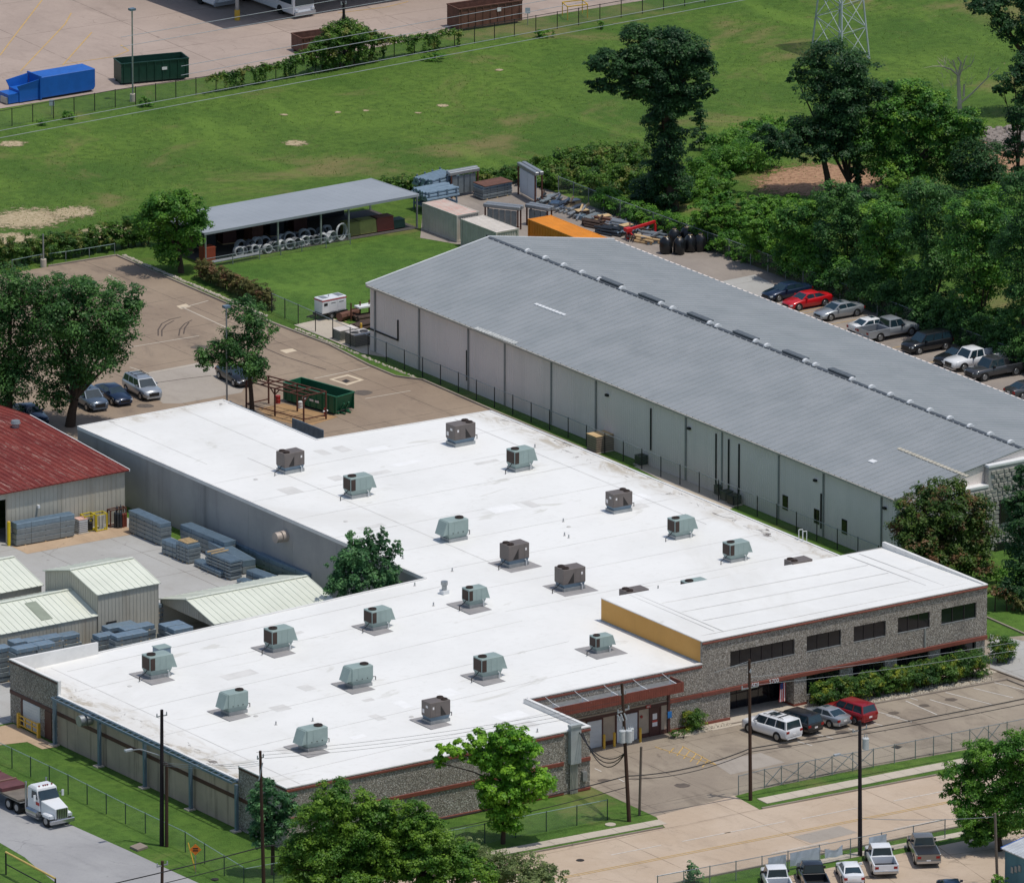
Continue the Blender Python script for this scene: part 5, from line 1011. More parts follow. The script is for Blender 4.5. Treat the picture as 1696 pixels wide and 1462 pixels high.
# ================================================================ poles, wires, fences
def m_wood(n, c): return m_streak(n, c, sc(c, .8), sc(c, .5), .9, .6, .85)
M_POLE = m_wood('creosote_pole', srgb(74, 56, 46)); M_POLE2 = m_wood('dark_pole', srgb(44, 38, 42)); M_POLE3 = m_wood('weathered_pole', srgb(112, 102, 92)); M_INS = mat('porcelain_grey', srgb(170, 176, 180), .3); M_WIRE = mat('black_cable', srgb(30, 30, 32), .6); M_WIREG = mat('bare_conductor', srgb(176, 182, 184), .4, .5)
def pole(label, base, top, r0, r1, m, name='utility_pole', lean=None):
    B = G(*base); T_ = V(B, *top) if lean is None else V(B, *top); t = thing(name, label, 'utility pole', (B[0], B[1], 0)); d = Vector(T_-B)
    MB().cyl((0, 0, 0), d, r0, r1, 14).build('shaft', m, t, smooth=True); return t, d, Vector(B)
def crossarm(t, d, k, ln, ang, m=None, ins=3, w=.1):
    c = d*k; u = Vector((math.cos(ang), math.sin(ang), 0)); MB().beam(c-u*ln/2, c+u*ln/2, w, w).build('crossarm', m or M_GALV, t); pts = []
    for i in range(ins):
        q = c+u*(ln*(-.46+.92*i/max(1, ins-1))); MB().cyl(q, q+Vector((0, 0, .28)), .06, .045, 8).build('insulator', M_INS, t); pts.append(q+Vector((0, 0, .28)))
    return pts
def can(t, c, r=.28, h=.95, lab=None):
    o = MB().cyl(c, (c[0], c[1], c[2]+h), r, r, 16).cyl((c[0], c[1], c[2]+h), (c[0], c[1], c[2]+h+.08), r*1.06, r*.9, 16).build('transformer', mat('transformer_grey', srgb(200, 204, 204), .4) if 'transformer_grey' not in bpy.data.materials else bpy.data.materials['transformer_grey'], t, smooth=True)
    for a in (0, 1.6): MB().cyl((c[0]+.12*math.cos(a), c[1]+.12*math.sin(a), c[2]+h+.08), (c[0]+.12*math.cos(a), c[1]+.12*math.sin(a), c[2]+h+.36), .045, .03, 8).build('bushing', M_INS, o)
def wire(label, pts, r=.022, m=None, sag=.6, name='overhead_wire', group='overhead wires', n=12):
    P = []
    for a, b in zip(pts[:-1], pts[1:]):
        a, b = Vector(a), Vector(b)
        for k in range(n):
            t = k/n; P.append(a.lerp(b, t)-Vector((0, 0, sag*4*t*(1-t))))
    P.append(Vector(pts[-1])); o = MB().tube(P, r, 5).build(name, m or M_WIRE); return setp(o, label, 'wire', group)
ax = 0.0
# front right pole, mid pole with transformers, left twin poles, tree pole
tA, dA, BA = pole('tall brown utility pole in front of the house number', (1243, 1325), (1241, 1092), .16, .11, M_POLE)
crossarm(tA, dA, .80, 1.6, 0, ins=3); crossarm(tA, dA, .92, .9, 1.2, ins=2); MB().tube([dA*.99, dA*.99+Vector((-3.6, -.2, -.3))], .02, 5).build('span_clamp', M_GALV, tA)
tB, dB, BB_ = pole('leaning brown pole with three transformer cans at the entry drive', (1042, 1360), (1030, 1131), .17, .12, M_POLE)
for k, (dx_, dy_) in enumerate(((-.42, -.25), (.05, -.48), (.45, -.15))): can(tB, tuple(dB*.585+Vector((dx_, dy_, 0))), .27, .95)
crossarm(tB, dB, .80, 1.5, .3, ins=3); 
for k in range(3): MB().cyl(dB*.78+Vector((-.75+.33*k, -.25, .1)), dB*.78+Vector((-.6+.33*k, -.35, -.45)), .07, .07, 8).build('cutout_fuse', M_INS, tB)
crossarm(tB, dB, .92, .7, 0, ins=2)
tC, dC, BC = pole('short grey stub pole right of the transformer pole', (1059, 1350), (1062, 1236), .11, .1, M_POLE3)
tD, dD, BD = pole('tall black pole with grey transformer over the street', (1424.5, 1417), (1424, 1193), .19, .13, M_POLE2)
can(tD, tuple(dD*.79+Vector((.42, -.2, 0))), .27, .85); crossarm(tD, dD, .93, 1.7, .2, ins=2, w=.05)
st_ = MB().tube([dD*.66, dD*.69+Vector((-.8, .3, .5)), dD*.69+Vector((-1.5, .6, .75))], .04, 6).build('lamp_arm', M_GALV, tD); MB().box(-.3, .3, -.12, .12, -.06, .08).build('lamp_head', M_INS, tD).location = dD*.69+Vector((-1.75, .7, .78))
tE, dE, BE = pole('tall dark pole with street lamp arm beside the side road', (268, 1400), (268, 1175), .19, .13, M_POLE2)
crossarm(tE, dE, .955, 1.0, .0, ins=2, w=.08); MB().tube([dE*.66, dE*.68+Vector((-1.4, .95, .35)), dE*.68+Vector((-2.0, 1.3, .3))], .04, 6).build('lamp_arm', M_GALV, tE); MB().box(-.35, .35, -.14, .14, -.07, .08).build('lamp_head', M_INS, tE).location = dE*.68+Vector((-2.25, 1.45, .28))
tF, dF, BF = pole('shorter brown pole joined behind the dark street lamp pole', (276, 1402), (276, 1265), .15, .13, M_POLE)
tG, dG, BG = pole('brown utility pole rising in front of the round street tree', (437, 1476), (431, 1243), .16, .11, M_POLE)
crossarm(tG, dG, .95, .7, .2, ins=2); 
for k in range(4): MB().cyl(dG*(.80+.03*k)+Vector((-.3+.1*k, -.15, 0)), dG*(.80+.03*k)+Vector((-.22+.1*k, -.2, .35)), .05, .05, 7).build('arrester', M_INS, tG)
tH, dH, BH = pole('thin weathered service pole beside the teal building', (1652, 1466), (1648, 1346), .12, .1, M_POLE3)
tI, dI, BI = pole('dark utility pole top rising out of the vine thicket', (571, 112), (569, 4), .17, .13, M_POLE2); crossarm(tI, dI, .97, .6, 0, ins=2)
tJ, dJ, BJ = pole('pole stub with insulators at the bottom edge of the side road', (268, 1480), (269, 1425), .13, .12, M_POLE); crossarm(tJ, dJ, .86, 1.1, .1, ins=3)
# overhead wires between the poles
topv = lambda B_, d, k: B_+d*k
A1, B1, D1, E1, G1 = [topv(*q) for q in ((BA, dA, .82), (BB_, dB, .84), (BD, dD, .95), (BE, dE, .965), (BG, dG, .96))]
for i, off in enumerate((-.6, 0, .6)):
    o = Vector((0, off, .1*i)); nm = ('upper', 'middle', 'lower')[i]
    wire(f'{nm} thin wire from the tree pole across the white roof to the transformer pole', [G1+o, B1+o], .014, sag=.5)
    wire(f'{nm} thin wire from the street lamp pole to the tree pole', [E1+o*.6-Vector((0, 0, 4.2)), G1+o*.6-Vector((0, 0, .6))], .014, M_WIREG, sag=.3)
wire('thin wire from transformer pole to the house number pole', [B1, A1], .014, sag=.3)
RX_ = Vector((60, -12.5, 0)); A2 = BA+dA*.8
for i in range(2): wire(('upper', 'lower')[i]+' thin wire leaving the house number pole to the right past the hedge', [A2+Vector((0, 0, .9-.7*i)), A2+Vector((60, -4, .9-.7*i))], .014, M_WIREG, sag=1.0)
k1 = BB_+dB*.33; k2 = BA+dA*.37; kL = BG+dG*.32
wire('thick black cable from transformer pole right across the parking lot', [k1, k2, k2+Vector((50, -3, 1.0))], .05, sag=.5); wire('lower thick black cable right of the transformer pole', [k1-Vector((0, 0, .25)), k2-Vector((0, 0, .3)), k2+Vector((50, -3, .6))], .035, sag=.6)
wire('thick black cable from transformer pole left past the front wall', [k1, kL, kL+Vector((-40, 1.5, -.5))], .05, sag=.6); wire('lower black cable from transformer pole left past the front wall', [BB_+dB*.25, BG+dG*.24, BG+dG*.24+Vector((-40, 1.5, -.5))], .035, sag=.6)
cx_ = Vector((zx(955), -.3, HP-.1))
for i in range(3): wire(('top', 'middle', 'bottom')[i]+' service cable looping from the conduit trough to the transformers', [cx_+Vector((.2*i, 0, -.1*i)), BB_+dB*.5], .045, sag=1.3+.35*i)
wire('service wire from the teal building pole to the black street pole', [BH+dH*.95, BD+dD*.28], .025, M_WIREG, sag=.2)
# transmission conductors over the field: level lines 14 m up
for i, (a, b) in enumerate((((-40, 224), (1290, -22)), ((-40, 236), (1300, -12)), ((200, 62), (1250, -120)), ((200, 78), (1250, -104)), ((300, 110), (1250, -62)), ((300, 125), (1250, -48)))):
    zt = 13.0 if i < 2 else 15.0
    pa, pb = G(a[0], a[1], zt), G(b[0], b[1], zt); wire(('nearer lower', 'farther lower', 'topmost', 'second', 'third', 'fourth')[i]+' pale power line crossing above the field', [pa, pb], .028, M_WIREG, sag=0, n=2, group='power lines over the field')
# lattice tower
tb = [G(1345, 78), G(1390, 66), G(1440, 98), G(1394, 112)]
TW = thing('lattice_tower', 'galvanised lattice transmission tower standing in the field', 'tower'); cen = sum(tb)/4; M_TOW = mat('tower_steel', srgb(176, 186, 188), .5, .2)
def tl(i, z): p = tb[i]+(cen-tb[i])*min(.9, z/26); return Vector((p[0], p[1], z))
for i in range(4): MB().beam(tl(i, 0), tl(i, 22), .13).build('leg', M_TOW, TW)
lv = [0, 3.2, 6.0, 8.6, 11, 13.2, 15.2, 17, 18.6, 20, 22]
for z0, z1 in zip(lv[:-1], lv[1:]):
    for i in range(4):
        j = (i+1) % 4; MB().beam(tl(i, z0), tl(j, z1), .055).build('brace', M_TOW, TW); MB().beam(tl(j, z0), tl(i, z1), .055).build('brace', M_TOW, TW); MB().beam(tl(i, z1), tl(j, z1), .05).build('strut', M_TOW, TW)
# lamp posts
def lamp(label, base, top, dbl=False, foot=True, head=True):
    B = G(*base); T_ = V(B, *top); t = thing('lamp_post', label, 'lamp post', (B[0], B[1], 0), group='lot lamp posts'); hh = float(T_[2])
    MB().cyl((0, 0, .0), (0, 0, hh), .09, .07, 10).build('shaft', M_GALV, t)
    if foot: MB().cyl((0, 0, 0), (0, 0, .75), .3, .28, 14).build('footing', M_WALK, t)
    if head: MB().box(-.3, .3, -.25, .25, hh-.1, hh+.12).build('lamp_head', M_STEEL, t); MB().box(-.25, .25, -.2, .2, hh-.12, hh-.1).build('lens', M_HL, t)
lamp('grey lamp post standing by the blue compactor in the far lot', (220, 168), (217, 16)); lamp('grey lamp post beside the small tree behind the white roof', (376, 690), (375, 508)); lamp('short pale lamp post at the back corner of the left lot', (72, 442), (72, 388), head=False)
# chain-link fences
def m_link():
    s = NT('chain_link'); s.col(srgb(150, 160, 158)); s.fin(.45, .5); tr = s.n('ShaderNodeBsdfTransparent'); mx = s.n('ShaderNodeMixShader'); mx.inputs[0].default_value = .14
    s.l(tr.outputs[0], mx.inputs[1]); s.l(s.b.outputs[0], mx.inputs[2]); s.l(mx.outputs[0], s.out.inputs[0]); return s.m
M_LINK = m_link(); M_LINKG = M_LINK
M_PGRN = mat('green_fence_post', srgb(52, 72, 66), .5, .2); M_PGAL = mat('galvanised_post', srgb(150, 158, 160), .45, .5); M_RAILG = mat('rail_pale', srgb(150, 172, 168), .4, .3)
def fence(label, pts, h, step, pm, rm, brace=(), link=True, group='chain link fences', top=True):
    t = thing('chain_link_fence', label, 'fence', group=group); P = [G(*p) for p in pts]
    pmesh = MB().cyl((0, 0, 0), (0, 0, h+.06), .045, .045, 7).build('post', pm); pme = pmesh.data; bpy.data.objects.remove(pmesh)
    for a, b in zip(P[:-1], P[1:]):
        d = b-a; Ln = float(np.linalg.norm(d)); n = max(1, round(Ln/step))
        for k in range(n+ (1 if b is P[-1] else 0)):
            q = a+d*(k/n); inst(pme, 'post', t, (q[0], q[1], 0))
        if top: MB().cyl((a[0], a[1], h), (b[0], b[1], h), .03, .03, 6).build('top_rail', rm, t)
        if link: MB().add([(a[0], a[1], .03), (b[0], b[1], .03), (b[0], b[1], h), (a[0], a[1], h)], [(0, 1, 2, 3)]).build('chain_link', M_LINK, t)
    for (a, b) in brace:
        A_, B_ = G(*a), G(*b); MB().beam((A_[0], A_[1], .1), (B_[0], B_[1], h-.05), .05).build('brace', rm, t); MB().beam((B_[0], B_[1], .1), (A_[0], A_[1], h-.05), .05).build('brace', rm, t)
    return t
fence('dark post chain link fence along the far lot and field', [(-60, 226), (20, 209), (191, 178), (358, 153), (653, 96), (852, 61), (1134, 11), (1300, -20)], 1.75, 2.5, M_BLK, M_BLK)
fence('chain link fence on grass beside the long grey building', [(450, 518), (494, 537), (580, 575), (700, 625), (819, 675), (941, 725), (1063, 777), (1190, 829), (1319, 882), (1455, 938)], 1.85, 3.05, M_BLK, M_PGAL)
fence('green tinted chain link fence along the side road lawn', [(-60, 1235), (20, 1272), (113, 1316), (208, 1364), (307, 1411), (404, 1470)], 1.72, 3.0, M_PGRN, M_RAILG)
fence('chain link fence along the front lawn behind the street tree', [(404, 1472), (700, 1417), (854, 1387), (1006, 1357)], 1.7, 3.0, M_PGRN, M_RAILG)
gp = [(1266, 1305), (1294, 1300), (1336, 1291), (1378, 1283.5), (1412, 1277), (1446.5, 1271)]
fence('galvanised front fence with braced gates along the parking lot', [(1223, 1316), (1266, 1305), (1378, 1283.5), (1446.5, 1271), (1516, 1257), (1606, 1239), (1760, 1208)], 1.62, 1.75, M_PGAL, M_PGAL, brace=[(gp[i], gp[i+1]) for i in range(5)]+[((1606, 1239), (1630, 1234.5)), ((1630, 1234.5), (1656, 1229))])
fence('chain link fence at the corner lot carrying banners', [(1089, 1483), (1305, 1442), (1460, 1411), (1565, 1389)], 1.65, 2.6, M_PGAL, M_PGAL)
fence('pale rail fence at the back edge of the left lot', [(20, 447), (68, 438), (109, 433), (148, 427), (190, 420)], .95, 2.3, M_PGAL, M_RAILG, link=False)
fence('chain link fence between the parked cars and the woods', [(925, 322), (1000, 352), (1137, 402), (1243, 440), (1330, 475), (1484, 533), (1690, 612), (1770, 645)], 1.75, 2.9, M_PGAL, M_PGAL)
fence('low chain link fence before the hose coils', [(341, 446), (430, 430), (500, 417), (580, 405)], 1.0, 2.6, M_PGAL, M_PGAL)
# banners on the corner fence
M_BAN = mat('banner_vinyl', srgb(186, 196, 206), .6, var=.18, scale=1.5)
for lab, a, b, z0, z1 in (('small blue-grey banner at the left end of the corner fence', (1271, 1448), (1301, 1442), .3, 1.45), ('wide pale banner on the corner fence left of the black pole', (1307, 1441), (1357, 1431), .35, 1.5), ('sagging pale banner left of the black pole', (1365, 1431), (1394, 1425), .5, 1.35), ('square pale banner right of the black pole', (1438, 1416), (1467, 1410), .5, 1.55)):
    A_, B_ = G(*a), G(*b); off = np.array([0, -.08, 0]); n = 8; m_ = MB(); rr = random.Random(len(lab)); V_ = []
    for i in range(n+1):
        for j, z in enumerate((z0, (z0+z1)/2, z1)): q = A_+(B_-A_)*(i/n)+off*(1+.6*rr.random()); V_.append((q[0], q[1], z+(.05*math.sin(i) if 'sagging' in lab else 0)-(.25*(1-((i-n/2)/(n/2))**2) if 'sagging' in lab and j == 2 else 0)))
    bn = thing('banner', lab, 'banner', group='banners on the corner fence'); m_.add(V_, [(i*3+j, i*3+3+j, i*3+4+j, i*3+1+j) for i in range(n) for j in range(2)]).build('sheet', M_BAN, bn)
    for e in (A_, B_): MB().cyl((e[0], e[1]-.06, z1-.06), (e[0], e[1]-.13, z1-.06), .03, .03, 8).build('eyelet', M_GALV, bn)
# bollards, rail gate, road sign, barriers
def bollard(label, px, py, h=1.25, r=.11, m=None):
    p = G(px, py); t = thing('bollard', label, 'bollard', (p[0], p[1], 0), group='yellow bollards'); MB().cyl((0, 0, 0), (0, 0, h), r, r, 12).build('post', m or M_YEL, t); MB().cyl((0, 0, h), (0, 0, h+.06), r, r*.4, 12).build('cap', M_YEL, t); MB().cyl((0, 0, 0), (0, 0, .06), r+.05, r+.02, 12).build('collar', M_WALK, t)
bollard('yellow bollard left of the white overhead doors', 1000.6, 1240.5); bollard('yellow bollard between the two white overhead doors', 1017.5, 1237); bollard('yellow bollard right of the white overhead doors', 1060.5, 1229.5); bollard('tall bright yellow bollard at the workshop doorway', 15, 904, 2.2, .15, mat('bright_yellow', srgb(232, 206, 20), .5)); bollard('yellow bollard by the condensers at the grey building corner', 611, 568, 1.1); bollard('yellow bollard behind the condensers', 598, 553, 1.0)
RG = thing('yellow_rail_gate', 'yellow pipe rail gate before the side roll-up door', 'rail'); ra, rb_ = G(31, 1205), G(64, 1222)
for q in (ra, rb_): MB().box(q[0]-.12, q[0]+.12, q[1]-.12, q[1]+.12, .0, 1.3).build('end_post', M_YEL, RG)
for z in (.35, .8, 1.15): MB().beam((ra[0], ra[1], z), (rb_[0], rb_[1], z), .09).build('rail', M_YEL, RG)
for k in (1, 2): q = ra+(rb_-ra)*k/3; MB().box(q[0]-.05, q[0]+.05, q[1]-.05, q[1]+.05, .3, 1.15).build('baluster', M_YEL, RG)
p = G(324, 1446); SG = thing('road_sign', 'orange diamond warning sign on a thin post by the side road', 'sign', (p[0], p[1], 0), -YAW); MB().cyl((0, 0, 0), (0, 0, 1.9), .035, .035, 8).build('post', M_GALV, SG); MB().add([(0, -.05, 1.55), (.48, -.05, 2.03), (0, -.05, 2.51), (-.48, -.05, 2.03), (0, -.03, 1.55), (.48, -.03, 2.03), (0, -.03, 2.51), (-.48, -.03, 2.03)], [(0, 1, 2, 3), (7, 6, 5, 4), (0, 4, 5, 1), (1, 5, 6, 2), (2, 6, 7, 3), (3, 7, 4, 0)]).build('panel', mat('sign_orange', srgb(240, 130, 30), .5), SG)
for z, w_ in ((2.12, .42), (1.94, .42)): MB().box(-w_/2, w_/2, -.058, -.052, z-.05, z+.05).build('legend_bar', M_BLK, SG)
p = G(308, 1400); MB().beam((-.6, .6, 2.4), (.0, 0, .2), .07).build('guy_marker', M_YEL, SG)
YB_ = thing('pipe_barrier', 'yellow topped pipe barrier at the bottom left corner', 'barrier', group=None); a_, b2 = G(10, 1448), G(92, 1492)
for q in (a_, b2, G(-60, 1412)): MB().cyl((q[0], q[1], 0), (q[0], q[1], 1.9), .07, .07, 8).build('post', M_BLK, YB_)
MB().cyl((a_[0], a_[1], 1.9), (b2[0], b2[1], 1.9), .09, .09, 8).build('top_bar', mat('pale_yellow', srgb(206, 178, 104), .6), YB_); MB().cyl((a_[0], a_[1], .9), (b2[0], b2[1], .9), .05, .05, 8).build('mid_bar', M_BLK, YB_)
p = G(940, 34); YF_ = thing('pipe_stand', 'small yellow pipe frame by the far fence', 'frame'); q = G(973, 30)
for a_ in ((p[0], p[1]), (q[0], q[1]), (p[0]+.6, p[1]+1.8), (q[0]+.6, q[1]+1.8)): MB().cyl((a_[0], a_[1], 0), (a_[0], a_[1], 1.4), .05, .05, 7).build('post', M_YEL, YF_)
MB().beam((p[0], p[1], 1.4), (q[0], q[1], 1.4), .09).build('rail', M_YEL, YF_); MB().beam((p[0], p[1], 1.4), (p[0]+.6, p[1]+1.8, 1.4), .09).build('rail', M_YEL, YF_); MB().beam((p[0]+.6, p[1]+1.8, 1.4), (q[0]+.6, q[1]+1.8, 1.4), .09).build('rail', M_YEL, YF_); MB().beam((q[0], q[1], 1.4), (q[0]+.6, q[1]+1.8, 1.4), .09).build('rail', M_YEL, YF_)
for lab, px, py, h in (('small grey sign panel on the far fence below the blue compactor', 86, 190, 1.5), ('small post sign beside the rusty dumpster', 874, 42, 1.8)):
    p = G(px, py); s_ = thing('post_sign', lab, 'sign', (p[0], p[1], 0), -YAW); MB().cyl((0, 0, 0), (0, 0, h), .04, .04, 7).build('post', M_GALV, s_); MB().box(-.25, .25, -.05, -.04, h-.6, h).build('panel', M_BAN, s_)
# flag at the entry
FL_ = thing('hanging_flag', 'striped flag hanging from the entry pier', 'flag'); c = onY(1297, 1131, Y2+.5); fx, fz = float(c[0])-.2, float(c[2])
M_FR = mat('flag_red', srgb(186, 60, 62), .8); M_FB = mat('flag_blue', srgb(50, 66, 120), .8)
for k in range(7): MB().hexa([(fx-.35+k*.1, Y2+.3+.05*math.sin(k*2), fz-1.5), (fx-.26+k*.1, Y2+.3+.05*math.sin(k*2+2), fz-1.5), (fx-.26+k*.1, Y2+.32+.05*math.sin(k*2+2), fz-1.5), (fx-.35+k*.1, Y2+.32+.05*math.sin(k*2), fz-1.5), (fx-.25+k*.08, Y2+.3, fz+.1), (fx-.18+k*.08, Y2+.3, fz+.1), (fx-.18+k*.08, Y2+.32, fz+.1), (fx-.25+k*.08, Y2+.32, fz+.1)]).build('stripe', M_FR if k % 2 == 0 else M_PAPER, FL_)
MB().box(fx-.25, fx+.05, Y2+.26, Y2+.29, fz-.4, fz+.1).build('canton', M_FB, FL_); MB().tube([(fx-.2, Y2-.1, fz+.5), (fx-.1, Y2+.9, fz+.0)], .02, 6).build('staff', M_GALV, FL_)
# bus shelter canopy and buses at the top
c0 = G(375, 49); e1 = G(240, 0); e2 = G(660, 2); hC = 6.2; sh = Vector((.16, -.25, 0))*hC
u1 = Vector(e1-c0).normalized(); u2 = Vector(e2-c0).normalized(); C0 = Vector(c0)+sh
BC_ = thing('bus_canopy', 'high dark bus canopy over the far lot, roof above the frame', 'canopy'); 
MB().prism([tuple((C0+u1*a+u2*b)[:2]) for a, b in ((0, 0), (60, 0), (60, 70), (0, 70))], hC, hC+.5).build('roof', M_STEEL, BC_)
for k, (px, py) in enumerate(((393, 34), (700, -20))):
    q = G(px, py); MB().cyl((q[0], q[1], .0), (q[0], q[1], 1.1), .28, .28, 14).build('column_guard', M_YEL, BC_); MB().cyl((q[0], q[1], 1.1), (q[0], q[1], hC), .2, .2, 12).build('column', M_GALV, BC_)
def bus(label, px, py, ang):
    p = G(px, py); t = thing('bus', label, 'bus', (p[0], p[1], .03), ang, 'buses under the canopy')
    MB().box(-12, -.1, -1.27, 1.27, .35, 3.1).build('body', P_WHITE, t, bevel=.12); MB().box(-.12, .02, -1.1, 1.1, 1.3, 2.7).build('windshield', M_CGL, t); MB().box(-.12, .1, -1.25, 1.25, .3, .65).build('bumper', P_SILV, t)
    for s in (-1, 1):
        MB().box(-11.5, -.5, min(s*1.26, s*1.29), max(s*1.26, s*1.29), 1.4, 2.5).build('side_window', M_CGL, t); MB().box(-.1, .05, min(s*.8, s*1.15), max(s*.8, s*1.15), .75, .95).build('headlight', M_HL, t)
        for x in (-2.6, -9): MB().cyl((x, s*1.0, .5), (x, s*1.3, .5), .5, .48, 14).build('wheel', M_TYRE, t)
bus('white bus front parked under the dark canopy, right one', 505, 30, math.atan2(-u1.y, -u1.x)); bus('white bus front parked under the dark canopy, left one', 372, 14, math.atan2(-u1.y, -u1.x))
# ================================================================ yard goods
M_STK = mat('galvanised_sheet_blue', srgb(134, 156, 172), .45, .45, var=.18, scale=2); M_STK2 = mat('galvanised_side', srgb(140, 150, 154), .5, .4, var=.2, scale=3); M_WOOD = mat('raw_timber', srgb(206, 176, 130), .8, var=.2); M_BAND = mat('strap_black', srgb(44, 42, 42), .6)
gS = 'steel bundles in the yard'
def stack(label, a, b, wd, tiers, th, top=True, gap=.05, side=1, base=0.0, rib=True):
    """a-b: near bottom edge in pixels; tiers of sheet bundles"""
    A, B = G(*a, base), G(*b, base); Ln = float(np.linalg.norm((B-A)[:2])); ang = math.atan2(B[1]-A[1], B[0]-A[0]); nrm = np.array([-math.sin(ang), math.cos(ang), 0])
    if np.dot(nrm, FH) < 0: nrm = -nrm
    c = (A+B)/2+nrm*wd/2; t = thing('steel_stack', label, 'steel bundle', (c[0], c[1], base+.03), ang, gS); rr = random.Random(len(label)+int(a[0]))
    for k in range(tiers):
        z = .1+k*(th+gap); ox = rr.uniform(-.06, .06); oy = rr.uniform(-.03, .03)
        q = MB().box(-Ln/2+ox, Ln/2+ox, -wd/2+oy, wd/2+oy, z, z+th).build('bundle', M_STK if k == tiers-1 else M_STK2, t, bevel=.015)
        if rib:
            b_ = MB(); n = max(3, int(wd/.15))
            for i in range(n): y = -wd/2+oy+.03+(wd-.06)*i/n; b_.box(-Ln/2+ox, Ln/2+ox, y, y+.07, z+th, z+th+.025)
            b_.build('sheet_ribs', M_STK, q, kind='stuff')
        for i in range(3): x = -Ln/2+Ln*(.15+.35*i); MB().box(x-.06, x+.06, -wd/2, wd/2, z-gap-.0 if k else 0.0, z-.001).build('dunnage', M_WOOD if k == 0 else M_BAND, t)
        for i in range(2): x = -Ln/2+Ln*(.25+.5*i); MB().box(x-.015, x+.015, -wd/2+oy-.006, -wd/2+oy-.001, z, z+th).build('strap', M_BAND, q)
    return t
stack('three-tier blue steel stack along the workshop wall', (28, 906), (124, 889), 1.0, 4, .45); 
stack('tall long steel stack nearest the long grey wall corner', (213, 882), (266, 905), 1.1, 5, .34)
stack('long steel stack close to the grey wall, farthest right row', (299, 900), (372, 930), 1.2, 4, .36)
stack('low square steel bundle at the end of the tall long stack', (268, 917), (292, 926), 1.0, 3, .36); st5 = stack('steel stack topped with pale timbers', (292, 927), (312, 935), 1.3, 5, .27)
for k in range(5): MB().box(-.7+.3*k, -.58+.3*k, -.6, .6, 1.75, 1.84).build('timber', M_WOOD, st5)
stack('loose steel bundle lying in front of the timber topped stack', (322, 938), (366, 958), .9, 2, .2); st6 = stack('uneven stepped steel stack tied with timber', (340, 945), (382, 962), 1.2, 6, .2, gap=.09)
MB().box(-1.2, -1.1, -.9, .9, 1.85, 1.95).box(-.6, -.5, -.9, .9, 1.85, 1.95).build('timber', M_WOOD, st6)
stack('long blue bundle behind the stepped stack', (345, 920), (402, 952), 1.25, 2, .55); stack('long blue bundle along the wall right of the far row', (362, 910), (428, 938), 1.1, 3, .33); stack('blue bundle nearest the carport roof by the wall', (424, 940), (512, 975), 1.2, 3, .36); stack('short pale bundle above the carport ridge', (408, 960), (450, 975), 1.1, 2, .34); stack('flat small bundle before the carport ridge', (392, 966), (416, 974), .9, 1, .25)
def pile(label, px0, px1, pytop, y, wd=1.1, th=.36):
    a_, b_ = onY(px0, pytop+.1*(px1-px0), y), onY(px1, pytop-.1*(px1-px0), y); zt = float(a_[2]+b_[2])/2; n = max(1, round((zt-.1)/(th+.05))); th = (zt-.1)/n-.05
    x0, x1 = float(a_[0]), float(b_[0]); t = thing('steel_stack', label, 'steel bundle', ((x0+x1)/2, y+wd/2, .03), 0, gS); Ln = x1-x0; rr = random.Random(int(px0)); h_ = wd/2
    for k in range(n):
        z = .1+k*(th+.05); ox, oy = rr.uniform(-.12, .12), rr.uniform(-.05, .05)
        q = MB().box(-Ln/2+ox, Ln/2+ox, -h_+oy, h_+oy, z, z+th).build('bundle', M_STK if k == n-1 else M_STK2, t, bevel=.02)
        for i in range(3): x = -Ln/2+ox+Ln*(.15+.35*i); MB().box(x-.02, x+.02, -h_+oy-.008, h_+oy+.008, z-.004, z+th+.006).build('strap', M_GALV, q)
        for i in range(2): x = -Ln/2+Ln*(.2+.6*i); MB().box(x-.06, x+.06, -h_, h_, z-.05 if k else 0, z-.005).build('dunnage', M_WOOD, t)
for a in (('wrapped blue steel pile behind the white parapet, leftmost', -12, 20, 1073, 51.5), ('tall box shaped blue bundle behind the parapet', 25, 45, 1062, 52.5), ('blue steel pile in the middle behind the parapet', 47, 74, 1060, 52.8), ('blue steel pile under the low shed wall', 75, 105, 1055, 53), ('small blue pile at the parapet right end', 104, 134, 1051, 53.4), ('front low blue pile before the tall box bundle', 27, 62, 1072, 49.5), ('front low blue pile before the middle pile', 64, 92, 1066, 49.8), ('large blue pile by the tall shed door', 178, 226, 1036, 52.5), ('long blue pile right of the tall shed door', 208, 258, 1038, 50.5), ('low blue pile nearest the roof edge by the tall shed', 162, 190, 1052, 50.5), ('blue pile in front of the tall shed right corner', 192, 244, 1050, 48.5), ('blue pile in the carport mouth', 272, 306, 1034, 50.0), ('second blue pile in the carport mouth', 286, 318, 1040, 48.2), ('dark stacked pile between tall shed and carport', 262, 270, 1000, 56.5)): pile(*a)
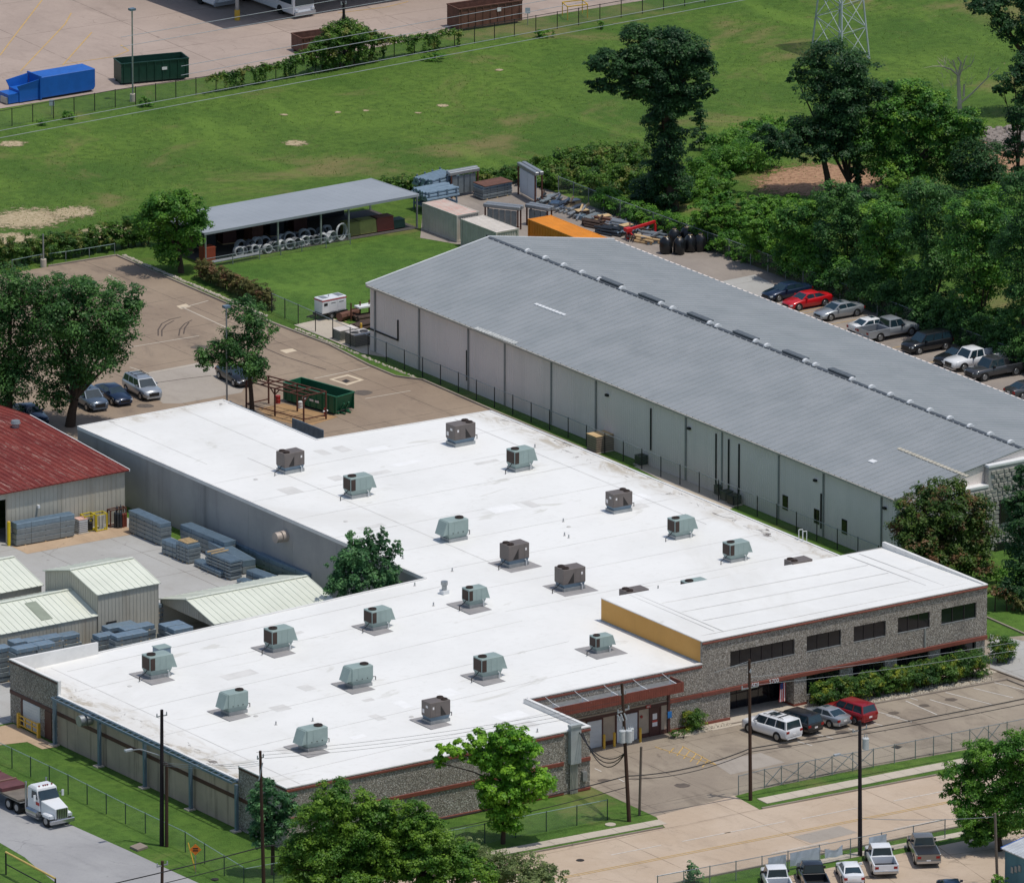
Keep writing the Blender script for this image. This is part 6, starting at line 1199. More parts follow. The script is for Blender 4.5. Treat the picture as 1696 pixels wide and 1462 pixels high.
# dark items by the workshop wall
M_CYL = mat('cylinder_dark', srgb(54, 60, 66), .4, .3); M_CYLR = mat('cylinder_rust', srgb(120, 56, 40), .5); M_CYLW = mat('cylinder_white', srgb(206, 208, 204), .4)
def gascyl(label, px, py, m, h=1.5, grp='gas cylinders by the workshop'):
    p = G(px, py); t = thing('gas_cylinder', label, 'gas cylinder', (p[0], p[1], .03), group=grp); MB().cyl((0, 0, 0), (0, 0, h*.86), .13, .13, 12).cyl((0, 0, h*.86), (0, 0, h*.95), .13, .06, 12).build('bottle', m, t, smooth=True); MB().cyl((0, 0, h*.95), (0, 0, h*1.05), .05, .04, 8).build('valve', M_CHROME, t)
gascyl('dark gas cylinder, front left of the rack', 191, 874, M_CYL); gascyl('dark gas cylinder in the middle front of the rack', 195.5, 875, M_CYL); gascyl('dark gas cylinder right front of the dark ones', 200, 874.5, M_CYL); gascyl('dark gas cylinder at the rear of the rack', 194, 869, M_CYL, 1.7); gascyl('dark gas cylinder at rear right by the corner', 200, 868, M_CYL, 1.7); gascyl('rust red gas cylinder left of the end one', 204, 873.5, M_CYLR, 1.35); gascyl('rust red gas cylinder at the end nearest the wall corner', 208, 872.5, M_CYLR, 1.35); gascyl('white gas cylinder in the yellow cage, left', 166, 876, M_CYLW, 1.4); gascyl('white gas cylinder in the yellow cage, right', 171, 875, M_CYLW, 1.4)
def cage(label, a, b, wd, h, m):
    A, B = G(*a), G(*b); t = thing('cage_frame', label, 'frame'); n_ = np.array([.05, 1, 0])*wd; C_, D_ = B+n_, A+n_
    for q in (A, B, C_, D_): MB().box(q[0]-.05, q[0]+.05, q[1]-.05, q[1]+.05, .03, h).build('post', m, t)
    for z in (.12, h-.04):
        for p, q in ((A, B), (B, C_), (C_, D_), (D_, A)): MB().beam((p[0], p[1], z), (q[0], q[1], z), .08).build('rail', m, t)
cage('yellow pipe cage holding white cylinders by the workshop', (160, 881), (177, 877.5), .8, 1.55, mat('cage_yellow', srgb(206, 186, 46), .5)); cage('yellow pipe frame beside the air unit by the workshop', (141, 882), (158, 878.5), .8, 1.5, bpy.data.materials['cage_yellow']); cage('rusty rack around the dark gas cylinders', (183, 874), (209, 869), .5, 1.6, M_RUSTF)
p = G(150, 881); wd_ = thing('welding_machine', 'dark machine with hoses inside the yellow pipe frame', 'machine', (p[0], p[1]+.3, .03)); MB().box(-.3, .3, -.25, .25, .1, .8).build('case', M_BLK, wd_, bevel=.05); MB().torus((0, -.3, 1.0), (0, 1, .2), .22, .06, 14, 6).build('hose_coil', M_CYL, wd_); MB().cyl((-.15, 0, .8), (-.15, 0, 1.1), .08, .08, 8).build('drum', M_GALV, wd_)
def condenser(label, px, py, sx, sy, h, m, top, fans=1, ang=0.0, grille=True, group='ground condensers'):
    p = G(px, py); t = thing('condenser_unit', label, 'air conditioner', (p[0], p[1], .03), ang, group); MB().box(-sx/2, sx/2, -sy/2, sy/2, .08, h).build('case', m, t, bevel=.03); MB().box(-sx/2-.1, sx/2+.1, -sy/2-.1, sy/2+.1, 0, .08).build('pad', M_WALK, t); MB().box(-sx/2-.02, sx/2+.02, -sy/2-.02, sy/2+.02, h, h+.05).build('top', top, t)
    for k in range(fans): x = (k-(fans-1)/2)*sx/2; MB().cyl((x, 0, h+.05), (x, 0, h+.08), min(sx/fans, sy)*.38, min(sx/fans, sy)*.38, 16).build('fan', M_FAN, t)
    if grille:
        g = MB()
        for k in range(6): z = .16+(h-.24)*k/6; g.box(-sx/2-.012, sx/2+.012, -sy/2-.012, sy/2+.012, z, z+.03)
        g.build('louvres', M_TRIM, t, kind='stuff')
condenser('white portable air unit with grilles beside the blue steel stack', 134, 882, .9, .9, 1.25, M_DOORW, M_PINK, 0); condenser('grey two-fan condenser at the grey building corner', 595, 571, 2.0, 1.7, 1.15, M_RTB, mat('condenser_top', srgb(186, 180, 176), .6), 2); condenser('pale weathered condenser left of the two-fan one', 572, 561, 2.0, 1.3, .95, mat('condenser_pale', srgb(150, 150, 140), .7), M_PALEW, 0)
condenser('tan square air unit standing at the grey wall', 995, 746, 2.0, 1.5, 1.5, mat('tan_unit', srgb(168, 146, 130), .6), M_WOOD, 0); condenser('dark condenser alone at the grey wall', 1062, 770, .85, .85, .85, M_CYL, M_CYL, 1); condenser('dark condenser leftmost of three at the grey wall', 1192, 820, .75, .75, .85, M_CYL, M_CYL, 1); condenser('dark condenser in the middle of three at the grey wall', 1203, 829, .85, .85, .85, M_CYL, M_CYL, 1); condenser('dark condenser rightmost of three at the grey wall', 1216, 836, .9, .9, .85, M_CYL, M_CYL, 1)
sheet('condenser_pad', [(1050, 772), (1080, 768), (1150, 800), (1225, 835), (1205, 845), (1120, 808)], .03, M_WALK); sheet('generator_pad', [(487, 538), (545, 525), (640, 560), (640, 592), (600, 585)], .03, M_WALK); 
# generator trailer
ga, gb = G(534, 532), G(574, 524); gang = math.atan2(gb[1]-ga[1], gb[0]-ga[0]); gc = (ga+gb)/2+np.array([-math.sin(gang), math.cos(gang), 0])*.65
GN = thing('generator_trailer', 'white trailer generator with red stripe on the lawn edge', 'generator', (gc[0], gc[1], .03), gang); gl = float(np.linalg.norm(gb-ga))/2
MB().box(-gl, gl, -.65, .65, .62, 2.0).build('enclosure', P_WHITE, GN, bevel=.05); MB().box(-gl-.012, gl+.012, -.662, .662, 1.78, 1.88).build('red_stripe', M_FR, GN); MB().box(-gl+.25, -gl+.85, -.4, .4, 2.0, 2.03).box(gl-.8, gl-.2, -.45, .45, 2.0, 2.03).build('vent_grille', M_GALV, GN); MB().box(-gl+.2, -gl+.6, -.668, -.65, 1.35, 1.6).build('control_panel', M_BLK, GN)
for k in range(2): MB().box(-gl+.85+k*.9, -gl+1.65+k*.9, -.666, -.651, .75, 1.65).build('access_door', P_WHITE, GN); MB().box(-gl+1.0+k*.9, -gl+1.5+k*.9, -.675, -.667, 1.5, 1.55).build('slot', M_BLK, GN)
MB().box(-gl-.2, gl+.2, -.6, .6, .42, .6).build('chassis', M_BLK, GN); MB().beam((-gl-.2, 0, .5), (-gl-1.3, 0, .45), .12).build('drawbar', M_BLK, GN); MB().cyl((-.2, 0, 2.0), (-.2, 0, 2.15), .06, .06, 8).build('exhaust', M_CHROME, GN)
for s in (-1, 1):
    for x in (-.4, .4): wh = MB().cyl((x, s*.6, .33), (x, s*.82, .33), .33, .32, 14).build('wheel', M_TYRE, GN); MB().cyl((x, s*.8, .33), (x, s*.83, .33), .18, .16, 10).build('rim', M_GALV, wh)
# scrap steel behind the generator
M_SCR = mat('scrap_brown', srgb(84, 68, 60), .8, .2, var=.35, scale=2)
def pipes(label, a, b, n, r, m, rows=1, grp='pipe bundles', z0=.0, ends=True, jit=.15):
    A, B = G(*a), G(*b); Ln = float(np.linalg.norm((B-A)[:2])); ang = math.atan2(B[1]-A[1], B[0]-A[0]); c = (A+B)/2; t = thing('pipe_bundle', label, 'pipes', (c[0], c[1], z0+.03), ang, grp); rr = random.Random(int(a[0]*7+a[1]))
    for row in range(rows):
        for k in range(n-row):
            y = (k-(n-row-1)/2)*2.05*r; z = r+row*1.75*r; o = rr.uniform(-jit, jit); MB().cyl((-Ln/2+o, y, z), (Ln/2+o, y+rr.uniform(-jit, jit)*.3, z), r, r*rr.uniform(.8, 1), 8).build('pipe', m, t)
    for x in (-.3, .3): MB().box(x*Ln-.06, x*Ln+.06, -n*r*1.05, n*r*1.05, -.02, .0).build('dunnage', M_WOOD, t)
    return t
pipes('large rusty pipe lying behind the generator', (562, 533), (592, 524), 1, .42, M_RUST, 1, jit=0); pipes('rusty pipes stacked at the grey building corner', (585, 548), (618, 540), 4, .16, M_SCR, 2); pipes('dark pipes piled between large pipe and grey wall', (590, 533), (622, 527), 5, .14, M_SCR, 2)
p = G(604, 528); pt = thing('pipe_rack', 'rusty pipe rack with white sheet by the grey building corner', 'rack', (p[0], p[1], .03)); 
for x in (-1.5, -.5, .5, 1.5): MB().box(x-.05, x+.05, -.05, .05, 0, 1.7).build('upright', M_RUSTF, pt)
for z in (.5, 1.1): MB().beam((-1.5, 0, z), (1.5, 0, z), .08).build('rail', M_RUSTF, pt)
MB().box(-.9, 1.6, -.5, .4, 1.15, 1.3).build('white_sheet', M_WHITE, pt)
# rusty frame shelter
FRM = thing('frame_shelter', 'rusty open steel frame shelter beside the green dumpster', 'shelter'); q0, q3, q1 = G(408, 676.5), G(503, 702.5), G(445, 668.7); q4 = q3+(q1-q0); hh = 2.6; qm = (q0+q3)/2; qm2 = (q1+q4)/2
for q in (q0, q1, q3, q4, qm, qm2): MB().box(q[0]-.06, q[0]+.06, q[1]-.06, q[1]+.06, .03, hh).build('post', M_RUSTF, FRM)
for p, q in ((q0, q3), (q1, q4), (q0, q1), (q3, q4), (qm, qm2), ((q0*.67+q1*.33), (q3*.67+q4*.33)), ((q0*.33+q1*.67), (q3*.33+q4*.67)), ((q0*.5+qm*.5), (q1*.5+qm2*.5)), ((q3*.5+qm*.5), (q4*.5+qm2*.5))): MB().beam((p[0], p[1], hh), (q[0], q[1], hh), .1).build('top_beam', M_RUSTF, FRM)
for p, q in ((q0, q3), (q0, q1), (q3, q4)): MB().beam((p[0], p[1], .45), (q[0], q[1], .45), .09).build('low_rail', M_RUSTF, FRM)
for q, d in ((qm, q3-q0), (qm, q0-q3), (q3, q0-q3), (q3, q4-q3), (q1, q0-q1)):
    d = d/np.linalg.norm(d)*.6; MB().beam((q[0], q[1], hh-.6), (q[0]+d[0], q[1]+d[1], hh), .08).build('knee_brace', M_RUSTF, FRM)
sheet('rust_stain', [(425, 677), (470, 668), (560, 690), (505, 708), (455, 694)], .034, mat('stained_concrete', srgb(170, 136, 96), .85, var=.25, scale=.8), left_lot)
def drum(label, px, py, m, h=.7, r=.22):
    p = G(px, py); t = thing('drum', label, 'drum', (p[0], p[1], .03)); MB().cyl((0, 0, 0), (0, 0, h), r, r, 14).build('shell', m, t, smooth=True)
    for z in (.04, h*.5, h-.04): MB().torus((0, 0, z), (0, 0, 1), r, .015, 14, 4).build('hoop', m, t)
M_DR = mat('drum_red', srgb(164, 40, 36), .5); drum('red drum inside the rusty frame', 460.5, 668, M_DR); drum('small white drum beside the green dumpster', 498.5, 676, M_WHITE, .6, .24)
p = G(539, 690); hy = thing('hydrant', 'red hydrant with white caps at the frame corner', 'hydrant', (p[0], p[1], .03)); MB().cyl((0, 0, 0), (0, 0, .7), .13, .12, 12).cyl((0, 0, .7), (0, 0, .88), .14, .04, 12).build('barrel', M_DR, hy, smooth=True); MB().cyl((-.24, 0, .5), (.24, 0, .5), .08, .08, 10).build('nozzle', M_WHITE, hy)
# dock guard: grey ribbed panel behind the notch
a_, b2 = G(485, 718), G(536, 738); DG = thing('dock_screen', 'blue-grey ribbed screen panel at the rear notch', 'screen'); MB().beam((a_[0], a_[1], .75), (b2[0], b2[1], .75), .06, 1.4).build('panel', M_STEEL, DG)
rbm = MB()
for k in range(24): q = a_+(b2-a_)*k/24; rbm.box(q[0]-.07, q[0]+.03, q[1]-.07, q[1]+.03, .06, 1.43)
rbm.build('ribs', M_STEEL, DG, kind='stuff')
gt = MB()
for o in (.12, .7):  gt.box(NX+o, NX+o+.06, NY+.5, Y6, HR-.35, HR-.25)
gtr = thing('rear_cable_tray', 'blue-grey tray along the rear notch edge of the white roof', 'cable tray'); gt.build('rails', M_STEEL, gtr, kind='stuff')
for k in range(9): y = NY+.8+(Y6-NY-1)*k/8; MB().box(NX+.07, NX+.12 if False else NX+.76, y, y+.08, HR-.24, HR-.18).build('rung', M_STEEL, gtr)
for k in range(3): y = NY+1.5+(Y6-NY-3)*k/2; MB().box(NX+.38, NX+.5, y, y+.12, .03, HR-.35).build('leg', M_STEEL, gtr)
# ================================================================ canopy shed contents: hose coils, bins
AB = (CS_B-CS_A); ND = (CS_D-CS_A).normalized(); M_COILG = mat('hose_grey', srgb(176, 180, 182), .5, var=.25, scale=3); M_COILD = mat('hose_dark', srgb(92, 96, 100), .6)
rr = random.Random(11); coil_desc = []
ORD = 'first second third fourth fifth sixth seventh eighth ninth tenth eleventh twelfth thirteenth fourteenth fifteenth sixteenth seventeenth eighteenth nineteenth'.split()
def coil(lab, t0, dep, r, nloop, dark, z0=0.0):
    base = CS_A.lerp(CS_B, t0)+ND*dep; base.z = .03+z0; ang = rr.uniform(-.6, .6)
    o = thing('hose_coil', lab, 'hose coil', base, ang+math.atan2(AB.y, AB.x), 'hose coils under the canopy shed')
    m_ = MB()
    for j in range(nloop): m_.torus((rr.uniform(-.05, .05), .08*j, r+.05), (.12*rr.uniform(-1, 1), 1, .12*rr.uniform(-1, 1)), r*rr.uniform(.82, 1), .06, 16, 5)
    m_.build('loops', M_COILD if dark else M_COILG, o); MB().box(-.06, .06, -.05, .08*nloop+.1, .02, .12).build('tie', M_BAND, o)
for k in range(18): coil(ORD[k]+' grey hose coil from the left in the front row under the canopy shed', .17+.43*k/17+rr.uniform(-.008, .008), rr.uniform(-.1, .5), rr.uniform(.36, .5), 6, k % 4 == 2)
for k in range(12): coil(ORD[k]+' hose coil from the left in the second row, behind the front coils', .22+.40*k/11, rr.uniform(1.3, 1.9), rr.uniform(.45, .6), 6, k % 3 == 1)
coil('largest loose hose loop at the right end of the coil row', .645, .2, .8, 3, False)
def bin_(label, t0, m, w_=1.5, d=1.3, h=1.3):
    base = CS_A.lerp(CS_B, t0)+ND*1.3; base.z = .03; t = thing('storage_bin', label, 'bin', base, math.atan2(AB.y, AB.x), 'bins under the canopy shed')
    MB().hexa([(-w_/2, -d/2, .1), (w_/2, -d/2, .1), (w_/2, d/2, .1), (-w_/2, d/2, .1), (-w_/2, -d*.35, h), (w_/2, -d*.35, h), (w_/2, d/2, h), (-w_/2, d/2, h)]).build('body', m, t, bevel=.03); MB().box(-w_/2-.03, w_/2+.03, -d*.38, d/2+.03, h, h+.06).build('lid', m, t)
    for s in (-1, 1): MB().box(s*w_*.35-.08, s*w_*.35+.08, -d/2, d/2, 0, .1).build('skid', M_BLK, t)
bin_('olive bin left of the pair under the canopy shed', .715, mat('bin_olive', srgb(120, 122, 66), .6)); bin_('yellow-green bin right of the olive bin', .785, mat('bin_lime', srgb(150, 152, 84), .6), 2.0); bin_('rust red bin under the canopy shed right end', .862, mat('bin_red', srgb(126, 62, 52), .6), 2.0); bin_('low dark green bin at the canopy right post', .925, mat('bin_green', srgb(52, 84, 70), .6), 1.6, 1.2, .8)
for k in range(6):
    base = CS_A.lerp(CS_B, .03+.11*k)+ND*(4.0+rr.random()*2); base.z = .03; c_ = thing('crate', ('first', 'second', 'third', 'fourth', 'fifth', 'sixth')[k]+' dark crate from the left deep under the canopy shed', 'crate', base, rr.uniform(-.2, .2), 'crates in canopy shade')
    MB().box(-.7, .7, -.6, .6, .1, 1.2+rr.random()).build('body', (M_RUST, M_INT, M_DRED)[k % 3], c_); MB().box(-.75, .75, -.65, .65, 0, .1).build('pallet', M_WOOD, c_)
base = CS_A.lerp(CS_B, .03)+ND*.6; base.z = .03; c_ = thing('crate', 'rusty orange cabinet at the left post of the canopy shed', 'cabinet', base, math.atan2(AB.y, AB.x)); MB().box(-.6, .6, -.5, .5, .1, 1.5).build('body', mat('orange_rust', srgb(150, 66, 40), .7), c_); MB().box(-.65, .65, -.55, .55, 0, .1).build('base', M_BLK, c_)
pipes('pale pipes lying along the canopy shed front, left end', (350, 441), (430, 426), 4, .07, M_GALV, 1, z0=.3)
# ================================================================ storage yard goods behind
grp = 'galvanised goods in the storage yard'; 
pipes('long blue-grey pole bundle at the canopy right end', (694, 352), (748, 342), 9, .16, M_STK, 3, grp, z0=1.3); pipes('second long pole bundle behind the first at the canopy end', (700, 332), (745, 318), 9, .15, M_STK, 3, grp, z0=1.3); pipes('pole bundle right of the canopy end, under the tall rack', (735, 343), (762, 351), 6, .13, M_STK2, 2, grp)
for lab, a, b in (('steel support rack under the first long pole bundle', (694, 352), (748, 342)), ('steel support rack under the second long pole bundle', (700, 332), (745, 318))):
    A_, B_ = G(*a), G(*b); t = thing('pole_rack', lab, 'rack')
    for q in (.08, .36, .64, .92):
        p = A_+(B_-A_)*q
        for s_ in (-1.3, 1.3): MB().box(p[0]-.06, p[0]+.06, p[1]+s_-.06, p[1]+s_+.06, .03, 2.2).build('upright', M_STEEL, t)
        for z in (.6, 1.22): MB().beam((p[0], p[1]-1.3, z), (p[0], p[1]+1.3, z), .1).build('arm', M_STEEL, t)
    d_ = (B_-A_); 
    for z in (.72,):
        for s_ in (-1, -.6, -.2, .2, .6, 1): MB().cyl((A_[0], A_[1]+s_, z), (B_[0], B_[1]+s_, z), .1, .08, 8).build('pole', M_STK, t)
for lab, px, py, h in (('galvanised pole bundle along the yard fence, first after the tall rack', 905, 333, 6), ('galvanised pole bundle along the yard fence, second', 925, 341, 6), ('galvanised pole bundle along the yard fence, third', 944, 348, 7), ('galvanised pole bundle along the yard fence, fourth', 962, 357, 7), ('galvanised pole bundle along the yard fence, fifth', 985, 362, 6)): pipes(lab, (px-10, py+5), (px+11, py-3), h, .12, M_STK2 if h == 6 else M_GALV, 2, grp, jit=.6)
for lab, px, py, m, n in (('mixed scrap bundle by the orange container', 985, 372, M_SCR, 5), ('dark scrap beams near the red lift frame', 1010, 383, M_CYL, 6), ('pale scrap beams behind the red lift frame', 1030, 372, M_GALV, 6), ('brown scrap timbers left of the black bags', 1070, 398, M_WOOD, 4), ('grey scrap channels left of the black bags', 1085, 392, M_STK2, 5), ('rusty scrap heap by the yard fence', 1000, 366, M_RUST, 4)): pipes(lab, (px-14, py+2), (px+14, py+7), n, .12, m, 3, grp, jit=.7)
def rack(label, px, py, px2, py2, h, top=True, doors=4, m=None):
    A, B = G(px, py), G(px2, py2); ang = math.atan2(B[1]-A[1], B[0]-A[0]); Ln = float(np.linalg.norm(B-A)); c = (A+B)/2; t = thing('storage_rack', label, 'rack', (c[0], c[1], .03), ang, 'upright racks in the storage yard')
    for x in (-Ln/2, Ln/2):
        for y in (-.35, .35): MB().box(x-.06, x+.06, y-.06, y+.06, 0, h).build('upright', M_RUSTF, t)
    MB().box(-Ln/2-.2, Ln/2+.2, -.42, -.02, h-.3, h+.05).box(-Ln/2-.1, Ln/2+.3, .02, .42, h-.25, h+.1).build('top_beam', M_GALV, t, bevel=.05)
    for k in range(doors): x = -Ln/2+.15+(Ln-.3)*k/doors; MB().box(x+.03, x+(Ln-.3)/doors-.06, -.3, -.1, .3, h-.45).build('hung_panel', m or M_STK2, t, bevel=.02)
    MB().beam((-Ln/2, 0, .3), (Ln/2, 0, .3), .1).build('low_beam', M_RUSTF, t)
rack('grey panel rack near the hedge, left of the rusty plate pile', 744, 328, 788, 320, 2.5); rack('tall grey rack with white doors by the yard hedge', 864, 322, 892, 338, 3.1, doors=2, m=M_DOORW); rack('wide panel rack behind the second container', 806, 376, 860, 382, 2.3, doors=5); rack('low rack behind the orange container', 876, 372, 910, 378, 2.0, doors=3)
stp = stack('stack of grey frames under a rusty plate by the hedge', (800, 333), (848, 324), 1.6, 5, .2); MB().box(-1.6, 1.7, -1.0, 1.0, 1.36, 1.42).build('rusty_plate', M_RUST, stp)
for k, (px, py) in enumerate(((1103, 420), (1125, 421), (1143, 417), (1117, 407), (1160, 416), (1137, 404), (1150, 403))):
    p = G(px, py); rr = random.Random(k); t = thing('black_bag', ('front left', 'front middle', 'front right of middle', 'rear left', 'rightmost front', 'rear middle', 'rear right')[k]+' tall black wrapped bag by the woods fence', 'bag', (p[0], p[1], .03), rr.uniform(0, 1), 'black wrapped bags')
    m_ = MB(); N = 12; zs = [(0, .55), (.15, .68), (.7, .72), (1.2, .66), (1.5, .45), (1.62, .2), (1.8, .12)]
    for z, r in zs:
        for i in range(N): a = 2*math.pi*i/N; q = r*(1+.10*math.sin(a*3+k+z*2)+rr.uniform(-.05, .05)); m_.v.append((q*math.cos(a)*.85, q*math.sin(a)*.85, z+rr.uniform(-.03, .03)*(z > 0)))
    for j in range(len(zs)-1):
        for i in range(N): m_.f.append((j*N+i, j*N+(i+1) % N, (j+1)*N+(i+1) % N, (j+1)*N+i))
    m_.f.append(tuple(range(N))[::-1]); m_.f.append(tuple((len(zs)-1)*N+i for i in range(N))); m_.build('sack', mat('black_plastic', srgb(26, 28, 32), .3) if k == 0 else bpy.data.materials['black_plastic'], t, smooth=True, ang=60); MB().torus((0, 0, 1.62), (0, 0, 1), .17, .03, 10, 5).build('tie', M_WOOD, t)
a_, b2 = G(1040, 397), G(1085, 388); LF = thing('lift_frame', 'bright red steel lift frame among the yard scrap', 'frame'); M_LR = mat('lift_red', srgb(206, 36, 40), .45)
for q in (a_, b2): MB().box(q[0]-.09, q[0]+.09, q[1]-.09, q[1]+.09, .03, 1.0).build('leg', M_LR, LF)
MB().beam((a_[0], a_[1], .95), (b2[0], b2[1], 1.25), .22).build('boom', M_LR, LF); MB().beam((a_[0], a_[1], .9), (a_[0]+.4, a_[1]-.9, .1), .14).build('brace', M_LR, LF); MB().box(a_[0]-.3, a_[0]+.3, a_[1]-.3, a_[1]+.3, .8, 1.15).build('head', M_LR, LF)

M_SC = [M_GALV, M_STK2, M_SCR, M_RUST, M_CYL, M_STK, M_WOOD]; rr = random.Random(33)
for k in range(40):
    q = k/39; px, py = 898+q*190+rr.uniform(-9, 9), 331+q*70+rr.uniform(-7, 9); p = G(px, py); t = thing('scrap_piece', 'small mixed scrap steel piece in the heap along the yard fence', 'scrap', (p[0], p[1], .03), rr.uniform(-.6, .9), 'small scrap pieces along the yard fence'); m_ = M_SC[rr.randrange(7)]; z = rr.uniform(.1, .75); kind = rr.randrange(3)
    if kind == 0: MB().box(-.6, .6, -.35, .35, 0, z).build('crate', m_, t, bevel=.03); MB().box(-.7, .5, -.4, .4, z, z+.06).build('sheet', M_SC[rr.randrange(7)], t)
    elif kind == 1:
        for j in range(4): MB().cyl((-1.2+rr.uniform(-.3, .3), -.3+.2*j, z), (1.2, -.3+.2*j+rr.uniform(-.2, .2), z+rr.uniform(-.1, .1)), .08, .08, 7).build('tube', m_, t)
        MB().box(-.1, .1, -.5, .5, 0, z-.08).build('block', M_WOOD, t)
    else: MB().beam((-.9, 0, .1), (.9, .2, z+.4), .16).build('beam', m_, t); MB().box(-.5, .3, -.3, .4, 0, z*.7).build('bin', M_SC[rr.randrange(7)], t, bevel=.03); MB().torus((.2, 0, z), (.3, .2, 1), .3, .07, 12, 5).build('ring', M_SCR, t)
# ================================================================ vegetation
def m_leaf(name, a, b, c=None, tr=.42):
    s = NT(name); co_ = s.mix(s.ramp(s.noise(.55, 3, .6), .38, .62), a, b)
    co_ = s.mix(s.ramp(s.noise(3.1, 2, .6), .40, .66, 0, .8), co_, sc(a, .6))
    co_ = s.mix(s.ramp(s.noise(7.0, 2, .5), .55, .8, 0, .6), co_, sc(b, 1.5))
    if c: co_ = s.mix(s.ramp(s.noise(.75, 4, .65), .52, .64, 0, .85), co_, c)
    s.col(co_); s.fin(.5, 0, .35); t = s.n('ShaderNodeBsdfTranslucent'); s.l(co_, t.inputs[0]); mx = s.n('ShaderNodeMixShader'); mx.inputs[0].default_value = tr
    s.l(s.b.outputs[0], mx.inputs[1]); s.l(t.outputs[0], mx.inputs[2]); s.l(mx.outputs[0], s.out.inputs[0]); return s.m
L_OAK = m_leaf('leaf_oak', srgb(60, 103, 55), srgb(101, 147, 72)); L_DARK = m_leaf('leaf_dark', srgb(45, 82, 50), srgb(76, 117, 63)); L_MID = m_leaf('leaf_mid', srgb(70, 123, 44), srgb(123, 171, 59)); L_BRI = m_leaf('leaf_bright', srgb(94, 154, 44), srgb(156, 204, 63)); L_WOOD = m_leaf('leaf_woodland', srgb(53, 101, 48), srgb(107, 163, 62), srgb(142, 183, 66))
L_YEL = m_leaf('leaf_fresh', srgb(77, 125, 44), srgb(134, 171, 59)); L_RUSS = m_leaf('leaf_russet', srgb(66, 99, 44), srgb(101, 129, 55), srgb(140, 96, 72)); L_OLV = m_leaf('leaf_olive', srgb(103, 125, 74), srgb(156, 171, 110)); L_VINE = m_leaf('leaf_vine', srgb(59, 101, 39), srgb(110, 151, 55), srgb(147, 147, 79)); L_HEDGE = m_leaf('leaf_hedge', srgb(57, 99, 45), srgb(101, 139, 57), srgb(169, 178, 60)); L_BROWN = m_leaf('leaf_brown_hedge', srgb(92, 101, 55), srgb(132, 127, 74), srgb(151, 112, 85)); L_MAG = m_leaf('leaf_glossy', srgb(63, 110, 70), srgb(116, 166, 105))
M_BARK = m_wood('tree_bark', srgb(72, 60, 50)); M_DEAD = m_wood('dead_wood', srgb(186, 176, 160))
RNG = np.random.default_rng(7)
def leaf_mesh(name, blobs, dens, size, mat_, parent, spiky=0.0, droop=0.0):
    """blobs: centre (3), radii (3) in world axes right/depth/up; many small leaf faces in clumps"""
    Pc, Nn, Ss = [], [], []; ez = np.array([0, 0, 1.])
    for c, r in blobs:
        a = 4*math.pi*(((r[0]*r[1])**1.6+(r[0]*r[2])**1.6+(r[1]*r[2])**1.6)/3)**(1/1.6)
        nl = int(18+a/1.15); d = RNG.normal(size=(nl, 3)); d[:, 2] += .25; d /= np.linalg.norm(d, axis=1)[:, None]
        fr_ = np.where(RNG.random(nl) < .8, RNG.uniform(.66, 1.18, nl), RNG.uniform(.25, .7, nl)); loc = d*fr_[:, None]*np.array(r)
        cc = c+loc[:, :1]*RT+loc[:, 1:2]*FH+loc[:, 2:]*ez
        lr = np.clip(min(r)*RNG.uniform(.20, .50, nl), .16, 1.0)
        cnt = np.maximum(4, (a*dens*1.1/nl*(lr/lr.mean())**2)).astype(int); idx = np.repeat(np.arange(nl), cnt); n = len(idx)
        e = RNG.normal(size=(n, 3)); e[:, 2] = np.where(RNG.random(n) < .62, np.abs(e[:, 2]), e[:, 2]); e /= np.linalg.norm(e, axis=1)[:, None]
        rad = lr[idx]*RNG.uniform(.45, 1.0, n)**.6*(1+.18*RNG.normal(size=n))
        off = e*rad[:, None]*np.array([1.15, 1.15, .8+spiky]); off[:, 2] -= droop*np.abs(RNG.normal(size=n))*.4
        nn = e*.65+(d[idx, :1]*RT+d[idx, 1:2]*FH+d[idx, 2:]*ez)*.3+ez*.6+RNG.normal(size=(n, 3))*.4
        Pc.append(cc[idx]+off); Nn.append(nn); Ss.append(size*.90*RNG.uniform(.55, 1.4, n))
    P = np.concatenate(Pc); N = np.concatenate(Nn); S_ = np.concatenate(Ss); keep = P[:, 2] > .05; P, N, S_ = P[keep], N[keep], S_[keep]
    N /= np.linalg.norm(N, axis=1)[:, None]; t = np.cross(N, RNG.normal(size=N.shape)); t /= np.linalg.norm(t, axis=1)[:, None]; b = np.cross(N, t)
    n = len(P); v = np.empty((n, 4, 3)); L2 = S_[:, None]*.62; W2 = S_[:, None]*.36
    v[:, 0] = P-t*L2; v[:, 1] = P+b*W2-N*S_[:, None]*.08; v[:, 2] = P+t*L2; v[:, 3] = P-b*W2-N*S_[:, None]*.08
    me = bpy.data.meshes.new(name); me.vertices.add(n*4); me.vertices.foreach_set('co', v.ravel().astype(np.float32)); me.loops.add(n*4); me.loops.foreach_set('vertex_index', np.arange(n*4, dtype=np.int32)); me.polygons.add(n); me.polygons.foreach_set('loop_start', np.arange(0, n*4, 4, dtype=np.int32)); me.polygons.foreach_set('loop_total', np.full(n, 4, dtype=np.int32)); me.update(); me.materials.append(mat_)
    o = bpy.data.objects.new(name, me); COL.objects.link(o); o.parent = parent
    if parent: o.location = -Vector(parent.location)
    global NLEAF; NLEAF += n; return o
NLEAF = 0
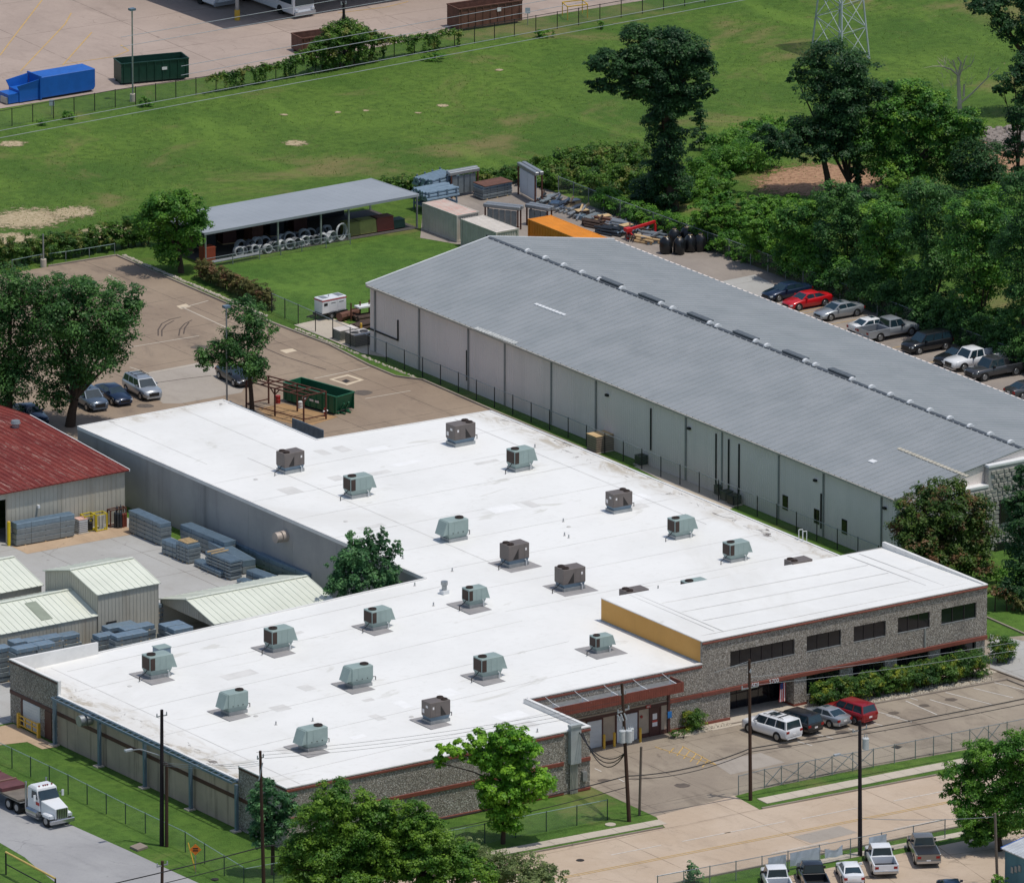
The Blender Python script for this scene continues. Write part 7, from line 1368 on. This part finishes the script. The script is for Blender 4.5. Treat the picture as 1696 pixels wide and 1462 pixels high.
def tree(name, label, cat, base, blobs, mat_, dens=92, size=.23, trunk=.25, group=None, depth=.85, tk=None, limbs=True, spiky=0, dmax=9, droop=0.0, bm=None, fork=None):
    B = G(*base); t = thing(name, label, cat, (B[0], B[1], 0), group=group); ppm = PPM(B); W_ = []; rr = random.Random(int(base[0]*3+base[1]))
    for q in blobs:
        c = V(B, q[0], q[1]); off = q[4] if len(q) > 4 else rr.uniform(-.35, .35)*min(q[2]/ppm, 4); c = c+FH*off
        W_.append((c, (q[2]/ppm, min(dmax, max(q[2], q[3])/ppm*depth), q[3]/ppm/.96)))
    leaf_mesh('crown' if trunk else 'foliage', W_, dens, size, mat_, t, spiky, droop)
    if trunk:
        low = min(c[2]-r[2] for c, r in W_); mx_ = max(c[2] for c, r in W_); ctr = sum(c for c, r in W_)/len(W_); b = MB(); z1 = max(1.0, min(low+1.2, mx_*.6)); mid_ = Vector((0, 0, 0)).lerp(Vector(ctr-B), .35); mid_.z = z1
        if fork: mid_ = Vector(V(B, *fork)-B); z1 = mid_.z
        p0 = Vector((0, 0, -.1)); p1 = Vector((mid_.x*.35, mid_.y*.35, z1*.5)); b.cyl(p0, p1, trunk*1.25, trunk, 10, False); b.cyl(p1, mid_, trunk, trunk*.8, 10, False)
        for c, r in W_:
            e = Vector(c-B); m_ = mid_.lerp(e, .5)+Vector((rr.uniform(-.3, .3), rr.uniform(-.3, .3), .3)); k = trunk*.45; b.cyl(mid_, m_, k, k*.7, 7, False); b.cyl(m_, e, k*.7, k*.25, 6, False)
            for _ in range(2): e2 = e+Vector((rr.uniform(-1, 1)*r[0], rr.uniform(-1, 1)*r[1], rr.uniform(-.2, .8)*r[2])); b.cyl(m_.lerp(e, .6), e2, k*.35, k*.08, 5, False)
        b.build('trunk', bm or M_BARK, t, smooth=True)
    return t
def bush(label, base, blobs, mat_, dens=75, size=.2, cat='shrub', name='shrub', group=None, depth=.8, dmax=6, spiky=0, droop=0):
    t = tree(name, label, cat, base, blobs, mat_, dens, size, 0, group, depth, dmax=dmax, spiky=spiky, droop=droop); b = MB(); rr = random.Random(int(base[0]))
    B = G(*base); ppm = PPM(B)
    for q in blobs:
        e = Vector(V(B, q[0], q[1])-B); b.cyl((e.x, e.y, 0), (e.x+rr.uniform(-.1, .1), e.y+rr.uniform(-.1, .1), max(.2, e.z)), .06, .03, 6, False)
    b.build('stems', M_BARK, t, kind=None); return t
def hedge(label, a, b, h, r, mat_, step=.9, name='hedge', cat='hedge', size=.18, dens=80, group=None, jit=.25, hang=0):
    A_, B_ = G(*a), G(*b); Ln = float(np.linalg.norm(B_-A_)); n = max(2, int(Ln/step)); t = thing(name, label, cat, (A_[0], A_[1], 0), group=group); rr = random.Random(int(a[0])); bl = []; st = MB()
    for k in range(n+1):
        p = A_+(B_-A_)*(k/n); hh = h*rr.uniform(1-jit, 1+jit); bl.append((np.array([p[0]+rr.uniform(-.2, .2), p[1]+rr.uniform(-.2, .2), hh*.55]), (r*rr.uniform(.8, 1.2), r*rr.uniform(.8, 1.1), hh*.5)))
        st.cyl((p[0]-A_[0], p[1]-A_[1], 0), (p[0]-A_[0]+rr.uniform(-.1, .1), p[1]-A_[1], hh*.7), .05, .02, 6, False)
    leaf_mesh('foliage', bl, dens, size, mat_, t); st.build('stems', M_BARK, t); return t
def thicket(label, blobs, mat_, dens=85, size=.22, name='thicket', cat='thicket', k=.75):
    B0 = G(blobs[0][0], blobs[0][1]+blobs[0][3]); t = thing(name, label, cat, (B0[0], B0[1], 0)); W_ = []; st = MB()
    for q in blobs:
        B = G(q[0], q[1]+q[3]*k); ppm = PPM(B); c = V(B, q[0], q[1]); W_.append((c, (q[2]/ppm, min(3.5, q[2]/ppm*.8), q[3]/ppm/.96)))
        st.cyl((B[0]-B0[0], B[1]-B0[1], 0), (c[0]-B0[0], c[1]-B0[1], c[2]), .06, .03, 6, False)
    leaf_mesh('foliage', W_, dens, size, mat_, t); st.build('stems', M_BARK, t); return t
gw_ = 'trees at the edge of the woods'
tree('shade_tree', 'big spreading oak shading cars in the left lot', 'tree', (116, 706), [(150, 478, 45, 24), (200, 500, 40, 24), (140, 520, 70, 34), (185, 545, 42, 30), (110, 560, 62, 40), (158, 582, 50, 32), (190, 598, 22, 22), (95, 618, 48, 34), (135, 622, 34, 20), (86, 660, 28, 22), (85, 480, 40, 22), (70, 520, 40, 30), (222, 508, 20, 14)], L_OAK, trunk=.42, dens=58)
tree('shade_tree', 'dense oak cut by the left edge beside the big lot oak', 'tree', (14, 700), [(15, 468, 40, 26), (20, 520, 42, 38), (5, 585, 45, 45), (28, 625, 34, 38), (-25, 540, 50, 60), (10, 655, 34, 26), (48, 560, 26, 30)], L_OAK, trunk=.4, dens=58)
tree('lot_tree', 'small leaning tree behind the white roof by the lamp post', 'tree', (418, 686), [(405, 522, 28, 24), (428, 555, 24, 30), (385, 565, 30, 20), (362, 590, 34, 22), (405, 595, 34, 24), (425, 610, 20, 20), (340, 600, 16, 12), (452, 545, 9, 7)], L_OAK, trunk=.2, size=.22, dens=70)
tree('lot_tree', 'bushy dark tree at the left end of the canopy shed', 'tree', (300, 452), [(292, 345, 42, 24), (262, 375, 36, 28), (312, 385, 32, 32), (285, 415, 34, 24), (325, 365, 18, 16), (250, 350, 18, 14), (305, 330, 18, 14)], L_MID, trunk=.25)
hedge('long vine covered hedge behind the left lot rail fence', (-20, 446), (246, 404), 2.2, .9, L_VINE, dens=110, step=.7)
hedge('browning hedge row beside the shed lawn', (332, 462), (450, 514), 1.9, .55, L_BROWN, step=.45, dens=150, size=.14, jit=.08)
hedge('low vine hedge along the back of the storage yard', (618, 322), (868, 300), 1.2, .8, L_VINE, dens=120, step=.6)
thicket('bright vine thicket left of the tall vine covered tree', [(900, 280, 34, 17), (945, 268, 36, 20), (995, 262, 38, 22), (1045, 258, 36, 20), (925, 300, 34, 16), (985, 300, 45, 22), (1035, 298, 38, 22), (880, 298, 22, 12)], L_VINE)
thicket('dark feathery bush at the foot of the tall vine covered tree', [(1080, 315, 36, 26), (1060, 330, 22, 16), (1100, 325, 24, 22)], L_DARK)
tree('tall_tree', 'tall dark tree with vine wrapped trunk at the field edge', 'tree', (1115, 348), [(1075, 72, 48, 24), (1020, 100, 42, 22), (1125, 82, 44, 28), (1150, 118, 30, 24), (1062, 118, 52, 26), (1108, 135, 46, 26), (1168, 152, 18, 11), (1045, 158, 16, 9), (985, 106, 18, 12), (1140, 175, 20, 20), (1090, 160, 34, 22), (1118, 168, 30, 22), (1098, 195, 30, 28), (1102, 232, 31, 32), (1106, 272, 33, 34), (1112, 312, 34, 32), (1000, 140, 24, 13), (1160, 105, 22, 26), (1080, 100, 40, 26), (1040, 135, 30, 18)], L_DARK, trunk=.5, dens=125, depth=.75, fork=(1100, 165))
thicket('upright dark sapling right of the tall vine tree', [(1160, 200, 13, 20), (1158, 232, 14, 22)], L_DARK)
thicket('bright rolling thicket right of the tall vine tree', [(1215, 235, 40, 22), (1255, 222, 40, 22), (1190, 268, 44, 24), (1285, 212, 34, 14), (1240, 258, 46, 26), (1150, 285, 26, 22), (1180, 305, 34, 18)], L_MID)
tree('woods_tree', 'umbrella shaped dark tree over the dirt clearing', 'tree', (1374, 326), [(1330, 222, 48, 24), (1385, 212, 44, 28), (1295, 245, 34, 16), (1355, 245, 46, 20), (1410, 240, 30, 22), (1270, 228, 26, 16)], L_DARK, trunk=.3, group=gw_)
tree('woods_tree', 'tall dark tree in front of the lattice tower', 'tree', (1412, 322), [(1385, 102, 46, 28), (1345, 118, 26, 20), (1418, 130, 40, 28), (1385, 150, 56, 30), (1400, 185, 46, 26), (1462, 150, 20, 15), (1318, 128, 12, 10), (1418, 290, 12, 30)], L_DARK, trunk=.35, group=gw_)
tree('woods_tree', 'broad vine laden tree right of the dirt clearing', 'tree', (1478, 322), [(1500, 160, 42, 22), (1478, 195, 50, 28), (1540, 185, 42, 28), (1450, 235, 42, 30), (1515, 235, 50, 34), (1565, 222, 40, 28), (1480, 280, 46, 30), (1545, 285, 40, 28), (1600, 210, 28, 30)], L_WOOD, trunk=.35, group=gw_)
tree('woods_tree', 'slim dark tree along the right edge above the rubble', 'tree', (1688, 318), [(1680, 130, 26, 18), (1694, 190, 24, 32), (1680, 250, 18, 22), (1662, 150, 20, 9), (1700, 110, 24, 18), (1690, 290, 16, 18)], L_DARK, trunk=.22, group=gw_)
tree('woods_tree', 'dark crown hanging into the top right corner', 'tree', (1716, 190), [(1640, 12, 38, 18), (1668, 42, 26, 22), (1620, 2, 22, 10), (1705, 20, 26, 40), (1690, 70, 18, 20), (1720, 90, 22, 30)], L_DARK, trunk=.3, group=gw_)
tree('woods_tree', 'rounded dark tree left of the rubble heap', 'tree', (1622, 330), [(1622, 272, 42, 30), (1600, 300, 32, 24), (1645, 300, 28, 22)], L_DARK, trunk=.25, group=gw_)
# bare dead tree
DB = G(1590, 190); DT = thing('dead_tree', 'bare pale dead tree standing in the field', 'tree', (DB[0], DB[1], 0)); b = MB()
def dl(px, py): return Vector(V(DB, px, py)-DB)
b.cyl((0, 0, 0), dl(1587, 125), .24, .16, 8, False)
for path, r in (([(1587, 125), (1575, 115), (1560, 110), (1545, 110), (1525, 114)], .12), ([(1587, 125), (1592, 105), (1586, 95)], .12), ([(1592, 170), (1610, 155), (1635, 130), (1655, 112)], .11), ([(1588, 130), (1578, 100)], .08), ([(1589, 128), (1598, 100), (1602, 92)], .07), ([(1596, 160), (1597, 140)], .12), ([(1560, 110), (1552, 100)], .05), ([(1635, 130), (1640, 112)], .05), ([(1586, 118), (1570, 98)], .05), ([(1590, 120), (1608, 108), (1614, 98)], .05)):
    for k, (p, q) in enumerate(zip(path[:-1], path[1:])): b.cyl(dl(*p), dl(*q), r*(1-.25*k), r*(1-.25*(k+1)), 6, False)
b.build('trunk', M_DEAD, DT, smooth=True)
rr = random.Random(4); b = MB()
for k in range(46):
    p = dl(rr.uniform(1560, 1612), rr.uniform(100, 150)); b.cyl(p, p+Vector((rr.uniform(-.7, .7), rr.uniform(-.4, .4), rr.uniform(.2, 1.1))), .025, .008, 4, False)
b.build('twigs', M_DEAD, DT, kind='stuff')
# the wood behind the parked cars
for lab, base, bl, m in (
 ('low bright vines at the fence corner behind the black bags', (1205, 408), [(1190, 372, 34, 16), (1232, 388, 34, 16), (1168, 352, 30, 14), (1214, 356, 34, 16), (1240, 405, 20, 14)], L_MID),
 ('round vine mound behind the navy car', (1290, 442), [(1262, 398, 34, 22), (1306, 408, 32, 24), (1285, 425, 30, 18), (1246, 374, 28, 16), (1290, 375, 24, 18)], L_MID),
 ('tall leafy tree behind the red coupe', (1345, 462), [(1322, 362, 36, 24), (1345, 392, 36, 30), (1330, 422, 36, 26), (1362, 445, 24, 20), (1300, 388, 20, 16), (1352, 348, 20, 16)], L_WOOD),
 ('leafy tree with deep shade behind the silver sedan', (1405, 482), [(1392, 332, 36, 24), (1420, 362, 34, 26), (1396, 392, 40, 30), (1422, 430, 34, 26), (1432, 468, 20, 16), (1375, 425, 20, 20)], L_OAK),
 ('tall broad tree behind the silver pickup', (1475, 512), [(1462, 358, 36, 24), (1492, 388, 36, 30), (1466, 418, 38, 30), (1494, 452, 34, 26), (1466, 480, 24, 20), (1440, 385, 16, 18)], L_WOOD),
 ('leaning leafy tree behind the black suv', (1545, 538), [(1528, 322, 34, 24), (1560, 350, 40, 28), (1530, 392, 40, 32), (1566, 425, 38, 32), (1540, 468, 36, 28), (1566, 505, 26, 18), (1585, 382, 18, 20)], L_OAK),
 ('massive dark tree behind the white pickup', (1622, 570), [(1606, 352, 40, 26), (1644, 382, 38, 32), (1608, 418, 44, 36), (1650, 452, 36, 32), (1612, 490, 38, 30), (1646, 532, 32, 22), (1600, 528, 18, 18)], L_WOOD),
 ('vine covered tree at the right edge above the grey pickup', (1694, 598), [(1690, 318, 34, 30), (1704, 372, 36, 34), (1680, 420, 34, 34), (1700, 478, 34, 32), (1684, 530, 30, 26), (1700, 572, 26, 18)], L_OAK)):
    tree('woods_tree', lab, 'tree', base, bl, m, trunk=.2, group=gw_, dens=95, size=.22, dmax=3.6)
for lab, base, bl, m in (
 ('yellow-green crown rising behind the leaning leafy tree', (1500, 420), [(1496, 318, 34, 20), (1470, 340, 24, 18), (1516, 345, 26, 20), (1492, 372, 32, 24)], L_YEL),
 ('pale crown behind the massive dark tree', (1640, 432), [(1640, 332, 32, 18), (1612, 345, 22, 18), (1664, 356, 26, 20), (1640, 385, 34, 24)], L_MID),
 ('dark rounded crown behind the silver sedan tree', (1440, 405), [(1440, 335, 26, 16), (1424, 360, 22, 18), (1452, 368, 24, 20)], L_DARK),
 ('bright shrubby crown above the navy car mound', (1275, 395), [(1270, 345, 30, 14), (1300, 352, 26, 16), (1250, 352, 22, 12), (1285, 368, 26, 14)], L_MID)):
    tree('woods_tree', lab, 'tree', base, bl, m, trunk=.16, group=gw_, dens=95, size=.23, dmax=3.0)
for lab, base, bl in (('weedy scrub below the dirt clearing, left part', (1250, 352), [(1240, 338, 44, 12), (1300, 340, 44, 12)]), ('weedy scrub below the dirt clearing, right part', (1400, 345), [(1370, 335, 44, 13), (1440, 332, 44, 14), (1490, 335, 30, 16)]), ('weed patch left of the dirt clearing', (1170, 330), [(1150, 322, 30, 12), (1185, 330, 30, 12)])): thicket(lab, bl, L_MID)
for k, (a, b, h_, lab) in enumerate((((1000, 345), (1130, 393), 1.5, 'weedy vine hedge on the fence behind the yard scrap'), ((1130, 393), (1245, 434), 1.6, 'weedy vine hedge on the fence behind the black bags'), ((1250, 434), (1400, 494), 2.6, 'dark undergrowth behind the navy, red and silver cars'), ((1400, 494), (1560, 556), 2.8, 'dark undergrowth behind the pickups and black suv'), ((1560, 556), (1770, 636), 2.8, 'dark undergrowth at the right end of the car row'))):
    hedge(lab, a, b, h_, 1.3, (L_MID, L_MID, L_WOOD, L_OAK, L_OAK)[k], step=.9, size=.2, dens=90, jit=.35, name='undergrowth', cat='undergrowth')
for x0, y0 in ((1345, 512), (1352, 515), (1398, 533), (1500, 572), (1557, 597), (1690, 645)):
    p = G(x0, y0, .036); MB().box(p[0]-2.4, p[0]+2.4, p[1]-.05, p[1]+.05, .034, .038).build('stall_line', M_YPAINT, back_lot)
# trees around the buildings
tree('corner_shrub', 'upright glossy shrub in the inner corner of the white building', 'shrub', (613, 1049), [(600, 960, 50, 26), (566, 945, 28, 20), (636, 948, 28, 26), (605, 925, 42, 22), (632, 895, 9, 20), (582, 897, 8, 18), (609, 893, 8, 18), (658, 912, 7, 16), (560, 972, 28, 18), (645, 972, 24, 16), (596, 912, 10, 16), (620, 905, 9, 18), (570, 922, 8, 14), (645, 920, 8, 16)], L_MAG, trunk=.1, size=.2, dens=120, depth=.6, dmax=1.2, spiky=.45)
tree('crape_myrtle', 'russet flecked tree in front of the grey building end', 'tree', (1572, 968), [(1565, 820, 46, 22), (1530, 846, 46, 26), (1598, 845, 44, 26), (1622, 880, 32, 34), (1540, 885, 54, 30), (1590, 900, 48, 32), (1552, 925, 52, 30), (1615, 930, 32, 26), (1500, 872, 24, 20), (1510, 905, 30, 24)], L_RUSS, trunk=.16, droop=.5)
tree('dark_cedar', 'dark upright tree at the right edge beside the stone front', 'tree', (1690, 1004), [(1692, 785, 12, 18), (1686, 825, 18, 24), (1688, 870, 24, 30), (1690, 920, 26, 32), (1690, 965, 32, 24), (1700, 840, 20, 30)], L_DARK, trunk=.18)
bush('small green shrub under the stone front window', (1655, 965), [(1650, 950, 16, 10), (1672, 952, 14, 10)], L_MID)
bush('russet clipped hedge at the right edge above the side drive', (1665, 1012), [(1648, 978, 16, 9), (1668, 988, 18, 11), (1690, 1000, 18, 12), (1710, 1010, 18, 12)], L_BROWN, cat='hedge', name='hedge')
hedge('round dark bush at the right corner of the office block', (1652, 1096), (1670, 1093), 2.1, .95, L_HEDGE, step=.45, size=.15, dens=140, name='shrub', cat='shrub', jit=.08)
HL = ('clipped hedge section nearest the entry, yellow tipped', 'second clipped hedge section from the entry', 'third clipped hedge section from the entry', 'fourth clipped hedge section from the entry', 'fifth clipped hedge section with reddish leaves', 'hedge section at the far right end of the office hedge')
for k in range(6):
    f_ = lambda q: (1356+270*q, 1171-51*q); hedge(HL[k], f_(k/6+.004), f_((k+1)/6-.02), 2.0, .95, L_HEDGE, step=.55, size=.15, dens=150, group='office hedge sections', jit=.1)
hedge('clipped round shrub beside the entry walk', (1145, 1211), (1153, 1210), 1.7, .72, L_HEDGE, step=.3, size=.12, dens=170, name='shrub', cat='shrub', jit=.05)
tree('street_tree', 'bright young street tree before the pebbled front wall', 'tree', (833, 1397), [(842, 1226, 32, 20), (800, 1232, 36, 15), (752, 1240, 28, 11), (868, 1248, 32, 22), (828, 1265, 42, 22), (872, 1290, 40, 24), (825, 1305, 36, 20), (893, 1302, 24, 19), (845, 1335, 34, 24), (728, 1262, 10, 13), (842, 1362, 24, 20), (785, 1252, 22, 11), (812, 1330, 18, 16)], L_BRI, trunk=.17, size=.28, dens=85, fork=(838, 1300))
tree('street_tree', 'rounded street tree behind the brown pole at the front corner', 'tree', (452, 1448), [(440, 1308, 22, 17), (470, 1325, 20, 16), (428, 1338, 20, 22), (456, 1358, 30, 24), (432, 1385, 22, 18), (484, 1338, 10, 11)], L_MAG, trunk=.16, size=.24)
tree('front_tree', 'large full tree at the bottom, left half of the front clump', 'tree', (570, 1515), [(560, 1325, 42, 24), (530, 1362, 40, 28), (590, 1372, 50, 34), (545, 1410, 60, 34), (500, 1410, 30, 24), (610, 1415, 50, 34), (560, 1455, 70, 26), (480, 1440, 26, 18), (620, 1345, 30, 22)], L_YEL, trunk=.3, size=.20, dens=150, dmax=4)
tree('front_tree', 'large full tree at the bottom, right half of the front clump', 'tree', (690, 1512), [(660, 1362, 40, 26), (688, 1342, 20, 20), (660, 1400, 46, 30), (715, 1400, 38, 28), (690, 1435, 60, 28), (750, 1420, 42, 28), (640, 1440, 40, 26), (725, 1455, 50, 18), (780, 1440, 40, 22), (705, 1370, 30, 22)], L_YEL, trunk=.3, size=.20, dens=150, dmax=4)
for lab, base, bl in (('grey-green shrub right of the big front trees', (800, 1480), [(800, 1428, 44, 24), (775, 1408, 30, 20), (828, 1440, 46, 22), (800, 1450, 50, 16)]), ('grey-green shrub at the bottom near the road edge', (880, 1488), [(860, 1438, 44, 20), (908, 1448, 36, 15), (880, 1455, 50, 14)])): bush(lab, base, bl, L_OLV, size=.18, dens=80)
tree('street_tree', 'full bright tree over the fence at the right edge', 'tree', (1655, 1408), [(1640, 1250, 40, 22), (1690, 1245, 44, 30), (1602, 1285, 36, 22), (1650, 1300, 50, 30), (1585, 1312, 22, 14), (1618, 1345, 38, 26), (1680, 1335, 46, 38), (1640, 1378, 40, 18), (1610, 1385, 26, 12), (1710, 1290, 40, 40)], L_MID, trunk=.28, size=.20, dens=140)
bush('spiky sapling by the corner lot fence', (1147, 1462), [(1146, 1440, 8, 16), (1150, 1452, 12, 8)], L_MAG, spiky=.6, size=.2)
bush('weeds at the foot of the teal building', (1655, 1478), [(1655, 1462, 16, 12)], L_MID); bush('planting at the entry canopy post', (1122, 1222), [(1118, 1214, 9, 5), (1132, 1213, 8, 4)], L_HEDGE, size=.12, dens=150)
VT = thing('vine_thicket', 'vine thicket draped along the far fence around the dark pole', 'thicket', tuple(G(570, 112))); bl = []; rr = random.Random(21)
fpx = lambda x: (x, 153-.193*(x-358) if x < 653 else 96-.176*(x-653))
for x in range(346, 760, 7):
    p = G(*fpx(x)); k = math.exp(-((x-572)/52.)**2); zt = 1.75+2.6*k+rr.uniform(-.15, .25); th = .22+.75*k+.25*math.exp(-((x-500)/60.)**2)
    bl.append((np.array([p[0], p[1], zt-th*.6]), (.42+.5*k, .4+.9*k, th)))
    if rr.random() < .45+.5*k: bl.append((np.array([p[0], p[1]-.1, zt*.45]), (.18+.5*k, .2+.6*k, zt*.42)))
leaf_mesh('foliage', bl, 85, .2, L_VINE, VT, droop=.4)
sb = MB(); p0 = G(570, 112)
for k in range(9): q = G(*fpx(545+k*6)); sb.cyl((q[0]-p0[0], q[1]-p0[1], 0), (q[0]-p0[0]+rr.uniform(-.2, .2), q[1]-p0[1], 3.0), .09, .04, 6, False)
sb.build('stems', M_BARK, VT)
for lab, x, y, rx, ry in (('weed clump on the far fence line near the lamp post', 240, 168, 12, 8), ('weed clump at the far fence below the compactor', 115, 192, 12, 6), ('small weed at the far fence left end', 70, 202, 8, 6), ('weeds by the far fence under the rusty dumpster', 720, 92, 18, 7), ('weeds at the far fence near the yellow frame', 900, 55, 16, 6), ('tall weed by the far fence right of yellow frame', 995, 42, 5, 7)): bush(lab, (x, y+ry), [(x, y, rx, ry)], L_MID, size=.16, dens=110, group='weeds along the far fence')
# grass blades: uncountable, one object per stretch
def blades(name, label, polys, n, h, mat_, seed, clump=.5):
    g = np.random.default_rng(seed); P = []
    for (x0, y0, x1, y1, w_) in polys:
        k = int(n*w_); px = g.uniform(x0, x1, k); py = g.uniform(y0, y1, k); P += [(a, b_) for a, b_ in zip(px, py)]
    P = np.array(P); d = FW[None]+RT[None]*((P[:, :1]-IW/2)/F_PX)+UP[None]*((IH/2-P[:, 1:])/F_PX); W_ = CAM[None]+d*((-CAM[2])/d[:, 2])[:, None]
    nz = np.sin(W_[:, 0]*.31+1.3*np.sin(W_[:, 1]*.17))*np.sin(W_[:, 1]*.27+1.7*np.sin(W_[:, 0]*.13))+.8*np.sin(W_[:, 0]*1.1+W_[:, 1]*.7)*np.sin(W_[:, 1]*1.3); keep = g.random(len(W_)) < np.clip(.45+clump*nz, .04, 1); W_ = W_[keep]
    return W_, g
def make_blades(name, label, W_, g, h, mat_):
    n = len(W_); a = g.uniform(0, 6.28, n); hh = h*g.uniform(.5, 1.6, n); w2 = .05*g.uniform(.7, 1.5, n); v = np.empty((n, 3, 3)); c, s_ = np.cos(a), np.sin(a)
    v[:, 0] = W_+np.stack([c*w2, s_*w2, 0*a], 1); v[:, 1] = W_-np.stack([c*w2, s_*w2, 0*a], 1); v[:, 2] = W_+np.stack([g.normal(0, .5, n)*hh, g.normal(0, .5, n)*hh, hh], 1); v[:, :2, 2] += .01
    me = bpy.data.meshes.new(name); me.vertices.add(n*3); me.vertices.foreach_set('co', v.ravel().astype(np.float32)); me.loops.add(n*3); me.loops.foreach_set('vertex_index', np.arange(n*3, dtype=np.int32)); me.polygons.add(n); me.polygons.foreach_set('loop_start', np.arange(0, n*3, 3, dtype=np.int32)); me.polygons.foreach_set('loop_total', np.full(n, 3, dtype=np.int32)); me.update(); me.materials.append(mat_)
    o = bpy.data.objects.new(name, me); COL.objects.link(o); setp(o, label, 'grass', kind='stuff')
L_GR = m_leaf('grass_blade', srgb(96, 128, 54), srgb(124, 152, 66), srgb(150, 142, 96), .45)
def sd(P, a, b): return (b[0]-a[0])*(P[:, 1]-a[1])-(b[1]-a[1])*(P[:, 0]-a[0])
W_, g = blades('f', '', [(-20, -5, 1700, 340, 1), (-20, 340, 340, 400, .08)], 50000, .2, None, 3, .3)
px_ = np.array([IW/2+F_PX*((W_-CAM)@RT)/((W_-CAM)@FW), IH/2-F_PX*((W_-CAM)@UP)/((W_-CAM)@FW)]).T
ok = (px_[:, 1] > 200-.1585*px_[:, 0]) & ((px_[:, 1] < 300) | (px_[:, 0] < 330) | (px_[:, 0] > 1150))
make_blades('meadow_grass', 'tall uneven meadow grass of the open field', W_[ok], g, .09, L_GR)
print('leaves', NLEAF)

# ================================================================ loose stone: uncountable
def stones(name, label, fn, n, s0, s1, m, seed):
    g = random.Random(seed); b = MB()
    for _ in range(n):
        p = fn(g); s_ = g.uniform(s0, s1); a = g.uniform(0, 3.1); ca, sa = math.cos(a), math.sin(a); P = []
        for k, (x, y, z) in enumerate(((-1, -.8, 0), (1, -.7, 0), (.9, .8, 0), (-.8, .9, 0), (-.6, -.4, 1), (.5, -.5, .9), (.6, .4, 1), (-.5, .5, .8))):
            x *= g.uniform(.7, 1.1); y *= g.uniform(.7, 1.1); P.append((p[0]+(x*ca-y*sa)*s_, p[1]+(x*sa+y*ca)*s_, .03+z*s_*.8))
        b.hexa(P)
    return setp(b.build(name, m), label, 'stones', kind='stuff')
M_PEB = mat('pale_gravel', srgb(198, 188, 170), .85, var=.3, scale=3); M_RUB = mat('grey_rubble', srgb(150, 140, 132), .9, var=.3, scale=2)
def along(a, b, w_):
    def f(g):
        t = g.random(); p = G(a[0]+(b[0]-a[0])*t, a[1]+(b[1]-a[1])*t); return (p[0]+g.uniform(-.1, .1), p[1]+g.uniform(-w_, w_))
    return f
stones('gravel', 'pale gravel bed under the office hedge', along((1345, 1180), (1640, 1124), .55), 900, .05, .13, M_PEB, 1)
stones('gravel', 'pale rocks in the entry planting bed', along((1116, 1219), (1210, 1199), .35), 160, .06, .2, M_PEB, 2)
stones('gravel', 'pale rocks along the kerb below the browning hedge', along((205, 424), (440, 524), .5), 420, .06, .2, M_PEB, 3)
stones('gravel', 'pale rock scatter on the grass strip by the grey building fence', along((490, 545), (690, 627), .5), 160, .05, .16, M_PEB, 4)
def heap(g): p = G(g.uniform(1630, 1700), g.uniform(214, 250)); return p
stones('rubble', 'grey rubble heap at the upper right clearing', heap, 320, .12, .5, M_RUB, 5)
